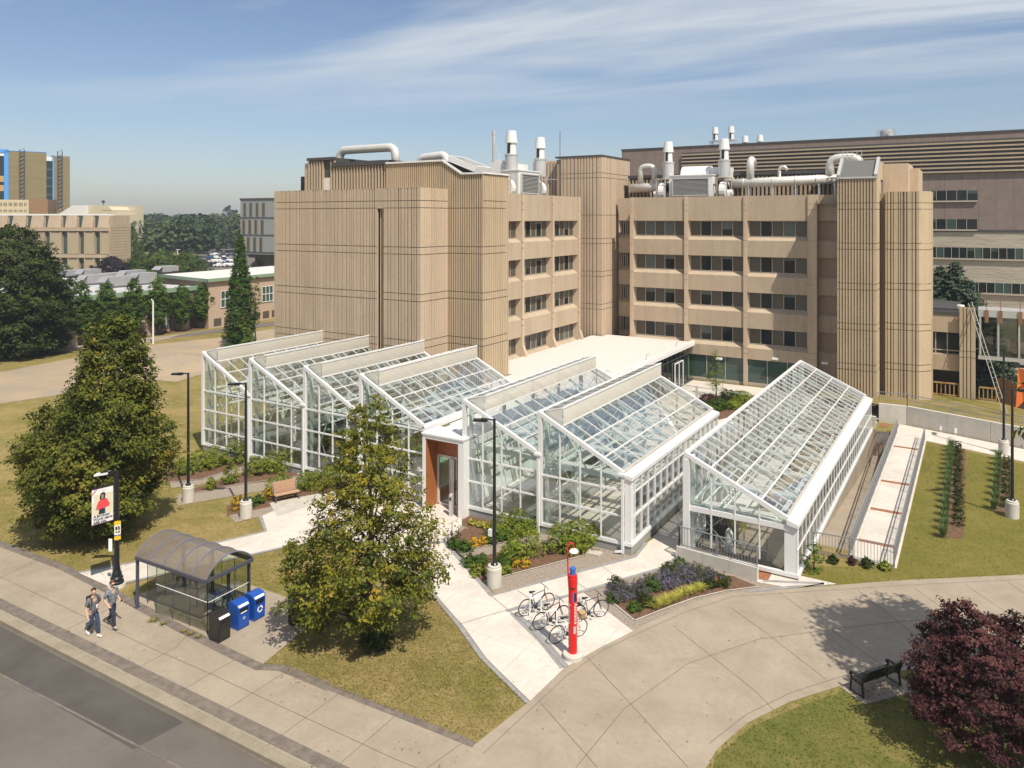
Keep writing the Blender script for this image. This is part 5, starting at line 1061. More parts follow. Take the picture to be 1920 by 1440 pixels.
# back portion of the last bay's low side: wall towards the vestibule
m = MB(); m.box(XE-.1, XE+.05, YF+2.5, 45.6, .1, 4.1); m.build('party_wall', M['mint'], A_)
for x in (XS[1], XS[2], XS[3]): m = MB(); m.quad((x+.08, YF+.5, .1), (x+.08, 45.4, .1), (x+.08, 45.4, 4.4), (x+.08, YF+.5, 4.4)); m.build('partition_glass', M['glass'], A_)
B_ = empty('greenhouse', (-19.5, 43, 0), 'white glasshouse of two saw-tooth bays right of the wood-lined entrance', 'greenhouse', 'glasshouses')
X5, X6, X7 = onY(871, 750, YF).x, onY(1013, 774, YF).x, -14.95
bay(B_, X5, X6-.12, YF, 49.6, 6.35, 4.15, [3.2, 1.95], (.26, .52, .77), 2, 1.18, left_open=False, purl_x=(.53, .78))
bay(B_, X6, X7, YF, 49.6, 6.3, 3.95, [3.1, 1.85], (.25, .5, .75), 2, 1.18, left_open=False, purl_x=(.52, .77))
downpipe(B_, X6-.06, YF, 4.1); downpipe(B_, X7+.05, YF, 3.85)
plinth(B_, X5, -14.5, YF, 49.6)
m = MB(); m.box(X6-.24, X6-.02, YF+.02, YF+.2, .62, 4.1); m.box(X6-.2, X6+.02, YF+.1, 49.5, 3.95, 4.1)
m.box(X7+.12, -14.5, YF-.02, YF+.3, .605, 3.75); m.box(X5-.3, X5+.02, YF+.001, YF+.4, .3, 4.2); m.build('corner_post', M['white'], B_)
m = MB(); m.add([(X7, YF-.1, 3.98), (X7, 49.7, 3.98), (-14.42, 49.7, 3.85), (-14.42, YF-.1, 3.85), (X7, YF-.1, 3.78), (X7, 49.7, 3.78), (-14.42, 49.7, 3.66), (-14.42, YF-.1, 3.66)], [(0, 3, 2, 1), (0, 4, 7, 3), (1, 2, 6, 5), (3, 7, 6, 2), (4, 5, 6, 7)]); m.build('eave_gutter', M['white'], B_)
m = MB(); m.box(X7-.05, X7+.1, YF, 49.5, 3.99, 4.05); m.build('gutter_edge', M['edge'], B_)
m = MB(); yy = YF+.5; n = 15
for k in range(n+1):
    y = lerp(YF+.45, 49.5, k/n); m.bar((-14.55, y, .6), (-14.55, y, 3.66), .10 if k % 3 == 0 else .06, .14, up=(1, 0, 0))
for z in (2.95, 1.8): m.bar((-14.55, YF+.3, z), (-14.55, 49.5, z), .08 if z > 2 else .12)
m.bar((-14.55, YF+.3, 3.6), (-14.55, 49.5, 3.6), .1); m.build('side_frame', M['white'], B_)
m = MB(); m.quad((-14.57, YF+.3, .6), (-14.57, 49.5, .6), (-14.57, 49.5, 3.66), (-14.57, YF+.3, 3.66)); m.build('side_glass', M['glass'], B_)
m = MB(); m.quad((X6+.1, YF+.5, .1), (X6+.1, 49.3, .1), (X6+.1, 49.3, 4), (X6+.1, YF+.5, 4)); m.build('partition_glass', M['glass'], B_)
m = MB(); m.sheet([(X5+.3, YF+.3), (-14.7, YF+.3), (-14.7, 49.4), (X5+.3, 49.4)], .06); m.build('floor', M['newconc'], B_)
m = MB(); m.box(X5+.0, X5+.15, YF+.6, 49.3, .1, 4.0); m.build('party_wall', M['mint'], B_)
C_ = empty('greenhouse', (-9.8, 50, 0), 'separate single-slope white glasshouse beside the long ramp and railings', 'greenhouse', 'glasshouses')
YC, YD, XR7, XG7 = 36.55, 64.8, -12.24, -7.5
bay(C_, XR7, XG7, YC, YD, 4.95, 2.72, [2.38], (.26, .5, .74), 3, .95, vent=False, left_open=True)
plinth(C_, XR7-.1, -7.02, YC, YD, .10, 'kerb')
m = MB(); m.box(XR7, -7.1, YC-.04, YC+.12, 2.2, 2.45); m.box(XG7-.12, -7.05, YC+.01, YC+.28, .28, 2.5); m.box(XR7-.14, XR7+.17, YC-.13, YC+.2, .28, 4.7); m.build('portal_beam', M['white'], C_)
m = MB(); m.add([(XG7, YC-.12, 2.74), (XG7, YD+.1, 2.74), (-6.98, YD+.1, 2.56), (-6.98, YC-.12, 2.56), (XG7, YC-.12, 2.5), (XG7, YD+.1, 2.5), (-6.98, YD+.1, 2.38), (-6.98, YC-.12, 2.38)], [(0, 3, 2, 1), (0, 4, 7, 3), (1, 2, 6, 5), (3, 7, 6, 2), (4, 5, 6, 7)]); m.build('eave_gutter', M['white'], C_)
m = MB(); m.box(XG7-.07, XG7+.03, YC, YD, 2.75, 2.83); m.build('gutter_edge', M['edge'], C_)
m = MB(); n = 30
for k in range(n+1): y = lerp(YC+.3, YD, k/n); m.bar((-7.06, y, .27), (-7.06, y, 2.38), .03, .04, up=(1, 0, 0))
m.bar((-7.05, YC, 1.35), (-7.05, YD, 1.35), .05); m.build('side_frame', M['white'], C_)
m = MB(); m.quad((-7.08, YC, .27), (-7.08, YD, .27), (-7.08, YD, 2.38), (-7.08, YC, 2.38)); m.build('side_glass', M['glass'], C_)
m = MB(); m.sheet([(XR7+.1, YC+.2), (-7.2, YC+.2), (-7.2, YD-.2), (XR7+.1, YD-.2)], .05); m.build('floor', M['walk'], C_)
# what stands inside: benches, a cross-hatched unit, plants
def inside_bench(x, y, l, w, lab):
    o = empty('growing_bench', (0, 0, 0), lab, 'growing bench', 'growing benches in the glasshouses', world=False); m_ = MB(); m_.box(-w/2, w/2, -l/2, l/2, .78, .86); m_.box(-w/2, -w/2+.04, -l/2, l/2, .861, .93); m_.box(w/2-.04, w/2, -l/2, l/2, .861, .93); m_.build('bench_top', M['ahu'], o)
    k = -l/2+.3
    while k < l/2: mm = MB(); mm.bar((-w/2+.1, k, 0), (-w/2+.1, k, .78), .05); mm.bar((w/2-.1, k, 0), (w/2-.1, k, .78), .05); mm.bar((-w/2+.1, k, .3), (w/2-.1, k, .3), .04); mm.build('trestle', M['steel'], o); k += 2.2
    return place(o, (x, y, .06))
for x, y, l, w, lab in [(-45.2, 41, 9, 1.5, 'long pale bench inside the farthest left glasshouse bay'), (-43.3, 41, 9, 1.0, 'narrow pale bench inside the farthest left glasshouse bay'), (-39.8, 41.2, 8.6, 1.6, 'pale bench inside the second glasshouse bay from the left'), (-22.7, 44, 12, 1.4, 'long pale bench in the bay right of the entrance'), (-16.6, 45.5, 9, 1.5, 'pale bench towards the rear of the bay beside the narrow side path'), (-10.9, 50, 18, 1.3, 'long bench along the left side of the separate single-slope glasshouse'), (-8.4, 50.5, 16, 1.1, 'long bench along the gutter side of the separate single-slope glasshouse')]:
    inside_bench(x, y, l, w, lab)
o = empty('mesh_cage_unit', (-11.2, 38.6, 0), 'dark cabinet with crossed mesh front inside the separate glasshouse', 'cabinet'); m = MB(); m.box(-11.9, -10.4, 38.6, 39.2, .1, 1.9); m.build('body', M['black'], o)
m = MB()
for k in range(9):
    m.bar((-11.85+k*.18, 38.57, 1.0), (-11.85+k*.18+.2, 38.57, 1.85), .015); m.bar((-11.65+k*.18, 38.57, 1.0), (-11.85+k*.18, 38.57, 1.85), .015)
m.build('mesh', M['steel'], o)
o = empty('gas_cylinder_rack', (-9.9, 38.3, 0), 'cream tank with a yellow hose coil inside the separate glasshouse', 'tank'); m = MB(); m.lathe((-10.5, 37.8, .08), [(.2, 0), (.2, .9), (.12, 1.08), (.05, 1.15)], 14); m.build('tank', M['white'], o, smooth=False); m = MB(); m.tube([(-9.9, 38.2, 1.2), (-9.9, 38.2, 1.7)], [.16, .14], 12); m.build('hose_coil', mat('yellow_hose', (.6, .5, .03), .6), o); m = MB(); m.bar((-9.9, 38.3, .1), (-9.9, 38.3, 1.8), .06); m.build('stand', M['steel'], o)
# entrance
E_ = empty('entrance_porch', (-25.9, YF, 0), 'white framed entrance porch lined with warm orange wood', 'entrance')
ex0, ex1, ez = onY(793, 803, YF-.5).x, onY(870, 823, YF-.5).x, 4.28; yp = YF-.55
m = MB(); m.box(ex0, ex0+.2, yp, YF+.4, .02, ez); m.box(ex1-.36, ex1, yp, YF+.3, .02, ez); m.box(ex0+.2, ex1-.36, yp, YF+.4, ez-.22, ez-.002); m.box(ex0-.04, ex1+.04, yp-.06, YF+1, ez, ez+.08); m.box(ex0, ex1, YF+.4, 45.8, 3.75, 4.15); m.build('portal_frame', M['white'], E_)
m = MB(); yi = YF+.55; m.box(ex0+.2, ex0+.26, yp+.05, yi, .05, ez-.22); m.box(ex0+.262, ex1-.42, yp+.05, yi, ez-.30, ez-.222); m.box(ex0+.262, ex1-.42, yi, yi+.1, 2.9, ez-.3); m.box(ex1-.48, ex1-.42, yp+.05, yi, .05, ez-.3); m.build('wood_lining', M['wood'], E_)
m = MB(); dx0, dx1 = ex0+.32, ex1-.5; dm = (dx0+dx1)/2
for x in (dx0, dm-.06, dm+.06, dx1): m.bar((x, yi, .05), (x, yi, 2.85), .11, .1, up=(0, 1, 0))
m.bar((dx0, yi, 2.85), (dx1, yi, 2.85), .1, .12); m.bar((dx0, yi, .1), (dx1, yi, .1), .1, .12); d_ = m.build('door', M['trooff'], E_)
m = MB(); m.quad((dx0, yi+.03, .1), (dx1, yi+.03, .1), (dx1, yi+.03, 2.85), (dx0, yi+.03, 2.85)); m.build('glass', M['greenglass'], d_)
m = MB(); m.bar((dm-.12, yi-.1, .9), (dm-.12, yi-.1, 1.5), .03); m.bar((dm+.12, yi-.1, .9), (dm+.12, yi-.1, 1.5), .03); m.build('handle', M['steel'], d_)
m = MB(); m.box(ex0+.3, ex1-.4, yi+3, yi+3.1, 0.1, 2.9); m.box(ex0+.3, ex1-.4, yi+.15, yi+3, .02, .05); m.build('inner_lobby', M['plinth'], E_)
m = MB()
for k in range(4): m.box(ex0+.9, ex0+.94, YF+2.0+k*1.2, YF+2.9+k*1.2, 3.9, 4.1)
m.build('clerestory', M['plinth'], E_)
p = G(846, 968); o = empty('door_opener_post', p, 'slim steel push-button post in front of the wood-lined entrance', 'bollard'); m = MB(); m.box(p.x-.1, p.x+.1, p.y-.08, p.y+.08, 0, 1.15); m.add([(p.x-.1, p.y-.08, 1.15), (p.x+.1, p.y-.08, 1.15), (p.x+.1, p.y+.08, 1.25), (p.x-.1, p.y+.08, 1.25)], [(0, 1, 2, 3)]); m.build('post', M['steel'], o); m = MB(); m.box(p.x-.06, p.x+.06, p.y-.1, p.y-.082, .9, 1.06); m.build('push_plate', M['black'], o)
# ---------------------------------------------------------------- retaining walls and railings
def railing(name, pts, h, lab, step=.14, post=1.6, z=0.0, balusters=True, grp='grey steel railings', sub=None, lean=0):
    pts = [Vector(p) if len(p) == 3 else Vector((p[0], p[1], z)) for p in pts]
    o = empty(name, pts[0], lab, 'railing', grp); a = MB(); b = MB(); c = MB()
    for i in range(len(pts)-1):
        p, q = pts[i], pts[i+1]; L_ = (q-p).length; n_ = max(1, int(L_/post)); up = Vector((0, 0, h))
        a.bar(p+up, q+up, .045); a.bar(p+Vector((0, 0, .1)), q+Vector((0, 0, .1)), .035)
        if sub: a.bar(p+Vector((0, 0, sub)), q+Vector((0, 0, sub)), .04)
        for k in range(n_+1): r_ = p.lerp(q, k/n_); b.bar(r_, r_+up, .05)
        if balusters:
            m_ = int(L_/step)
            for k in range(1, m_): r_ = p.lerp(q, k/m_); c.bar(r_+Vector((0, 0, .1)), r_+up, .02)
    a.build('rail', M['steel2'], o); b.build('post', M['steel2'], o)
    if balusters: c.build('balusters', M['steel2'], o)
    return o
M['steel2'] = mat('grey_galvanised_rail', (.30, .305, .32), .45, metal=.3)
lw0, lw1 = G(1268, 1048).xy, G(1420, 1091).xy; ld = (lw1-lw0).normalized(); ln_ = Vector((-ld.y, ld.x))
m = MB(); Lw_ = (lw1-lw0).length
for k in range(3): a0, a1 = Lw_*k/3, Lw_*(k+1)/3-.012; m.prism([lw0+ld*a0, lw0+ld*a1, lw0+ld*a1+ln_*.22, lw0+ld*a0+ln_*.22], 0, .62)
tag(m.build('retaining_wall', M['lampconc']), 'short low concrete wall under the railing of the separate glasshouse', 'wall')
rp_ = [lw0+ld*.1+ln_*.11, lw0+ld*(Lw_-.05)+ln_*.11]
railing('railing', [(*rp_[0], .62), (*rp_[1], .62)], .95, 'grey railing on the short low wall in front of the separate glasshouse')
railing('railing', [(*(rp_[0]+ln_*1.4), .1), (*rp_[0], .62)], .95, 'short grey railing return beside the narrow side path', grp='grey steel railings')
railing('railing', [(-6.95, 39.95), (-3.4, 40.25)], 1.05, 'grey railing across the near end of the ramp')
railing('railing', [(-5.36, 40.3), (-5.36, 65.6)], 1.05, 'long grey railing between the sunken passage and the ramp', sub=.8)
railing('railing', [(-3.42, 40.3), (-3.42, 64.6)], 1.05, 'long grey railing between the ramp and the planted lawn', sub=.8)
railing('handrail', [(-6.95, 66.6, -1.3), (-5.6, 61.0, .2)], .9, 'sloping handrail on the rear wall of the sunken passage', post=.7, balusters=False)
tw = [(-6.9, 68.4), (-4.9, 68.55), (3.0, 65.75), (42, 53.5)]
m = MB()
for i in range(len(tw)-1):
    p, q = Vector(tw[i]), Vector(tw[i+1]); d = (q-p).normalized(); n_ = Vector((-d.y, d.x)); L_ = (q-p).length; k = 0
    while k < L_-.1: e = min(k+3.0, L_); m.prism([p+d*k, p+d*(e-.02), p+d*(e-.02)+n_*.3, p+d*k+n_*.3], 0, 1.5); k += 3.0
tag(m.build('retaining_wall', M['lampconc']), 'long pale concrete retaining wall behind the ramp', 'wall')
railing('railing', [(-6.9, 69.0, 1.3), (-4.9, 69.1, 1.3), (3.1, 66.3, 1.1), (16, 62.2, .9)], 1.05, 'long grey railing on top of the rear retaining wall', sub=.6)
railing('railing', [(-9.5, 68.6, .3), (-6.9, 68.7, 1.3)], 1.05, 'stepped grey railing beside the slanted-top tower')
m = MB(); m.box(-12.0, -6.9, 66.2, 66.5, 0, .9); tag(m.build('retaining_wall', M['lampconc']), 'low wall behind the far end of the separate glasshouse', 'wall')
m = MB(); m.add([(-12, 69.2, 1.25), (-4.8, 69.3, 1.25), (3.1, 66.4, 1.35), (42, 54.2, 1.4), (46, 62, 1.3), (5, 76, .55), (-3.2, 80, .5), (-12, 80, .5)], [tuple(range(8))]); struct('upper_lawn', m, M['grass'])
# wooden guards and safety fence by the link block
def picket(p, q, h, z, lab):
    o = empty('timber_guard_rail', Vector((p[0], p[1], z)), lab, 'guard rail', 'yellow wooden guard rails'); p, q = Vector((*p, z)), Vector((*q, z)); L_ = (q-p).length; a = MB(); a.bar(p+Vector((0, 0, h)), q+Vector((0, 0, h)), .12); a.bar(p+Vector((0, 0, .1)), q+Vector((0, 0, .1)), .1); a.build('rail', M['fencey'], o); b = MB(); n_ = int(L_/.3)
    for k in range(n_+1): r_ = p.lerp(q, k/n_); b.bar(r_, r_+Vector((0, 0, h)), .09, .05)
    b.build('pickets', M['fencey'], o)
M['fencey'] = mat('yellow_timber', (.42, .25, .09), .8, var=.2, vscale=3)
picket((onY(1733, 730, 79.3).x, 79.3), (onY(1797, 735, 79.3).x, 79.3), 1.15, .5, 'yellow wooden guard rail under the low link block')
picket((onY(1836, 735, 78.6).x, 78.6), (onY(1868, 740, 78.6).x, 78.6), 1.1, .6, 'yellow wooden guard rail right of the ribbed pier')
m = MB(); p, q = onY(1868, 735, 79.5), onY(1960, 735, 76); n_ = 24
for k in range(n_): r_ = p.lerp(q, k/n_); s_ = p.lerp(q, (k+.92)/n_); m.prism([(r_.x, r_.y), (s_.x, s_.y), (s_.x, s_.y+.05), (r_.x, r_.y+.05)], .4, 2.4+.25*math.sin(k*.4))
tag(m.build('board_fence', M['fencewood']), 'brown upright board fence behind the orange safety mesh', 'fence')
m = MB(); p = onY(1912, 690, 72); q = onY(1906, 768, 72)
m.quad((p.x-.1, 72, p.z), (p.x+.75, 72, p.z-.2), (p.x+.25, 72.4, q.z+.6), (q.x-.05, 72.1, q.z)); tag(m.build('safety_mesh', mat('orange_mesh', (.62, .15, .03), .8)), 'orange plastic safety mesh at the right edge', 'safety mesh')
m = MB(); m.quad((-24.0, 68.5, .15), (-14.6, 67.2, .15), (-14.6, 67.2, 1.15), (-24.0, 68.5, 1.15)); o = empty('glass_balustrade', (-20, 68, 0), 'clear glass balustrade on the terrace beside the green glass wall', 'balustrade'); m.build('glass', M['glass'], o)
m = MB(); m.bar((-24.0, 68.5, 1.18), (-14.6, 67.2, 1.18), .06); m.bar((-21.9, 68.2, 0), (-21.9, 68.2, 1.25), .16); m.build('rail', M['steel'], o)
# ================================================================ STREET FURNITURE
def hit(px, py, P0, n):
    k = (px-960)/F; d_ = Vector((-SN+CS*k, CS+SN*k, -(py-HZ)/F)); o = Vector((0, 0, CAMZ)); return o+d_*((P0-o).dot(n)/d_.dot(n))
camR = Vector((CS, SN, 0)); camF = Vector((-SN, CS, 0))
def lamp(px, py, top, lab, arm=(-1, 0), box=False):
    p = G(px, py); d = (p.xy).dot(camF.xy); H_ = CAMZ-(top-HZ)*d/F
    o = empty('street_lamp', p, lab, 'street lamp', 'black pole lamps on concrete bases'); o.rotation_euler = (0, 0, 0); PINV[o.name] = Matrix.Translation(p).inverted()
    m = MB(); m.lathe(p, [(.33, 0), (.33, .66), (.315, .67), (.33, .69), (.33, .82), (.29, .86), (.29, .93), (.22, .95)], 22); m.build('concrete_base', M['lampconc'], o)
    m = MB(); m.lathe(p, [(.17, .95), (.17, .98), (.1, 1.05), (.085, 1.1), (.06, H_)], 12); m.build('pole', M['black'], o)
    a = Vector((arm[0], arm[1], 0)).normalized(); t = p+Vector((0, 0, H_-.06)); m = MB()
    m.tube([t, t+a*.25+Vector((0, 0, .03)), t+a*.35], .035, 8); c = t+a*.65; m.bar(t+a*.3, t+a*.95, .3, .09); m.bar(t+a*.35, t+a*.6, .2, .14); m.build('lamp_head', M['black'], o)
    m = MB(); q = t+a*.65-Vector((0, 0, .05)); m.bar(q-a*.25, q+a*.25, .22, .012); m.build('lens', M['lt'], o)
    if box: m = MB(); m.box(p.x-.28, p.x-.1, p.y-.1, p.y+.08, 2.2, 2.5); m.build('junction_box', M['ahu'], o)
    return o
AL = (-CS, -SN)
lamp(353, 940, 699, 'leftmost tall black lamp on a round concrete base, by the first glasshouse bay', AL)
lamp(461, 970, 718, 'tall black lamp on a round concrete base beside the orange flowers and wooden bench', AL)
lamp(927, 1098, 785, 'tall black lamp on a round concrete base in the gravel corner right of the entrance', AL, True)
lamp(1898, 970, 730, 'tall black lamp nearest the right edge, on a concrete base in the planted lawn', (CS, SN))
lamp(1882, 850, 655, 'tall black lamp by the pale walk along the rear retaining wall', (0, 1))
m = MB(); p = G(287, 645); m.lathe(p, [(.12, 0), (.1, 5.6)], 8); m.bar(p+Vector((0, 0, 5.6)), p+Vector((-.7, .2, 5.8)), .1); tag(m.build('light_mast', M['ahu']), 'pale slim light mast by the service road', 'light mast')
m = MB(); p = G(333, 517); m.lathe(p, [(.14, 0), (.1, 7.5)], 8); m.bar(p+Vector((-.8, 0, 7.5)), p+Vector((.8, .2, 7.5)), .16); tag(m.build('light_mast', M['ahu']), 'pale twin-headed light mast in front of the round green trees', 'light mast')
# banner pole with bus stop sign
p = G(219, 1100); d_ = p.xy.dot(camF.xy); H_ = CAMZ-(884-HZ)*d_/F
o = empty('banner_pole', p, 'black fluted lamp pole with a hanging banner beside the bus shelter', 'lamp pole')
m = MB(); m.lathe(p, [(.38, 0), (.38, .09), (.36, .1), (.36, .16), (.33, .17)], 24); m.build('foundation', M['lampconc'], o)
m = MB(); m.lathe(p, [(.30, .17), (.30, .26), (.25, .3), (.27, .42), (.22, .5), (.2, .62), (.15, .75), (.14, .9), (.12, 1.0), (.105, 2.4), (.10, H_)], 16); m.build('pole', M['black'], o)
m = MB(); t = p+Vector((0, 0, H_-.05)); a = Vector((-CS, -SN, 0)); m.bar(t-a*.05, t+a*.7-Vector((0, 0, .05)), .16, .14); m.build('arm', M['black'], o)
m = MB(); m.bar(t+a*.35-Vector((0, 0, .0)), t+a*.95-Vector((0, 0, .10)), .3, .08); m.build('lamp_head', M['ahu'], o)
bn_ = Vector((math.cos(R(-10.7)), math.sin(R(-10.7)), 0)); bd = Vector((0, 0, 1)).cross(bn_)   # banner normal, reading direction
P0 = p+bn_*.0; TRp = hit(212, 908, P0, bn_); TLp = hit(172, 917, P0, bn_); BRp = hit(212, 976, P0, bn_)
bw, bh = (TRp-TLp).length, TRp.z-BRp.z; ob_ = Vector((TLp.x, TLp.y, BRp.z)); ux = bd if bd.dot(TRp-TLp) > 0 else -bd; uz = Vector((0, 0, 1))
m = MB()
for z in (BRp.z, TRp.z): m.bar(ob_*1+uz*(z-BRp.z), Vector((p.x, p.y, z)), .04)
m.build('bracket', M['black'], o)
BM = [mat('banner_white', (.74, .72, .70), .8), mat('banner_maroon', (.14, .02, .06), .8), mat('banner_stripe', (.62, .50, .16), .8), mat('banner_red_top', (.70, .06, .07), .8), mat('banner_dark', (.02, .022, .035), .8), mat('banner_skin', (.42, .22, .14), .8), mat('banner_pink', (.55, .20, .30), .8), mat('banner_jeans', (.03, .07, .18), .8)]
m = MB(); B = lambda u, v, e=.012: ob_+ux*(u*bw)+uz*(v*bh)+bn_*e
def bq(u0, u1, v0, v1, mi, e=.012): m.quad(B(u0, v0, e), B(u1, v0, e), B(u1, v1, e), B(u0, v1, e), mi)
def bpoly(pts, mi, e): m.add([B(u, v, e) for u, v in pts], [tuple(range(len(pts)))], mi)
m.add([B(0, 0, -.01), B(1, 0, -.01), B(1, 1, -.01), B(0, 1, -.01), B(0, 0, .01), B(1, 0, .01), B(1, 1, .01), B(0, 1, .01)], [(3, 2, 1, 0), (4, 5, 6, 7), (0, 1, 5, 4), (2, 3, 7, 6), (1, 2, 6, 5), (3, 0, 4, 7)], 0)
bq(0, 1, 0, .03, 1, .014); bq(0, 1, .97, 1, 1, .014); bpoly([(0, .80), (.26, .965), (.17, .965), (0, .86)], 6, .013)
for k in range(17): v = .27+k*.033; bq(.02 if k < 10 else .10, .97, v, v+.014, 2, .013)
bpoly([(.30, .22), (.64, .22), (.62, .45), (.34, .45)], 4, .016); bpoly([(.56, .24), (.63, .22), (.62, .42), (.56, .44)], 7, .017)
bpoly([(.22, .40), (.80, .44), (.82, .52), (.70, .66), (.58, .70), (.42, .68), (.30, .62), (.2, .48)], 3, .018); bpoly([(.38, .66), (.60, .66), (.64, .82), (.54, .86), (.42, .84), (.36, .74)], 4, .0185); bpoly([(.45, .68), (.53, .68), (.55, .79), (.45, .80)], 5, .019); bpoly([(.17, .42), (.24, .41), (.26, .48), (.2, .5)], 5, .019); bpoly([(.78, .50), (.86, .47), (.85, .51), (.8, .54)], 5, .019)
bq(.06, .80, .195, .27, 0, .0192); bq(.06, .62, .115, .19, 0, .0192)
m.build('banner', BM, o)
m = MB()
textpoly('A', .19*bw, B(.07, .20, .022), ux, uz, m, 0, bold=.005); textpoly('Brighter', .19*bw, B(.22, .20, .022), ux, uz, m, 0, bold=.005); textpoly('World', .17*bw, B(.07, .12, .022), ux, uz, m, 0, bold=.005)
textpoly('starts', .17*bw, B(.58, .12, .022), ux, uz, m, 1, bold=.005); textpoly('with you', .17*bw, B(.07, .042, .022), ux, uz, m, 0, bold=.005); textpoly('World', .06*bw, B(.46, .90, .022), ux, uz, m, 1)
m.build('lettering', [BM[4], BM[1]], o)
m = MB(); sN = Vector((.85, -.52, 0)).normalized(); sU = Vector((0, 0, 1)).cross(sN); c = p+sN*.13+sU*.03; zt, zb_ = CAMZ-(975-HZ)*d_/F, CAMZ-(1010-HZ)*d_/F
def sq(u0, u1, z0, z1, mi, e=0): m.quad(c+sU*u0+sN*e+Vector((0, 0, z0)), c+sU*u1+sN*e+Vector((0, 0, z0)), c+sU*u1+sN*e+Vector((0, 0, z1)), c+sU*u0+sN*e+Vector((0, 0, z1)), mi)
m.bar(c+Vector((0, 0, zb_)), c+Vector((0, 0, zt)), .03, .24, 1, up=sN); sq(-.13, .13, zb_, zb_+.17, 1, .02); sq(-.13, .13, zt-.17, zt, 1, .02); sq(-.125, .125, zb_+.175, zt-.175, 0, .02); sq(-.125, .125, zb_+.175, zb_+.23, 2, .023); sq(-.09, -.01, zt-.40, zt-.24, 3, .023); sq(.02, .09, zt-.40, zt-.24, 3, .023); sq(-.09, .0, zb_+.32, zb_+.38, 3, .023); sq(.03, .09, zb_+.30, zb_+.40, 3, .023)
m.build('bus_stop_sign', [M['lt'], mat('sign_yellow', (.75, .50, .02), .5), M['blue'], M['blackp']], o)
m = MB(); c2 = hit(207, 1022, p-camR*.15, camF); m.bar(c2-Vector((0, 0, .28)), c2+Vector((0, 0, .28)), .16, .02, up=camF); m.build('timetable_plate', M['lt'], o)
# bus shelter
FL, FR, BR = G(255, 1046, 2.12), G(386, 1091, 2.12), G(474, 1049, 2.12); BLc = FL+BR-FR; u_ = (FR-FL); v_ = (BR-FR); LS, WS = u_.length, v_.length; un, vn = u_.normalized(), v_.normalized()
o = empty('bus_shelter', (FL+BR)/2-Vector((0, 0, 2.12)), 'glass bus shelter with an arched smoked roof on slate posts', 'bus shelter')
S = lambda a, b, z=2.12: Vector((FL.x, FL.y, z))+un*a+vn*b
def arc(t, h=.62): return (1-(2*t-1)**2)**.85*h
m = MB(); 
for a, b in (((0, 0), (LS, 0)), ((LS, 0), (LS, WS)), ((LS, WS), (0, WS)), ((0, WS), (0, 0))): m.bar(S(*a), S(*b), .1, .13)
for a, b in ((.04, .04), (LS*.965, WS*.97), (LS*.965, WS*.52), (.04, WS*.97), (LS*.45, WS*.97)): m.bar(S(a, b, .0), S(a, b, 2.1), .1, .1, up=un); m.box(*[f for q in [S(a, b, 0)] for f in (q.x-.11, q.x+.11, q.y-.11, q.y+.11)], .02, .05)
m.build('posts', M['slate'], o)
NS = 14; rbm = mat('rib_blue_grey', (.16, .17, .24), .4)
for k in range(6):
    a = LS*k/5; m = MB()
    for j in range(NS): t0, t1 = j/NS, (j+1)/NS; m.bar(S(a, WS*t0, 2.2+arc(t0)), S(a, WS*t1, 2.2+arc(t1)), .04, .04)
    m.build('roof_rib', rbm, o)
m = MB()
for j in range(NS): t0, t1 = j/NS, (j+1)/NS; m.quad(S(-.02, WS*t0, 2.18+arc(t0)), S(LS+.02, WS*t0, 2.18+arc(t0)), S(LS+.02, WS*t1, 2.18+arc(t1)), S(-.02, WS*t1, 2.18+arc(t1)))
m.build('arched_roof', M['smoke'], o, smooth=True)
for a in (0.01, LS-.01): m = MB(); m.add([S(a, 0, 2.18)]+[S(a, WS*j/NS, 2.17+arc(j/NS)) for j in range(1, NS)]+[S(a, WS, 2.18)], [tuple(range(NS+1))]); m.build('end_pane', M['shglass'], o)
m = MB(); g = MB(); zz0, zz1 = .16, 2.02; s0 = LS*.27
def pane(a0, b0, a1, b1, n):
    for k in range(n):
        A0, B0, A1, B1 = a0+(a1-a0)*k/n, b0+(b1-b0)*k/n, a0+(a1-a0)*(k+1)/n, b0+(b1-b0)*(k+1)/n
        g.quad(S(A0, B0, zz0), S(A1, B1, zz0), S(A1, B1, zz1), S(A0, B0, zz1)); m.bar(S(A0, B0, .02), S(A0, B0, zz1), .018)
    m.bar(S(a1, b1, .02), S(a1, b1, zz1), .018)
pane(s0, .12, LS*.985, .12, 3); pane(LS*.985, .12, LS*.985, WS*.95, 3); pane(.3, WS*.93, LS*.97, WS*.93, 5); pane(.1, WS*.2, .1, WS*.93, 2)
g.build('glass_panel', M['shglass'], o); m.build('glass_clips', M['slate'], o)
m = MB(); m.bar(S(s0, .1, 1.25), S(LS*.985, .1, 1.25), .02, .015); m.bar(S(LS, .12, 1.25), S(LS, WS*.9, 1.25), .02, .015); m.build('visibility_stripe', M['lt'], o)
q = S(LS*.90, WS*.62, .05); bo = empty('hoop_bench', q, 'slatted bench with black hoop arms inside the bus shelter', 'bench'); m = MB()
m.bar(q-un*1.6+Vector((0, 0, .45)), q+Vector((0, 0, .45)), .4, .05); m.build('seat', M['steel'], bo)
for k in range(4):
    m = MB(); c = q-un*(k*.52+.05); m.tube([c-vn*.25, c-vn*.25+Vector((0, 0, .6)), c-vn*.18+Vector((0, 0, .74)), c+Vector((0, 0, .8)), c+vn*.18+Vector((0, 0, .74)), c+vn*.25+Vector((0, 0, .6)), c+vn*.25], .025, 6); m.build('arm', M['blackp'], bo)
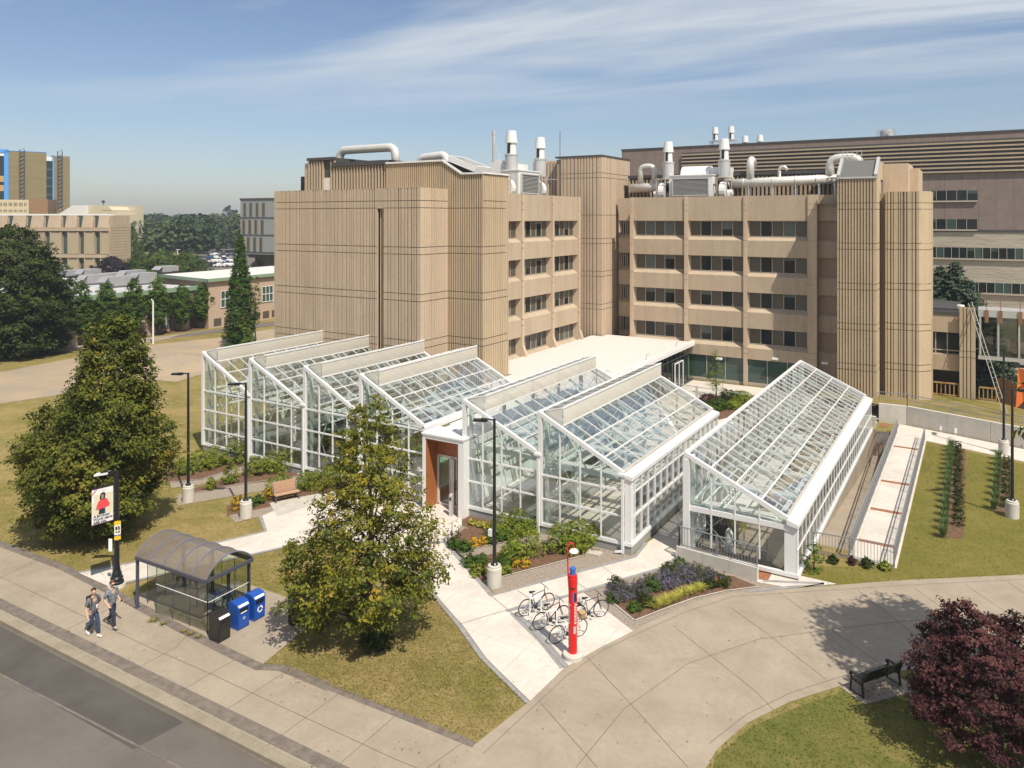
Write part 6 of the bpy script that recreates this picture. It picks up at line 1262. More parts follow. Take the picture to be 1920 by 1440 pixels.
# litter and recycling bins
def bin_(px, py, m_, lab, cat, seed, logo=False):
    p = G(px, py); o = empty('recycling_bin' if logo else 'litter_bin', p, lab, cat); o_ = Vector((p.x, p.y, 0)); m = MB(); w, h = .295, .80
    prof = [(-w, 0), (w, 0), (w, h+.10), (w*.6, h+.22), (-w*.3, h+.27), (-w, h+.20)]; vs = []
    for y in (-w, w):
        for x, z in prof: vs.append(o_+Vector((x*(.92 if z < .1 else 1), y*(.92 if z < .1 else 1), z+.02)))
    m.add(vs, [(0, 1, 2, 3, 4, 5), (11, 10, 9, 8, 7, 6)]+[(i, 6+i, 6+(i+1) % 6, (i+1) % 6) for i in range(6)]); m.box(p.x+w-.002, p.x+w+.015, p.y-w*.85, p.y+w*.85, .1, .55); m.build('body', m_, o)
    m = MB(); m.add([o_+Vector(v) for v in ((w*.80, -w*.8, h+.185), (w*.80, w*.8, h+.185), (w+.02, w*.8, h+.12), (w+.02, -w*.8, h+.12))], [(0, 1, 2, 3)]); m.build('hood_stripe', M['lt'], o)
    m = MB(); m.box(p.x+w, p.x+w+.01, p.y-w*.7, p.y+w*.7, h-.10, h+.04); m.build('opening', M['black'], o)
    if logo:
        m = MB(); N0 = Vector((1, 0, 0)); c = o_+Vector((w+.02, 0, .45)); r_ = logo
        for k in range(3):      # three chasing arrows
            a0 = R(90+120*k+22)
            pts = [a0+R(80)*j/4 for j in range(5)]
            for j in range(4):
                a, b = pts[j], pts[j+1]; m.quad(*[c+Vector((0, math.cos(t)*rr, math.sin(t)*rr)) for t, rr in ((a, r_*.6), (a, r_), (b, r_), (b, r_*.6))])
            t = pts[4]; m.tri(*[c+Vector((0, math.cos(t+x)*rr, math.sin(t+x)*rr)) for x, rr in ((0, r_*1.2), (0, r_*.4), (R(28), r_*.8))])
        if r_ < .1: m.box(p.x+w+.012, p.x+w+.02, p.y-.16, p.y+.14, .66, .70)
        m.build('recycling_symbol', M['lt'], o)
bin_(412, 1198, M['blackp'], 'black litter bin with a white hood stripe at the shelter corner', 'litter bin', 1)
bin_(448, 1175, M['blue'], 'blue recycling bin with a small symbol, between the black bin and the other blue bin', 'recycling bin', 2, .055)
bin_(478, 1158, M['blue'], 'blue recycling bin with a large white symbol, farthest from the road', 'recycling bin', 3, .14)
p = G(560, 1166); o = empty('slatted_bin', p, 'dark slatted litter bin half hidden under the yellowing tree', 'litter bin'); m = MB()
for k in range(22): a = 2*math.pi*k/22; m.bar(p+Vector((math.cos(a)*.4, math.sin(a)*.4, .05)), p+Vector((math.cos(a)*.42, math.sin(a)*.42, .95)), .07, .02, up=(math.cos(a), math.sin(a), 0))
m.build('slats', M['blackp'], o); m = MB(); m.lathe(p, [(.36, .05), (.36, .9)], 16); m.build('liner', M['black'], o)
# emergency help pole
p = G(1074, 1233); o = empty('help_pole', p, 'tall red emergency assistance pole with a hooked lamp on top', 'emergency pole')
m = MB(); m.lathe(p, [(.38, 0), (.38, .17), (.35, .2), (.2, .21)], 26); m.build('concrete_ring', M['lampconc'], o)
m = MB(); m.lathe(p, [(.165, .2), (.165, 2.72), (.175, 2.73), (.175, 3.0), (.165, 3.02), (.165, 3.12), (.05, 3.13)], 24); o2 = m.build('tube', M['red'], o, smooth=False)
m = MB(); m.tube([p+Vector((-.13, -.05, 2.5)), p+Vector((-.17, -.05, 3.1)), p+Vector((-.2, -.05, 4.05))]+bend(p+Vector((-.2, -.05, 4.05)), p+Vector((-.2, -.05, 4.36)), p+Vector((.02, -.02, 4.3)))+[p+Vector((.03, 0, 4.12))], .03, 8); m.build('hook_arm', M['red'], o)
m = MB(); m.lathe(p+Vector((.04, 0, 3.98)), [(.03, .12), (.1, .10), (.17, .04), (.18, 0), (.12, -.03), (.02, -.04)], 16); m.build('lamp', M['lt'], o)
m = MB(); m.lathe(p, [(.10, 3.1), (.10, 3.28), (.12, 3.29), (.12, 3.38), (.06, 3.4)], 14); m.build('blue_beacon', [mat('beacon_blue', (.05, .13, .45), .2)], o)
fd_ = Vector((-p.x, -p.y, 0)).normalized(); fr_ = Vector((-fd_.y, fd_.x, 0)) ; 
if fr_.dot(camR) < 0: fr_ = -fr_
def curv(ang, r_, z): return p+fd_*math.cos(ang)*r_+fr_*math.sin(ang)*r_+Vector((0, 0, z))
m = MB()
for a0, a1, z0, z1, mi in ((.05, .85, 2.15, 2.5, 0), (.3, .95, 2.16, 2.49, 1), (.15, .8, .98, 1.25, 2), (-.5, .5, 2.62, 2.68, 1)):
    for j in range(4): x0, x1 = a0+(a1-a0)*j/4, a0+(a1-a0)*(j+1)/4; rr = .168+.003*mi; m.quad(curv(x0, rr, z0), curv(x1, rr, z0), curv(x1, rr, z1), curv(x0, rr, z1), mi)
m.build('call_panel', [mat('panel_blue', (.03, .16, .62), .3), M['blackp'], M['steel']], o)
m = MB()
for ang in (-.75, .62):
    ce = p+fd_*math.cos(ang)*.185+fr_*math.sin(ang)*.185; nn = fd_*math.cos(ang)+fr_*math.sin(ang); t_ = fr_*math.cos(ang)-fd_*math.sin(ang)
    textpoly('Assistance', .20, ce+Vector((0, 0, 2.12))-t_*.06, (0, 0, -1), t_, m, 0, xs=.92)
m.build('lettering', M['lt'], o)
# ---------------------------------------------------------------- bicycles
def bicycle(lab, rear, front, colr, basket=None, saddle='blackp', fork=None):
    A, B_ = G(*rear), G(*front); d = (B_-A); d.z = 0; ang = math.atan2(d.y, d.x); c = (A+B_)/2
    o = empty('bicycle', (0, 0, 0), lab, 'bicycle', 'bicycles on the pale pad', world=False); Rw, wb = .345, 1.06
    for x in (-wb/2, wb/2):
        m = MB(); N_ = 28
        m.tube([(x+math.cos(2*math.pi*k/N_)*Rw, 0, Rw+math.sin(2*math.pi*k/N_)*Rw) for k in range(N_+1)], .022, 6, cap=False); w_ = m.build('wheel', M['blackp'], o)
        m = MB(); 
        for k in range(18): a = 2*math.pi*k/18; m.bar((x, (.02 if k % 2 else -.02), Rw), (x+math.cos(a)*(Rw-.02), 0, Rw+math.sin(a)*(Rw-.02)), .004)
        m.tube([(x, -.045, Rw), (x, .045, Rw)], .02, 8); m.tube([(x+math.cos(2*math.pi*k/N_)*(Rw-.025), 0, Rw+math.sin(2*math.pi*k/N_)*(Rw-.025)) for k in range(N_+1)], .008, 4, cap=False); m.build('spokes', M['steel'], w_)
    m = MB(); bb = (-.08, 0, .29); st = (-.20, 0, .80); ht, hb = (.36, 0, .88), (.40, 0, .72); ra, fa = (-wb/2, 0, Rw), (wb/2, 0, Rw)
    m.tube([st, ht], .016, 6); m.tube([bb, hb], .02, 6); m.tube([bb, (-.22, 0, .88)], .016, 6); m.tube([ht, hb], .02, 6)
    for s_ in (-1, 1): m.tube([(ra[0], s_*.05, ra[2]), (st[0], s_*.015, st[2]-.05)], .009, 5); m.tube([(ra[0], s_*.05, ra[2]), (bb[0], s_*.03, bb[2])], .009, 5)
    m.build('frame', colr, o)
    m = MB()
    for s_ in (-1, 1): m.tube([(hb[0], s_*.045, hb[2]-.02), (fa[0], s_*.045, fa[2])], .014, 6)
    m.bar((hb[0], -.06, hb[2]-.01), (hb[0], .06, hb[2]-.01), .04); m.build('fork', fork or colr, o)
    m = MB(); m.tube([(.37, 0, .86), (.35, 0, .98), (.41, 0, 1.02)], .014, 6); m.tube([(.36, -.30, 1.03), (.41, -.1, 1.02), (.41, .1, 1.02), (.36, .30, 1.03)], .014, 6); m.build('handlebar', M['blackp'], o)
    m = MB(); m.add([(-.36, -.075, .97), (-.36, .075, .97), (-.1, .02, .955), (-.1, -.02, .955), (-.36, -.075, .93), (-.36, .075, .93), (-.1, .02, .93), (-.1, -.02, .93), (-.40, 0, .985), (-.40, 0, .94)], [(0, 3, 2, 1), (0, 1, 8), (4, 9, 5), (0, 4, 7, 3), (1, 2, 6, 5), (3, 7, 6, 2), (0, 8, 9, 4), (8, 1, 5, 9), (4, 5, 6, 7)]); m.tube([(-.21, 0, .84), (-.24, 0, .94)], .013, 6); m.build('saddle', M[saddle], o)
    m = MB(); m.tube([(bb[0], -.05, bb[2]), (bb[0], -.06, bb[2])], .09, 14); m.bar((bb[0], -.07, bb[2]), (bb[0]+.13, -.07, bb[2]-.11), .02); m.bar((bb[0], .07, bb[2]), (bb[0]-.13, .07, bb[2]+.11), .02); m.box(bb[0]+.09, bb[0]+.18, -.16, -.08, bb[2]-.125, bb[2]-.1); m.box(bb[0]-.18, bb[0]-.09, .08, .16, bb[2]+.1, bb[2]+.125); m.build('crankset', M['blackp'], o)
    if basket == 'front': m = MB(); m.lathe((.60, 0, .74), [(.11, 0), (.16, .22), (.165, .23), (.15, .22)], 12); m.build('basket', mat('wicker', (.50, .32, .15), .9, var=.3, vscale=20), o)
    if basket == 'rear':
        m = MB()
        for k in range(9): 
            for z in (.72, .92): pass
        for z in (.74, .80, .86, .92): 
            for a, b in (((-.78, -.14), (-.42, -.14)), ((-.42, -.14), (-.42, .14)), ((-.42, .14), (-.78, .14)), ((-.78, .14), (-.78, -.14))): m.bar((*a, z), (*b, z), .008)
        for k in range(7): x = -.78+.06*k; m.bar((x, -.14, .74), (x, -.14, .92), .006); m.bar((x, .14, .74), (x, .14, .92), .006)
        m.box(-.78, -.42, -.13, .13, .735, .745); m.build('basket', M['blackp'], o)
    o.location = (c.x, c.y, .03); o.rotation_euler = (R(4), 0, ang); return o
bicycle('dark blue bicycle with an orange fork, farthest left on the pale pad', (984, 1156), (1027, 1143), mat('navy_paint', (.02, .03, .09), .35), fork=mat('orange_paint', (.55, .14, .03), .4))
bicycle('dark maroon mountain bicycle, middle one of the left row', (1010, 1182), (1056, 1167), mat('maroon_paint', (.06, .02, .035), .35))
bicycle('pale bicycle with a wicker basket, behind the red assistance pole', (1041, 1208), (1089, 1193), mat('cream_paint', (.6, .6, .58), .35), 'front')
bicycle('dark grey bicycle with a black rear basket, right side of the pale pad', (1084, 1167), (1126, 1157), mat('slate_paint', (.035, .05, .07), .35), 'rear')
for i, (px, py, lb) in enumerate([(1001, 1150, 'white frame rack holding the dark blue bicycle'), (1030, 1176, 'white frame rack holding the maroon mountain bicycle'), (1062, 1202, 'white frame rack holding the pale bicycle with the wicker basket')]):
    p = G(px, py); d = (G(1027, 1143)-G(984, 1156)).normalized(); s_ = Vector((-d.y, d.x, 0)); p = p-s_*.12; m = MB(); h = .74
    for k in (0, 1):
        q = p+s_*(k*.0); pass
    m.tube([p-d*.28+Vector((0, 0, .03)), p-d*.26+Vector((0, 0, h)), p+d*.26+Vector((0, 0, h)), p+d*.28+Vector((0, 0, .03))], .028, 8); m.tube([p-d*.28+Vector((0, 0, .05)), p-d*.28-s_*.3+Vector((0, 0, .05)), p+d*.28-s_*.3+Vector((0, 0, .05)), p+d*.28+Vector((0, 0, .05))], .022, 6)
    tag(m.build('bike_rack', M['lt']), lb, 'bike rack', 'white bike racks')
# ---------------------------------------------------------------- benches
mb = MB(); mb.prism([v.xy for v in G2([(1575, 1290), (1622, 1322), (1722, 1296), (1668, 1256)])], -.05, .035); struct('bench_slab', mb, M['walk'])
BA, BBp = G(1619, 1311), G(1688, 1287); d = (BBp-BA).normalized(); n_ = Vector((-d.y, d.x, 0)); 
if n_.dot(camF) < 0: n_ = -n_
LB_ = (BBp-BA).length
o = empty('park_bench', (BA+BBp)/2, 'black slatted park bench with its back to the red-leaved tree, facing the curved walk', 'bench')
up = Vector((0, 0, 1))
for t in (0, LB_):
    q = BA+d*t+up*.035; m = MB(); m.bar(q, q+n_*.06+up*.45, .07); m.bar(q+n_*.06+up*.45, q-n_*.06+up*.92, .06); m.bar(q+n_*.55, q+n_*.50+up*.62, .06); m.bar(q+n_*.06+up*.42, q+n_*.52+up*.42, .06); m.bar(q+n_*.03+up*.64, q+n_*.5+up*.64, .06); m.bar(q, q+n_*.55, .05); m.tube([q+n_*.46+up*.64, q+n_*.58+up*.62, q+n_*.58+up*.52], .03, 6); m.build('end_frame', M['black'], o)
for k in range(6): m = MB(); q = BA+n_*(.12+k*.078)+up*.49; m.bar(q-d*.04, q+d*(LB_+.04), .07, .03); m.build('seat_slat', M['blackp'], o)
m = MB(); q = BA+up*.0
for k in range(4): zz_ = .60+k*.095; qq = q+n_*(.02-.035*k)+up*zz_; m.bar(qq-d*.04, qq+d*(LB_+.04), .03, .088, up=up)
m.build('backrest', M['blackp'], o)
c = BA+d*(LB_*.52)-n_*.05; m = MB(); textpoly('JBH', .12, c+up*.80-d*.1-n_*.045, d, up, m); m.build('lettering', mat('gold_letters', (.45, .35, .10), .5), o)
p0, p1 = G(516, 945), G(562, 935); d = (p1-p0).normalized(); n_ = Vector((-d.y, d.x, 0)); n_ = n_ if n_.dot(camF) > 0 else -n_; L_ = (p1-p0).length; o = empty('timber_bench', (p0+p1)/2, 'small pale timber bench with slatted back on the stone slab', 'bench')
m = MB()
for k in range(4): q = p0+n_*(.0+k*.11)+up*.45; m.bar(q, q+d*L_, .1, .04)
m.build('seat', M['benchwood'], o); m = MB()
for k in range(5): q = p0+n_*(.48+k*.03)+up*(.52+k*.12); m.bar(q, q+d*L_, .03, .105, up=up)
m.build('backrest', M['benchwood'], o)
for t in (.05, L_-.05): m = MB(); q = p0+d*t; m.bar(q+up*.05, q+up*.44, .06); m.bar(q+up*.40, q+n_*.45+up*.40, .05); m.bar(q+n_*.45+up*.05, q+n_*.45+up*.5, .06); m.bar(q+n_*.45+up*.5, q+n_*.62+up*1.02, .05); m.build('leg', M['slate'], o)
for (px, py) in ((1764, 818), (1792, 824)):
    p = G(px, py); m = MB(); m.bar(p, p+up*.5, .03); m.box(p.x-.07, p.x+.07, p.y-.07, p.y+.07, .5, .8); tag(m.build('marker_stake', M['lt']), 'small white marker stake on the pale walk by the retaining wall', 'marker stake', 'white marker stakes')
m = MB(); p = G(1118, 1040); m.box(p.x-.45, p.x+.25, p.y-.25, p.y+.25, 0.01, .1); tag(m.build('splash_block', M['edge']), 'pale splash block under the corner downpipe', 'splash block')
# ================================================================ PEOPLE
def skinned(name, verts, edges, radii, m_, parent, root=0, lvl=2):
    me = bpy.data.meshes.new(name); me.from_pydata(verts, edges, []); me.materials.append(m_); o = bpy.data.objects.new(name, me); COL.objects.link(o); o.parent = parent
    sk = o.modifiers.new('skin', 'SKIN'); sv = me.skin_vertices[0].data if me.skin_vertices else None
    if sv is None: me.attributes; 
    for i, r_ in enumerate(radii):
        me.skin_vertices[0].data[i].radius = r_ if isinstance(r_, tuple) else (r_, r_); me.skin_vertices[0].data[i].use_root = (i == root)
    sk.use_smooth_shade = True; s2 = o.modifiers.new('sub', 'SUBSURF'); s2.levels = lvl; s2.render_levels = lvl; return o
def person(lab, loc, heading, J, mats, headturn, extra):
    """J: joints in the figure's own frame: x right, y ahead, z up"""
    o = empty('person', (0, 0, 0), lab, 'person', world=False)
    names, V_, E_2, Rr = [], [], [], []
    def add(n, p, r_, par=None):
        V_.append(p); names.append(n); Rr.append(r_)
        if par is not None: E_2.append((names.index(par), len(V_)-1))
    add('pel', J['pel'], (.135, .10)); add('waist', J['waist'], (.125, .095), 'pel'); add('chest', J['chest'], (.16, .11), 'waist'); add('neck0', J['neck0'], (.075, .07), 'chest'); add('neck', J['neck'], (.052, .055), 'neck0')
    add('head0', J['head0'], (.068, .075), 'neck'); add('head', J['head'], (.078, .095), 'head0'); add('head1', J['head1'], (.062, .075), 'head')
    hx, hy = math.sin(headturn), math.cos(headturn); hp = Vector(J['head']); nose = hp+Vector((hx*.105, hy*.105, -.03)); add('nose', tuple(nose), (.014, .014), 'head')
    for s_, t in ((-1, 'L'), (1, 'R')):
        add('sh'+t, J['sh'+t], .062, 'chest'); add('el'+t, J['el'+t], .043, 'sh'+t); add('wr'+t, J['wr'+t], .029, 'el'+t); e, w = Vector(J['el'+t]), Vector(J['wr'+t]); f = (w-e).normalized(); pm = w+f*.075; add('pa'+t, tuple(pm), (.034, .02), 'wr'+t)
        side = f.cross(Vector((0, 1, 0))).normalized(); cr_ = J['curl'+t]
        for k, (off, ln) in enumerate(((-.027, .062), (-.009, .072), (.009, .068), (.027, .052))):
            a = pm+side*off+f*.03; b = a+(f*.7+Vector(cr_)*.5).normalized()*ln*.55; c = b+(f*.3+Vector(cr_)).normalized()*ln*.5
            add('f%d%s' % (k, t), tuple(a), .0095, 'pa'+t); add('g%d%s' % (k, t), tuple(b), .0085, 'f%d%s' % (k, t)); add('h%d%s' % (k, t), tuple(c), .0075, 'g%d%s' % (k, t))
        th = w+f*.03+side*-.03; add('t0'+t, tuple(th), .012, 'wr'+t); add('t1'+t, tuple(th+f*.035-side*.015+Vector(cr_)*.02), .009, 't0'+t)
        add('hip'+t, J['hip'+t], .095, 'pel'); add('kn'+t, J['kn'+t], .058, 'hip'+t); add('an'+t, J['an'+t], .038, 'kn'+t); add('toe'+t, J['toe'+t], (.04, .026), 'an'+t)
    body = skinned('body', V_, E_2, Rr, M['skin'], o, 0, 2)
    # shirt
    V2 = [J['pel'], J['waist'], J['chest'], J['neck0']]; V2[0] = tuple(Vector(J['pel'])+Vector((0, 0, .03))); E3 = [(0, 1), (1, 2), (2, 3)]; R2 = [(.155, .122), (.150, .12), (.185, .132), (.085, .08)]
    for t in 'LR': n0 = len(V2); V2 += [J['sh'+t], tuple(Vector(J['sh'+t]).lerp(Vector(J['el'+t]), .86))]; E3 += [(2, n0), (n0, n0+1)]; R2 += [.082, .066]
    skinned('shirt', V2, E3, R2, mats[0], o, 1)
    V2 = [tuple(Vector(J['pel'])+Vector((0, 0, .04))), J['pel']]; E3 = [(0, 1)]; R2 = [(.142, .112), (.15, .118)]
    for t in 'LR': n0 = len(V2); V2 += [J['hip'+t], J['kn'+t], tuple(Vector(J['an'+t])+Vector((0, 0, .02)))]; E3 += [(1, n0), (n0, n0+1), (n0+1, n0+2)]; R2 += [.108, .072, .056]
    skinned('jeans', V2, E3, R2, mats[1], o, 1)
    for t in 'LR': 
        a, b = Vector(J['an'+t]), Vector(J['toe'+t]); d_ = b-a; skinned('shoe', [tuple(a-d_*.25+Vector((0, 0, -.045))), tuple(a+Vector((0, 0, -.03))), tuple(b+d_*.1)], [(0, 1), (1, 2)], [.042, .052, (.05, .034)], mats[2], o, 1)
    # hair
    hb = Vector(J['head1'])+Vector((-hx*.02, -hy*.02, -.035)); m = MB(); 
    for i in range(6):
        pass
    nth, nph = 7, 14; vs = []; 
    for i in range(nth+1):
        ph = R(8+i*(118-8)/nth)
        for k in range(nph):
            t = 2*math.pi*k/nph; front = math.cos(t)      # +: face side
            pe = ph if front < .2 else min(ph, R(62)+(.2-front)*R(20)+R(8)); vv = Vector((math.sin(pe)*(math.sin(t+0)*.092), math.sin(pe)*math.cos(t)*.108, math.cos(pe)*.11)); vv = Matrix.Rotation(-headturn, 3, 'Z') @ vv; vs.append(hb+vv)
    m.add(vs, [(i*nph+k, i*nph+(k+1) % nph, (i+1)*nph+(k+1) % nph, (i+1)*nph+k) for i in range(nth) for k in range(nph)]+[tuple(range(nph))]); m.build('hair', mats[3], o, smooth=True)
    rt = Vector((hy, -hx, 0)); fw = Vector((hx, hy, 0)); m = MB()
    for s_ in (-1, 1): m.lathe(hp+fw*.088+rt*(s_*.032)+Vector((0, 0, .012)), [(.002, -.008), (.011, -.004), (.011, .004), (.002, .008)], 8)
    m.bar(hp+fw*.096-rt*.022-Vector((0, 0, .062)), hp+fw*.096+rt*.022-Vector((0, 0, .062)), .008); m.build('eyes_and_mouth', mat('dark_features', (.06, .02, .02), .5), o); m = MB()
    for s_ in (-1, 1): m.lathe(hp+rt*(s_*.086)+Vector((0, 0, -.03)), [(.004, 0), (.014, .015), (.017, .035), (.006, .06)], 8)
    m.build('ears', M['skin'], o)
    extra(o, J, rt, fw); o.location = loc; o.rotation_euler = (0, 0, heading); o.scale = (1.04, 1.04, 1.04); return o
hv = (G(350, 1262)-G(60, 1130)); hA = math.atan2(hv.y, hv.x)-math.pi/2
base = dict(pel=(0, 0, .96), waist=(0, 0, 1.12), chest=(0, .01, 1.34), neck0=(0, .0, 1.48), neck=(0, .01, 1.54), head0=(0, .03, 1.61), head=(0, .035, 1.68), head1=(0, .025, 1.76))
def J1():
    j = dict(base); j.update(shL=(-.20, 0, 1.43), shR=(.20, 0, 1.43), elL=(-.27, -.02, 1.16), elR=(.27, -.04, 1.15), wrL=(-.07, .22, 1.20), wrR=(.29, .10, .92), curlL=(.6, .2, .3), curlR=(-.5, .3, -.2),
        hipL=(-.09, 0, .92), hipR=(.09, 0, .92), knL=(-.08, .18, .52), knR=(.08, .05, .50), anL=(-.07, .26, .10), anR=(.07, -.26, .16), toeL=(-.07, .40, .06), toeR=(.07, -.16, .04)); return j
def ex1(o, J, rt, fw):
    m = MB(); m.box(-.13, .13, -.26, -.12, 1.08, 1.48); m.build('backpack', M['blackp'], o); m = MB()
    for s_ in (-1, 1): m.tube([(s_*.11, -.12, 1.48), (s_*.12, .0, 1.53), (s_*.13, .135, 1.42), (s_*.14, .13, 1.25), (s_*.15, -.10, 1.12)], .018, 6)
    m.build('straps', M['blackp'], o)
p1 = G(175, 1193); person('person in a grey t-shirt and blue jeans with a backpack, holding a white cup', (p1.x, p1.y, .018), hA, J1(), [mat('grey_tshirt', (.15, .155, .165), .9, var=.2, vscale=14), M['jeans'], M['lt'], mat('brown_hair', (.055, .022, .012), .8, var=.4, vscale=40)], -.5*0+.45, ex1)
Mx = Matrix.Translation((p1.x, p1.y, .018)) @ Matrix.Rotation(hA, 4, 'Z'); c = Mx @ Vector((.01, .27, 1.17)); m = MB(); m.lathe(c, [(.028, 0), (.038, .11), (.04, .115), (.036, .125), (.0, .126)], 14); tag(m.build('paper_cup', M['lt']), 'white paper cup in the hand of the walker in grey', 'cup')
def J2():
    j = dict(base); j.update(shL=(-.20, 0, 1.43), shR=(.20, 0, 1.43), elL=(-.26, -.08, 1.16), elR=(.27, -.10, 1.16), wrL=(-.25, .12, .99), wrR=(.26, .10, 1.0), curlL=(.5, .3, -.2), curlR=(-.5, .3, -.1),
        hipL=(-.09, 0, .92), hipR=(.09, 0, .92), knL=(-.09, -.03, .52), knR=(.09, .20, .54), anL=(-.10, -.32, .20), anR=(.09, .26, .10), toeL=(-.10, -.24, .06), toeR=(.09, .40, .06)); return j
def ex2(o, J, rt, fw):
    m = MB(); hp = Vector(J['head']); m.bar(hp+fw*.102-rt*.075+Vector((0, 0, .014)), hp+fw*.102+rt*.075+Vector((0, 0, .014)), .02, .035); m.bar(hp+fw*.10+rt*.08+Vector((0, 0, .014)), hp+rt*.09+Vector((0, 0, .01)), .01); m.bar(hp+fw*.10-rt*.08+Vector((0, 0, .014)), hp-rt*.09+Vector((0, 0, .01)), .01); m.build('sunglasses', M['black'], o)
p2 = G(210, 1177); person('person in a dark patterned shirt, sunglasses and dark jeans walking beside the banner pole', (p2.x, p2.y, .018), hA+.1, J2(), [mat('patterned_shirt', (.03, .05, .085), .9, var=1, vscale=16, col2=(.28, .31, .34), stretch=(1, 1, 2)), mat('dark_denim', (.022, .03, .055), .9), mat('grey_shoes', (.10, .10, .12), .7), mat('auburn_hair', (.14, .065, .03), .8, var=.4, vscale=40)], .3, ex2)
Mx = Matrix.Translation((p2.x, p2.y, .018)) @ Matrix.Rotation(hA+.1, 4, 'Z'); c = Mx @ Vector((-.25, .21, .93)); m = MB(); m.bar(c, c+Vector((.03, .0, .13)), .07, .01); tag(m.build('mobile_phone', M['black']), 'black phone in the hand of the walker in the patterned shirt', 'phone')
# ================================================================ PLANTS
LEAF['lime'] = leafmat('olive_green_leaves', [(.028, .046, .007), (.07, .092, .011), (.125, .140, .017), (.19, .185, .022), (.28, .22, .03)], .33)
LEAF['autumn'] = leafmat('yellowing_leaves', [(.035, .056, .010), (.095, .120, .015), (.185, .19, .022), (.30, .26, .03), (.44, .29, .035)], .38)
LEAF['dark'] = leafmat('dark_green_leaves', [(.018, .030, .006), (.040, .060, .009), (.080, .10, .014)], .25)
LEAF['green'] = leafmat('fresh_green_leaves', [(.035, .08, .010), (.075, .145, .018), (.14, .20, .028)], .38)
LEAF['shrub'] = leafmat('shrub_leaves', [(.09, .14, .015), (.18, .24, .025), (.30, .33, .045), (.40, .38, .08)], .4)
LEAF['purple'] = leafmat('maroon_leaves', [(.028, .011, .014), (.065, .022, .024), (.12, .045, .042), (.18, .075, .066)], .28)
LEAF['plum'] = leafmat('plum_leaves', [(.008, .006, .012), (.020, .014, .024), (.04, .028, .04)], .1)
LEAF['spruce'] = leafmat('blue_green_needles', [(.022, .042, .022), (.052, .085, .050), (.10, .14, .09)], .15)
LEAF['hosta'] = leafmat('yellow_grass_leaves', [(.20, .26, .03), (.45, .43, .07), (.62, .52, .16)], .3)
LEAF['lav'] = leafmat('lavender_flowers', [(.05, .075, .02), (.09, .11, .04), (.17, .15, .22), (.27, .22, .42)], .25)
LEAF['orange'] = leafmat('orange_flowers', [(.06, .10, .015), (.10, .14, .02), (.62, .34, .01), (.75, .45, .02)], .2)
LEAF['rust'] = leafmat('rust_leaves', [(.35, .10, .02), (.5, .18, .04)], .2)
LEAF['tallgrass'] = leafmat('tall_grass_blades', [(.06, .12, .03), (.11, .18, .05), (.20, .24, .09)], .3)
LEAF['far1'] = leafmat('far_green_leaves', [(.03, .062, .014), (.068, .11, .02), (.12, .16, .03)], .25)
LEAF['far2'] = leafmat('far_lime_leaves', [(.05, .075, .018), (.10, .13, .03), (.16, .19, .05)], .15)
LEAF['far3'] = leafmat('far_bluish_leaves', [(.018, .042, .018), (.045, .075, .03), (.085, .12, .04)], .25)
def crown_pts(prof, n_cl, per, cl_r, rng, shift=None, inner=.45, flat=.6, lobes=None, droop=0):
    """clump centres inside the outline of the crown, then leaves round each"""
    prof = np.array(prof, float); zs = prof[:, 0]; rs = prof[:, 1]; zz = np.linspace(zs[0], zs[-1], 200); rr = np.interp(zz, zs, rs); w = rr**1.25+.02; w /= w.sum()
    z = rng.choice(zz, n_cl, p=w)+rng.normal(size=n_cl)*.05; r = np.interp(z, zs, rs); th = rng.uniform(0, 2*np.pi, n_cl)
    edge = 1+.14*np.sin(th*3+z*1.3)+.10*np.sin(th*7-z*2.1)+.08*np.sin(th*5+z*4)
    f = inner+(1-inner)*rng.uniform(0, 1, n_cl)**.55; rad = r*f*edge
    c = np.c_[np.cos(th)*rad, np.sin(th)*rad, z-droop*f]; 
    if shift is not None: s_ = np.array([np.interp(z, [q[0] for q in shift], [q[1] for q in shift]), np.interp(z, [q[0] for q in shift], [q[2] for q in shift])]).T; c[:, :2] += s_
    outw = np.c_[np.cos(th), np.sin(th), np.full(n_cl, .35)]
    if lobes:
        for (x, y, zc, rx, rz, k) in lobes:
            v = rng.normal(size=(k, 3)); v /= np.linalg.norm(v, axis=1)[:, None]; v *= (rng.uniform(.4, 1, k)[:, None]); c = np.r_[c, np.c_[x+v[:, 0]*rx, y+v[:, 1]*rx, zc+v[:, 2]*rz]]; outw = np.r_[outw, v+np.array([0, 0, .3])]
    n_ = len(c); crd = rng.uniform(.6, 1.35, n_)*cl_r; tint = rng.normal(size=n_)*.16
    v = rng.normal(size=(n_, per, 3)); v /= np.linalg.norm(v, axis=2)[..., None]; v *= rng.uniform(.25, 1, (n_, per, 1)); v[..., 2] *= flat
    pos = (c[:, None]+v*crd[:, None, None]).reshape(-1, 3); return pos, np.repeat(tint, per), np.repeat(outw, per, 0), c
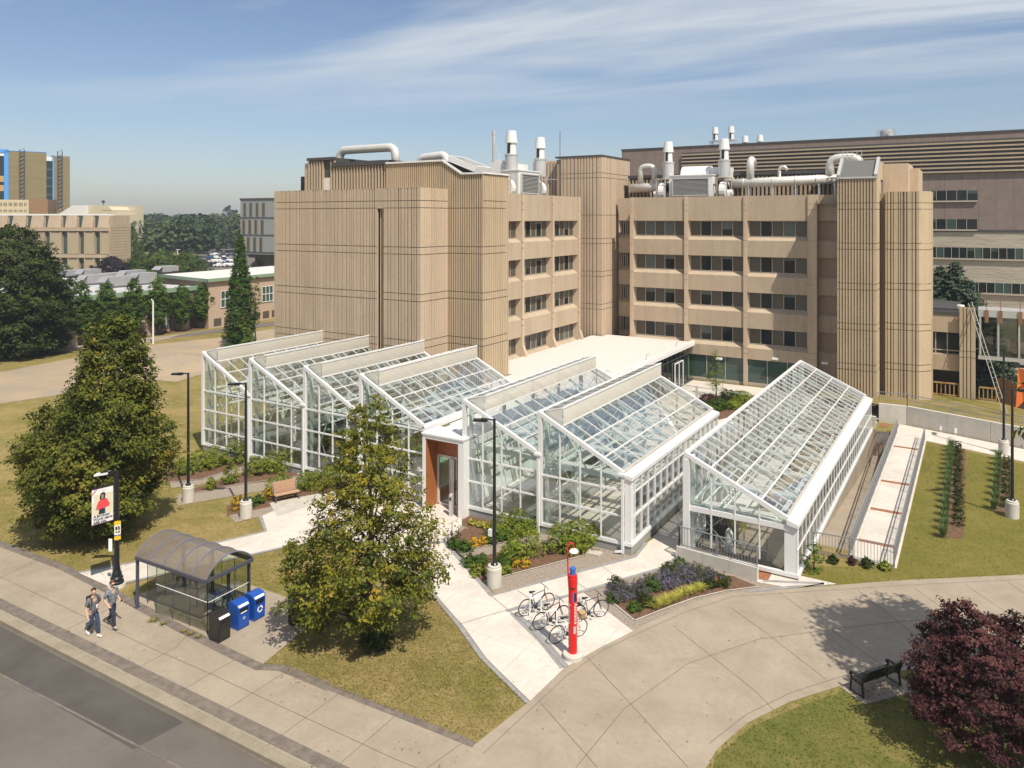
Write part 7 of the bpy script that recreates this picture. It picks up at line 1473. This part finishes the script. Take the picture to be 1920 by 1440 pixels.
def limb_tree(name, px, py, prof, label, cat='tree', group=None, leaf='lime', n_cl=900, per=22, cl_r=.45, lsize=.16, tr=.22, seed=1, shift=None, lobes=None, hue=None, inner=.45, limbs=14, base=None, tmean=.42, flat=.6, part='crown', droop=0):
    rng = np.random.default_rng(seed); p = base if base is not None else G(px, py); o = empty(name, p, label, cat, group)
    pos, tint, outw, c = crown_pts(prof, n_cl, per, cl_r, rng, shift, inner, flat, lobes, droop); n_ = len(pos)
    t = tmean+tint+rng.normal(size=n_)*.10
    if hue is not None: t = t+hue(pos)
    pos = pos+np.array([p.x, p.y, p.z]); leafmesh(part, pos, rng.uniform(.6, 1.35, n_)*lsize, t, LEAF[leaf], o, rng=rng, outward=outw/np.linalg.norm(outw, axis=1)[:, None])
    if tr > 0:
        H_ = prof[-1][0]; m = MB(); z0 = 0; sx = lambda z: (np.interp(z, [q[0] for q in shift], [q[1] for q in shift]), np.interp(z, [q[0] for q in shift], [q[2] for q in shift])) if shift else (0, 0)
        pts = [p+Vector((sx(z)[0]+math.sin(z*1.7)*.05, sx(z)[1]+math.cos(z*1.3)*.05, z)) for z in np.linspace(0, H_*.9, 9)]; m.tube(pts, [tr*(1.25-1.2*i/8) if i else tr*1.5 for i in range(9)], 9); m.build('trunk', M['bark'], o, smooth=True)
        m = MB(); idx = rng.choice(len(c), min(limbs, len(c)), replace=False)
        for i in idx:
            q = c[i]; z0 = max(prof[0][0]*.6+.2, q[2]*.72-.2); s0 = sx(z0); a = p+Vector((s0[0], s0[1], z0)); b = p+Vector(q); mid = a.lerp(b, .5)+Vector((0, 0, .12*(b-a).length)); m.tube([a, mid, b], [tr*.30, tr*.18, tr*.05], 5)
        if limbs: m.build('limbs', M['bark'], o, smooth=True)
    return o
def lat(x): return (camR.x*x, camR.y*x)
# big trees near the bus stop
hue1 = lambda P_: .30*np.exp(-((P_[:, 2]-3.6)/1.4)**2)*np.clip(np.sin(P_[:, 0]*1.9+P_[:, 1]*1.1)+.2, 0, 1)+.10*np.sin(P_[:, 2]*1.5+P_[:, 0])
sh1 = [(0, 0, 0), (4.4, *lat(.0)), (8.5, *lat(1.0)), (11.6, *lat(1.0))]
limb_tree('broadleaf_tree', 178, 1003, [(.5, 1.7), (1.3, 2.7), (3.0, 3.35), (4.6, 3.5), (6.2, 2.8), (7.4, 2.15), (8.6, 1.6), (9.9, 1.4), (10.9, .95), (11.55, .2)], 'large olive-green tree at the left behind the banner pole', leaf='lime', n_cl=2300, per=26, cl_r=.46, lsize=.19, tr=.24, seed=4, shift=sh1, hue=hue1, tmean=.38)
hue2 = lambda P_: .34*np.exp(-((P_[:, 2]-3.9)/1.7)**2)*np.clip(np.sin(P_[:, 0]*2.3-P_[:, 1]*1.7)+.35, 0, 1)+.14*(P_[:, 2] > 5)
lob = [(*[sum(t) for t in zip(lat(-2.3), (0, 0))], 2.0, 1.35, 1.7, 130), (*lat(-2.6), 3.6, .9, .7, 40), (*lat(1.9), 2.9, 1.25, 1.3, 90)]
limb_tree('broadleaf_tree', 694, 1208, [(.9, .9), (1.4, 1.9), (2.4, 2.3), (3.6, 2.4), (4.6, 2.25), (5.6, 2.0), (6.7, 1.75), (7.4, 1.25), (8.3, 1.05), (9.1, .7), (9.65, .2)], 'tree with yellowing leaves in the grass triangle between the bins and the pale path', leaf='autumn', n_cl=950, per=24, cl_r=.36, lsize=.15, tr=.17, seed=9, hue=hue2, lobes=lob, tmean=.34, inner=.25, limbs=26)
limb_tree('base_shrub', 705, 1213, [(.05, .55), (.5, .62), (.95, .35)], 'small dark green shrub round the foot of the yellowing tree', 'shrub', leaf='dark', n_cl=110, per=18, cl_r=.16, lsize=.10, tr=0, seed=3)
limb_tree('red_maple', 1872, 1405, [(.5, 1.3), (1.1, 2.2), (1.9, 2.5), (2.8, 2.0), (3.5, 1.3), (4.1, .75), (4.7, .2)], 'spreading tree with dark red leaves beside the black bench', leaf='purple', n_cl=520, per=60, cl_r=.30, lsize=.11, tr=.11, seed=6, shift=[(0, 0, 0), (2.5, *lat(-.2)), (4.65, *lat(-1.25))], tmean=.45, inner=.35, flat=.38, limbs=40, lobes=[(*lat(-1.9), 2.4, .7, .35, 26), (*lat(-1.5), 3.3, .5, .3, 18), (*lat(-2.1), 1.3, .6, .35, 20), (*lat(.6), 3.9, .6, .35, 20), (*lat(1.9), 3.0, .8, .4, 26)])
limb_tree('broadleaf_tree', 0, 0, [(8.4, 1.2), (9.4, 3.1), (10.8, 3.5), (12.2, 3.0), (13.6, 1.8), (14.4, .5)], 'tall tree standing beyond the right edge of the view, shading the curved drive', leaf='lime', n_cl=620, per=26, cl_r=.6, lsize=.28, tr=.2, seed=16, base=Vector((4.9, 29.6, 0)), limbs=14, tmean=.4, inner=.1)
# left mid distance
limb_tree('broadleaf_tree', 25, 668, [(.8, 4.2), (3.5, 5.8), (7, 6.0), (10.5, 4.9), (13, 3.6), (15, 1.6), (15.6, .4)], 'very dark large tree at the far left edge beside the low building', leaf='dark', n_cl=2100, per=22, cl_r=.75, lsize=.38, tr=.3, seed=12, tmean=.5)
limb_tree('broadleaf_tree', 92, 664, [(.8, 2.0), (3, 2.7), (6, 2.5), (8, 1.7), (9.6, .5)], 'dark rounded tree right of the largest dark tree at the left edge', leaf='dark', n_cl=600, per=20, cl_r=.6, lsize=.34, tr=.2, seed=13, tmean=.45)
row = [(152, 648, 8.4, 'first'), (200, 643, 8.2, 'second'), (251, 636, 8.3, 'third'), (296, 629, 8.5, 'fourth'), (341, 622, 6.9, 'fifth'), (379, 616, 6.9, 'sixth')]
for i, (px, py, h, wd_l) in enumerate(row):
    limb_tree('upright_tree', px, py, [(1.3, .5), (2.2, 1.25), (3.6, 1.5), (h*.66, 1.4), (h*.85, .95), (h*.96, .5), (h, .12)], wd_l+' from the left of the upright green trees in front of the low building', group='row of upright trees', leaf='green', n_cl=420, per=22, cl_r=.36, lsize=.22, tr=.12, seed=30+i, tmean=.62 if i > 2 else .5, inner=.3, limbs=5)
limb_tree('columnar_poplar', 450, 651, [(.1, 1.5), (1.5, 1.8), (4, 1.7), (7, 1.4), (10, 1.0), (12.6, .6), (14.8, .1)], 'very tall narrow dark green tree at the left corner of the concrete building', leaf='green', n_cl=1400, per=24, cl_r=.34, lsize=.20, tr=.25, seed=41, tmean=.28, inner=.4, hue=lambda P_: .45*(P_[:, 2] < 3.2)*(P_[:, 0]*camR.x+P_[:, 1]*camR.y > .6))
limb_tree('spindly_tree', 478, 640, [(2.2, .4), (4, .9), (6, .8), (7.6, .7), (9, .2)], 'thin half-bare tree right of the tall narrow one', leaf='far2', n_cl=70, per=14, cl_r=.3, lsize=.2, tr=.09, seed=42, limbs=22, inner=.3, tmean=.1)
for i, (px, py, h, w_, lf, lb) in enumerate([(210, 560, 8.5, 4.6, 'plum', 'dark plum-leaved tree in front of the pierced screen building'), (105, 560, 7.0, 5.0, 'far1', 'rounded green tree in front of the pierced screens'), (140, 556, 5.2, 2.4, 'far2', 'small yellow-green tree left of the plum tree'), (262, 556, 9.5, 3.4, 'far1', 'green tree right of the pierced screen building corner'), (300, 555, 9.8, 6.2, 'far1', 'broad round green tree behind the low roof'), (350, 550, 9.0, 4.8, 'far1', 'broad green tree left of the car park'), (246, 520, 13.5, 3.0, 'green', 'tall bright green tree against the building corner'), (335, 556, 4.6, 3.0, 'far3', 'low brownish shrub behind the low roof'), (434, 464, 12, 8.5, 'far2', 'pale lime-green tree beside the grey office building'), (392, 466, 15, 10, 'far2', 'large pale lime-green tree above the car park'), (495, 512, 5.0, 3.4, 'far2', 'low bushy tree under the grey office building')]):
    limb_tree('campus_tree', px, py, [(.6, w_*.55), (h*.3, w_*.95), (h*.6, w_), (h*.82, w_*.66), (h, w_*.12)], lb, leaf=lf, n_cl=1000, per=20, cl_r=w_*.14, lsize=min(.36, w_*.07), tr=.22, seed=60+i, limbs=6, tmean=.45)
# far wood: one mass
rng = np.random.default_rng(77); P_, T_, O_, S_ = [], [], [], []
for i in range(330):
    d = 260+rng.uniform(0, 1)**1.4*900; px = rng.uniform(225, 640)
    if i >= 240: d = 430+rng.uniform(0, 1)*600; px = rng.uniform(-900, 225) 
    if d < 330 and px > 380: continue
    p = W(d, px); h = rng.uniform(13.5, 18.5)*(1 if d < 600 else 1.1); w_ = rng.uniform(5, 9)*(1+d/900); n_ = 75
    th = rng.uniform(0, 2*np.pi, n_*6); u = rng.uniform(0, 1, n_*6); z = h*(.35+.65*u); rr = w_*np.sqrt(np.clip(1-((u-.25)/.78)**2, 0, 1))*rng.uniform(.6, 1.05, n_*6)
    P_.append(np.c_[p[0]+np.cos(th)*rr, p[1]+np.sin(th)*rr, z]); T_.append(np.full(n_*6, rng.uniform(.2, 1))+rng.normal(size=n_*6)*.12); O_.append(np.c_[np.cos(th), np.sin(th), np.full(len(th), .5)]); S_.append(np.full(n_*6, w_*.17))
P_, T_, O_, S_ = map(np.concatenate, (P_, T_, O_, S_)); o = leafmesh('far_wood', P_, S_*rng.uniform(.6, 1.3, len(S_)), T_, LEAF['far3'], None, rng=rng, outward=O_/np.linalg.norm(O_, axis=1)[:, None], asp=.8); o['kind'] = 'stuff'; o['label'] = 'far green woodland on the horizon beyond the campus'; o['category'] = 'woodland'
p = W(620, 431); limb_tree('lone_pine', 0, 0, [(8, 2), (14, 6), (19, 7), (23, 5), (26, 2)], 'single ragged pine standing above the far wood', leaf='far3', n_cl=60, per=14, cl_r=2.0, lsize=2.2, tr=.6, seed=90, base=Vector((*p, 0)), limbs=12)
def spruce(px, Y, h, r_, lab, seed):
    base = Vector((onY(px, 600, Y).x, Y, 0)); rng = np.random.default_rng(seed); o = empty('spruce_tree', base, lab, 'conifer', 'blue-green spruces by the rear building'); P_, O_, T_ = [], [], []
    nl = int(h*3.0)
    for i in range(nl):
        z = .5+(h-.6)*i/nl; rr = r_*(1-(z/h))**.75+.08; nb = int(7+rr*4)
        for k in range(nb):
            a = rng.uniform(0, 2*np.pi); L_ = rr*rng.uniform(.75, 1.12); m_ = max(6, int(L_*34)); t = rng.uniform(.12, 1, m_); spread = .18*(1-t)+.10
            P_.append(np.c_[np.cos(a)*L_*t+rng.normal(size=m_)*spread, np.sin(a)*L_*t+rng.normal(size=m_)*spread, z-.32*L_*t+.18*L_*t*t+rng.normal(size=m_)*.07]); O_.append(np.tile([np.cos(a), np.sin(a), .6], (m_, 1))); T_.append(.3+.45*t+rng.normal(size=m_)*.12)
    P_, O_, T_ = map(np.concatenate, (P_, O_, T_)); leafmesh('crown', P_+np.array(base), rng.uniform(.22, .42, len(P_)), T_, LEAF['spruce'], o, rng=rng, outward=O_, asp=.5)
    m = MB(); m.tube([base, base+Vector((0, 0, h))], [.2, .02], 8); m.build('trunk', M['bark'], o)
spruce(1762, 90, 11.8, 4.2, 'leftmost spruce, partly behind the coarsely ribbed tower', 1); spruce(1790, 90, 12.3, 4.4, 'tallest spruce with a bare leader tip', 2); spruce(1816, 88, 10.6, 4.6, 'darker green spruce just right of the tallest one', 3); spruce(1850, 90, 7.2, 3.0, 'small spruce behind the ladder and footbridge', 4); spruce(1838, 84.5, 4.4, 1.8, 'low spruce boughs under the footbridge', 5)
# ---------------------------------------------------------------- shrubs and flowers of the new beds
def shrub(px, py, r_, h, lab, leaf='shrub', n=110, ls=.11, group=None, seed=1, name='shrub', sx=1.0, tm=.45, cat='shrub', clr=.2):
    return limb_tree(name, px, py, [(.05, r_*.7), (h*.35, r_), (h*.75, r_*.8), (h, r_*.3)], lab, cat, group, leaf, int(n*1.15), 13, r_*clr/ .9 if r_ > .5 else r_*.3, ls, .03, seed, limbs=8, tmean=tm, inner=.2)
LS_ = 'leafy shrubs along the glasshouse fronts'
for i, (px, py, r_, h, lb) in enumerate([(345, 888, .85, 1.0, 'low shrub in the back bed beneath the leftmost tall lamp'), (375, 880, .95, 1.25, 'yellow-green shrub right of the leftmost tall lamp'), (403, 873, .95, 1.25, 'yellow-green shrub in the middle of the back bed'), (440, 868, .9, 1.5, 'taller bright shrub against the first glasshouse bay'), (478, 890, .8, 1.2, 'thin shrub just right of the second lamp pole'), (507, 885, .95, 1.3, 'bushy shrub under the second glasshouse bay'), (538, 880, 1.0, 1.6, 'tall shrub by the downpipe of the second glasshouse bay'), (432, 905, .6, 1.1, 'lone shrub in the grass strip left of the second lamp pole'), (395, 918, .4, .7, 'small sprig in the middle mulch bed'), (525, 925, .9, 1.2, 'grey-green shrub behind the timber bench'), (575, 918, .85, 1.1, 'shrub right of the timber bench'), (608, 912, .95, 1.2, 'shrub beneath the third glasshouse bay'), (640, 905, .8, 1.2, 'shrub left of the yellowing tree under the third bay'), (940, 1005, .85, 1.1, 'shrub behind the lamp pole right of the entrance'), (972, 1000, .95, 1.15, 'yellow-green shrub under the bay right of the entrance'), (1000, 998, .5, .75, 'small shrub by the middle downpipe of the right bays'), (985, 1040, .95, 1.3, 'tall shrub in the centre of the brown mulch bed'), (960, 1052, .7, .9, 'darker shrub left of the tall central one'), (1052, 1032, .9, 1.3, 'large bright shrub left of the hooked lamp'), (1082, 1030, 1.0, 1.4, 'large bright shrub right of the hooked lamp'), (1110, 1020, .75, 1.0, 'shrub at the corner of the two-bay glasshouse')]):
    shrub(px, py, r_, h, lb, group=LS_, seed=100+i, n=int(130*r_), tm=.42+.1*math.sin(i*1.7))
GP = 'low green perennials in the mulch beds'
for i, (px, py, r_, h, lf, lb) in enumerate([(852, 1028, .38, .5, 'green', 'first green clump at the path edge beneath the yellow flowers'), (872, 1033, .4, .5, 'green', 'second green clump beneath the yellow flowers'), (925, 1018, .42, .55, 'green', 'green clump right of the yellow flowers'), (948, 1013, .4, .5, 'green', 'green clump left of the lamp pole base'), (880, 1060, .45, .5, 'green', 'green clump at the left tip of the large mulch bed'), (895, 1078, .45, .5, 'shrub', 'green clump left of the gravel-corner lamp'), (905, 1058, .40, .45, 'green', 'clump with yellow flower heads above the gravel-corner lamp'), (945, 1065, .5, .6, 'green', 'dark green clump right of the gravel-corner lamp'), (948, 1075, .3, .35, 'shrub', 'small lime clump at the bed edge right of the lamp'), (965, 1062, .25, .3, 'orange', 'clump with small yellow flowers in the large bed'), (985, 1062, .28, .3, 'orange', 'yellow-flowered clump near the bed edge'), (1525, 1072, .55, 1.3, 'green', 'upright green shrub at the corner of the separate glasshouse'), (1563, 1056, .25, .35, 'dark', 'small dark plant beside the ramp-end railing'), (1598, 1058, .22, .3, 'purple', 'small reddish plant beside the ramp-end railing'), (1625, 1063, .28, .4, 'dark', 'dark green plant in the middle beside the ramp-end railing'), (1660, 1068, .3, .35, 'shrub', 'yellow-green plant at the corner of the ramp-end railing'), (465, 950, .45, .5, 'green', 'green clump right of the second lamp base'), (485, 945, .4, .5, 'green', 'dark green clump left of the timber bench')]):
    shrub(px, py, r_, h, lb, lf, 60, .09, GP, 200+i, 'perennial', tm=.5, cat='perennial')
for i, (px, py, r_, lb) in enumerate([(889, 1024, .34, 'left'), (906, 1021, .3, 'right')]): shrub(px, py, r_, .4, lb+' patch of bright yellow flowers beside the entry path', 'orange', 45, .07, None, 240+i, 'yellow_flowers', tm=.6, cat='flowers')
for i, (px, py, lb) in enumerate([(442, 958, 'orange flowers left of the second lamp base'), (448, 950, 'orange flowers behind the second lamp base'), (503, 938, 'orange flowers beside the timber bench')]): shrub(px, py, .36, .7, lb, 'orange', 45, .07, None, 250+i, 'orange_flowers', tm=.55, cat='flowers')
for i, (px, py) in enumerate([(885, 985), (901, 988), (912, 992)]): shrub(px, py, .24, .32, ('left', 'middle', 'right')[i]+' of three pale lime clumps at the glasshouse foot', 'hosta', 30, .09, None, 260+i, 'hosta_plant', tm=.5, cat='perennial')
for i, (px, py) in enumerate([(838, 1018), (846, 1012), (858, 1010)]): shrub(px, py, .2, .9, ('left', 'middle', 'right')[i]+' of three thin dark seed-headed stems at the path corner', 'dark', 10, .06, None, 265+i, 'seed_stems', tm=.3, cat='perennial')
LV = 'lavender clumps in the curved bed'
k_ = 0
for (px, py) in [(1150, 1118), (1165, 1112), (1160, 1128), (1178, 1122), (1195, 1112), (1210, 1105), (1222, 1100), (1205, 1122), (1236, 1096), (1250, 1092), (1262, 1086), (1275, 1080), (1290, 1078), (1305, 1078), (1282, 1092), (1300, 1092), (1318, 1084), (1332, 1088), (1265, 1100), (1315, 1096), (1340, 1096), (1250, 1104)]:
    k_ += 1; shrub(px, py, .40, .55, 'purple lavender clump in the dense drift of the curved bed', 'lav', 75, .055, LV, 300+k_, 'lavender', tm=.47+.1*math.sin(k_*2.1), cat='lavender')
for i, (px, py, r_, h, lf, lb) in enumerate([(1155, 1104, .4, .5, 'dark', 'dark green clump at the upper left of the lavender bed'), (1222, 1110, .38, .7, 'green', 'upright grassy clump in the middle of the lavender'), (1275, 1070, .38, .6, 'green', 'bright green rounded shrub at the back of the lavender bed'), (1255, 1075, .42, .45, 'dark', 'low dark shrub at the back left of the lavender bed'), (1355, 1098, .42, .5, 'dark', 'dark green shrub at the right end of the lavender bed'), (1330, 1102, .32, .35, 'dark', 'small dark green shrub near the rusty plant'), (1210, 1135, .4, .5, 'dark', 'dark green clump left of the yellow grasses'), (1188, 1145, .3, .35, 'green', 'small bright clump at the front corner of the curved bed'), (1342, 1098, .2, .3, 'rust', 'small rusty orange plant in the lavender bed'), (1150, 1128, .35, .35, 'green', 'green clump at the left corner of the curved bed')]):
    shrub(px, py, r_, h, lb, lf, 60, .08, None, 330+i, 'garden_plant', tm=.5, cat='perennial')
def grassclump(px, py, r_, h, lab, leaf, n, seed, group, name='ornamental_grass', base=None, arch=1.0):
    rng = np.random.default_rng(seed); p = base or G(px, py); a = rng.uniform(0, 2*np.pi, n); L_ = rng.uniform(.6, 1, n); ns = 4; vs = []; fs = []; ti = []
    for i in range(n):
        d = Vector((math.cos(a[i]), math.sin(a[i]), 0)); s_ = Vector((-d.y, d.x, 0))*.012*(1+r_); b0 = p+d*rng.uniform(0, r_*.25); rr = r_*rng.uniform(.4, 1.0)*arch; hh = h*L_[i]; b_ = len(vs)
        for j in range(ns+1):
            t = j/ns; q = b0+d*(rr*t**1.6)+Vector((0, 0, hh*(t-.38*t*t*t*arch))); w_ = (1-t*.85); vs += [q-s_*w_, q+s_*w_]
        fs += [(b_+2*j, b_+2*j+1, b_+2*j+3, b_+2*j+2) for j in range(ns)]; ti += [rng.uniform(.1, .95)]*(2*ns+2)
    me = bpy.data.meshes.new(name); me.from_pydata([tuple(v-p) for v in vs], [], fs); at = me.attributes.new('tint', 'FLOAT', 'POINT'); at.data.foreach_set('value', ti); me.materials.append(LEAF[leaf]); o = bpy.data.objects.new(name, me); COL.objects.link(o); o.location = p; tag(o, lab, 'ornamental grass', group); return o
for i, (px, py) in enumerate([(1226, 1140), (1240, 1136), (1252, 1130), (1268, 1126), (1280, 1118), (1297, 1114), (1313, 1108)]):
    grassclump(px, py, .42, .5, 'arching yellow grass clump at the front of the lavender bed', 'hosta', 150, 400+i, 'yellow grasses along the front of the lavender bed')
i = 0
for (xa, ya, xb, yb_, n_, nm) in [(1783, 840, 1768, 1008, 17, 'left'), (1872, 862, 1864, 955, 9, 'right')]:
    for k in range(n_):
        t = k/(n_-1); p = G(xa, ya).lerp(G(xb, yb_), t); i += 1
        grassclump(0, 0, .5, .95, 'tall blue-green grass clump in the %s planted strip of the lawn' % nm, 'tallgrass', 170, 500+i, 'tall grasses in the %s planted strip' % nm, base=p, arch=.7)
i = 0
for (xa, ya, xb, yb_, n_, nm) in [(1796, 840, 1797, 985, 15, 'left'), (1888, 868, 1884, 950, 8, 'right')]:
    for k in range(n_):
        t = k/(n_-1); p = G(xa, ya).lerp(G(xb, yb_), t); i += 1
        limb_tree('low_hedge_plant', 0, 0, [(.03, .24), (.25, .30), (.5, .14)], 'low dark green plant in the %s planted strip of the lawn' % nm, 'shrub', 'dark low plants in the %s planted strip' % nm, 'dark', 34, 12, .11, .085, 0, 560+i, base=p, tmean=.4)
# terrace bed behind the two-bay house
for i, (px, py, r_, h, lf, lb) in enumerate([(1342, 745, .95, 4.6, 'green', 'young slender tree in the terrace bed'), (1328, 758, 1.0, .9, 'purple', 'reddish-brown shrub at the left end of the terrace bed'), (1345, 768, 1.1, .9, 'green', 'green shrub at the front of the terrace bed'), (1368, 752, 1.0, 1.0, 'dark', 'dark green shrub in the middle of the terrace bed'), (1392, 755, 1.0, 1.0, 'shrub', 'yellow-green shrub at the right end of the terrace bed'), (1375, 766, .8, .7, 'shrub', 'low shrub near the right front of the terrace bed')]):
    if i: shrub(px, py, r_, h, lb, lf, 150, .13, 'terrace bed shrubs', 600+i, tm=.45)
    else: limb_tree('young_tree', px, py, [(.8, .8), (1.8, .95), (2.8, .55), (3.8, .35), (4.8, .1)], lb, leaf='shrub', n_cl=110, per=13, cl_r=.22, lsize=.11, tr=.05, seed=600, limbs=14, tmean=.25, inner=.2)
mb = MB(); mb.sheet(G2([(1312, 750), (1345, 742), (1415, 742), (1405, 775), (1335, 790)]), .04); struct('terrace_bed_soil', mb, M['mulch'])
# plants inside the third and fourth bays
for i, (x, y, r_, h, lb) in enumerate([(-35.6, 37.6, .8, 2.6, 'leafy tropical plant at the left of the third glasshouse bay'), (-33.4, 37.4, .9, 3.0, 'tall leafy plant at the right of the third glasshouse bay'), (-34.5, 40, 1.0, 3.1, 'leafy plant deeper inside the third glasshouse bay'), (-38.4, 38.6, .7, 2.3, 'hanging green plant inside the second glasshouse bay'), (-30.6, 38.2, .9, 2.6, 'leafy plant inside the fourth glasshouse bay'), (-29, 41, 1, 2.4, 'green plant deeper inside the fourth glasshouse bay')]):
    limb_tree('tropical_plant', 0, 0, [(.3, r_*.6), (h*.5, r_), (h*.85, r_*.7), (h, r_*.3)], lb, 'plant', 'plants grown inside the glasshouses', 'green', 70, 14, .3, .26, .05, 700+i, base=Vector((x, y, .06)), tmean=.55, limbs=6)
# weeds at the paving edge
for i, (px, py, r_) in enumerate([(288, 1165, .3), (305, 1172, .2), (345, 1186, .2), (358, 1190, .22), (372, 1196, .18)]): grassclump(px, py, r_, .16, ('first', 'second', 'third', 'fourth', 'fifth')[i]+' dry weed tuft from the left along the band before the shelter', 'lawn', 60, 800+i, 'dry weed tufts at the shelter edge', 'weed_tuft')
# ================================================================ CARS
def car(lab, m_, g='cars in the far car park'):
    o = empty('parked_car', (0, 0, 0), lab, 'car', g, world=False); m = MB(); L, w = 2.25, .9
    side = [(-L, .35), (-L, .85), (-L+.1, .95), (-1.35, 1.0), (-.75, 1.42), (.55, 1.42), (1.15, 1.0), (2.05, .88), (L, .7), (L, .35)]
    sc_ = lambda z: w if z < 1.05 else w*.78
    m.add([(x, -sc_(z), z) for x, z in side]+[(x, sc_(z), z) for x, z in side], [tuple(range(10)), tuple(range(19, 9, -1))]+[(i, (i+1) % 10, 10+(i+1) % 10, 10+i)[::-1] for i in range(10)]); m.build('body', m_, o)
    m = MB()
    for s_ in (-1, 1): m.add([(-1.2, s_*(w*.90), 1.06), (1.0, s_*(w*.90), 1.06), (.5, s_*(w*.80), 1.36), (-.7, s_*(w*.80), 1.36)], [(0, 1, 2, 3)])
    m.add([(1.13, -.66, 1.04), (1.13, .66, 1.04), (.6, .62, 1.39), (.6, -.62, 1.39)], [(0, 1, 2, 3)]); m.add([(-1.33, -.66, 1.04), (-1.33, .66, 1.04), (-.8, .62, 1.39), (-.8, -.62, 1.39)], [(3, 2, 1, 0)]); m.build('windows', M['wglass'], o)
    for x in (-1.4, 1.4):
        for s_ in (-1, 1): m = MB(); m.tube([(x, s_*.72, .33), (x, s_*.93, .33)], .33, 12); m.build('wheel', M['blackp'], o)
    return o
CM = [mat('white_car_paint', (.7, .7, .7), .3), mat('black_car_paint', (.02, .02, .025), .25), mat('silver_car_paint', (.4, .42, .44), .3, metal=.5), mat('blue_car_paint', (.04, .09, .22), .3)]
protos = [car(n_+' car parked in the far car park', c_) for n_, c_ in zip(('white', 'black', 'silver', 'blue'), CM)]; used = set(); rr_ = random.Random(5)
for i in range(30):
    r_i, c_i = divmod(i, 6); p = G(398+c_i*7.5+rr_.uniform(-1, 1), [501, 493, 486, 480, 475][r_i]); k = rr_.choice([0, 0, 2, 2, 3, 1]); o = protos[k] if k not in used else copy_tree(protos[k]); used.add(k); place(o, (p.x, p.y, .03), TH+R(rr_.choice([0, 180]))+rr_.uniform(-.05, .05))
for k in range(4):
    if k not in used: p = G(440, 480+k*3); place(protos[k], (p.x, p.y, .03), TH)
p = G(1918, 688); o = car('silver car parked on the road under the glazed footbridge', CM[2], None); 
if 'group' in o: del o['group']
place(o, (p.x+.6, p.y, .03), R(10))

# ================================================================ SUMMER HAZE
mb = MB(); mb.box(-1150, 900, -60, 1500, -3.6, 46); hz_ = mb.build('haze', None or bpy.data.materials.new('summer_haze')); hz_['kind'] = 'stuff'; hm = bpy.data.materials['summer_haze']; hm.use_nodes = True; t = hm.node_tree; t.nodes.clear()
o = N(t, 'ShaderNodeOutputMaterial'); pv = N(t, 'ShaderNodeVolumePrincipled'); pv.inputs['Color'].default_value = (.80, .88, 1, 1); pv.inputs['Density'].default_value = .00035; pv.inputs['Anisotropy'].default_value = .2
t.links.new(pv.outputs[0], o.inputs['Volume'])
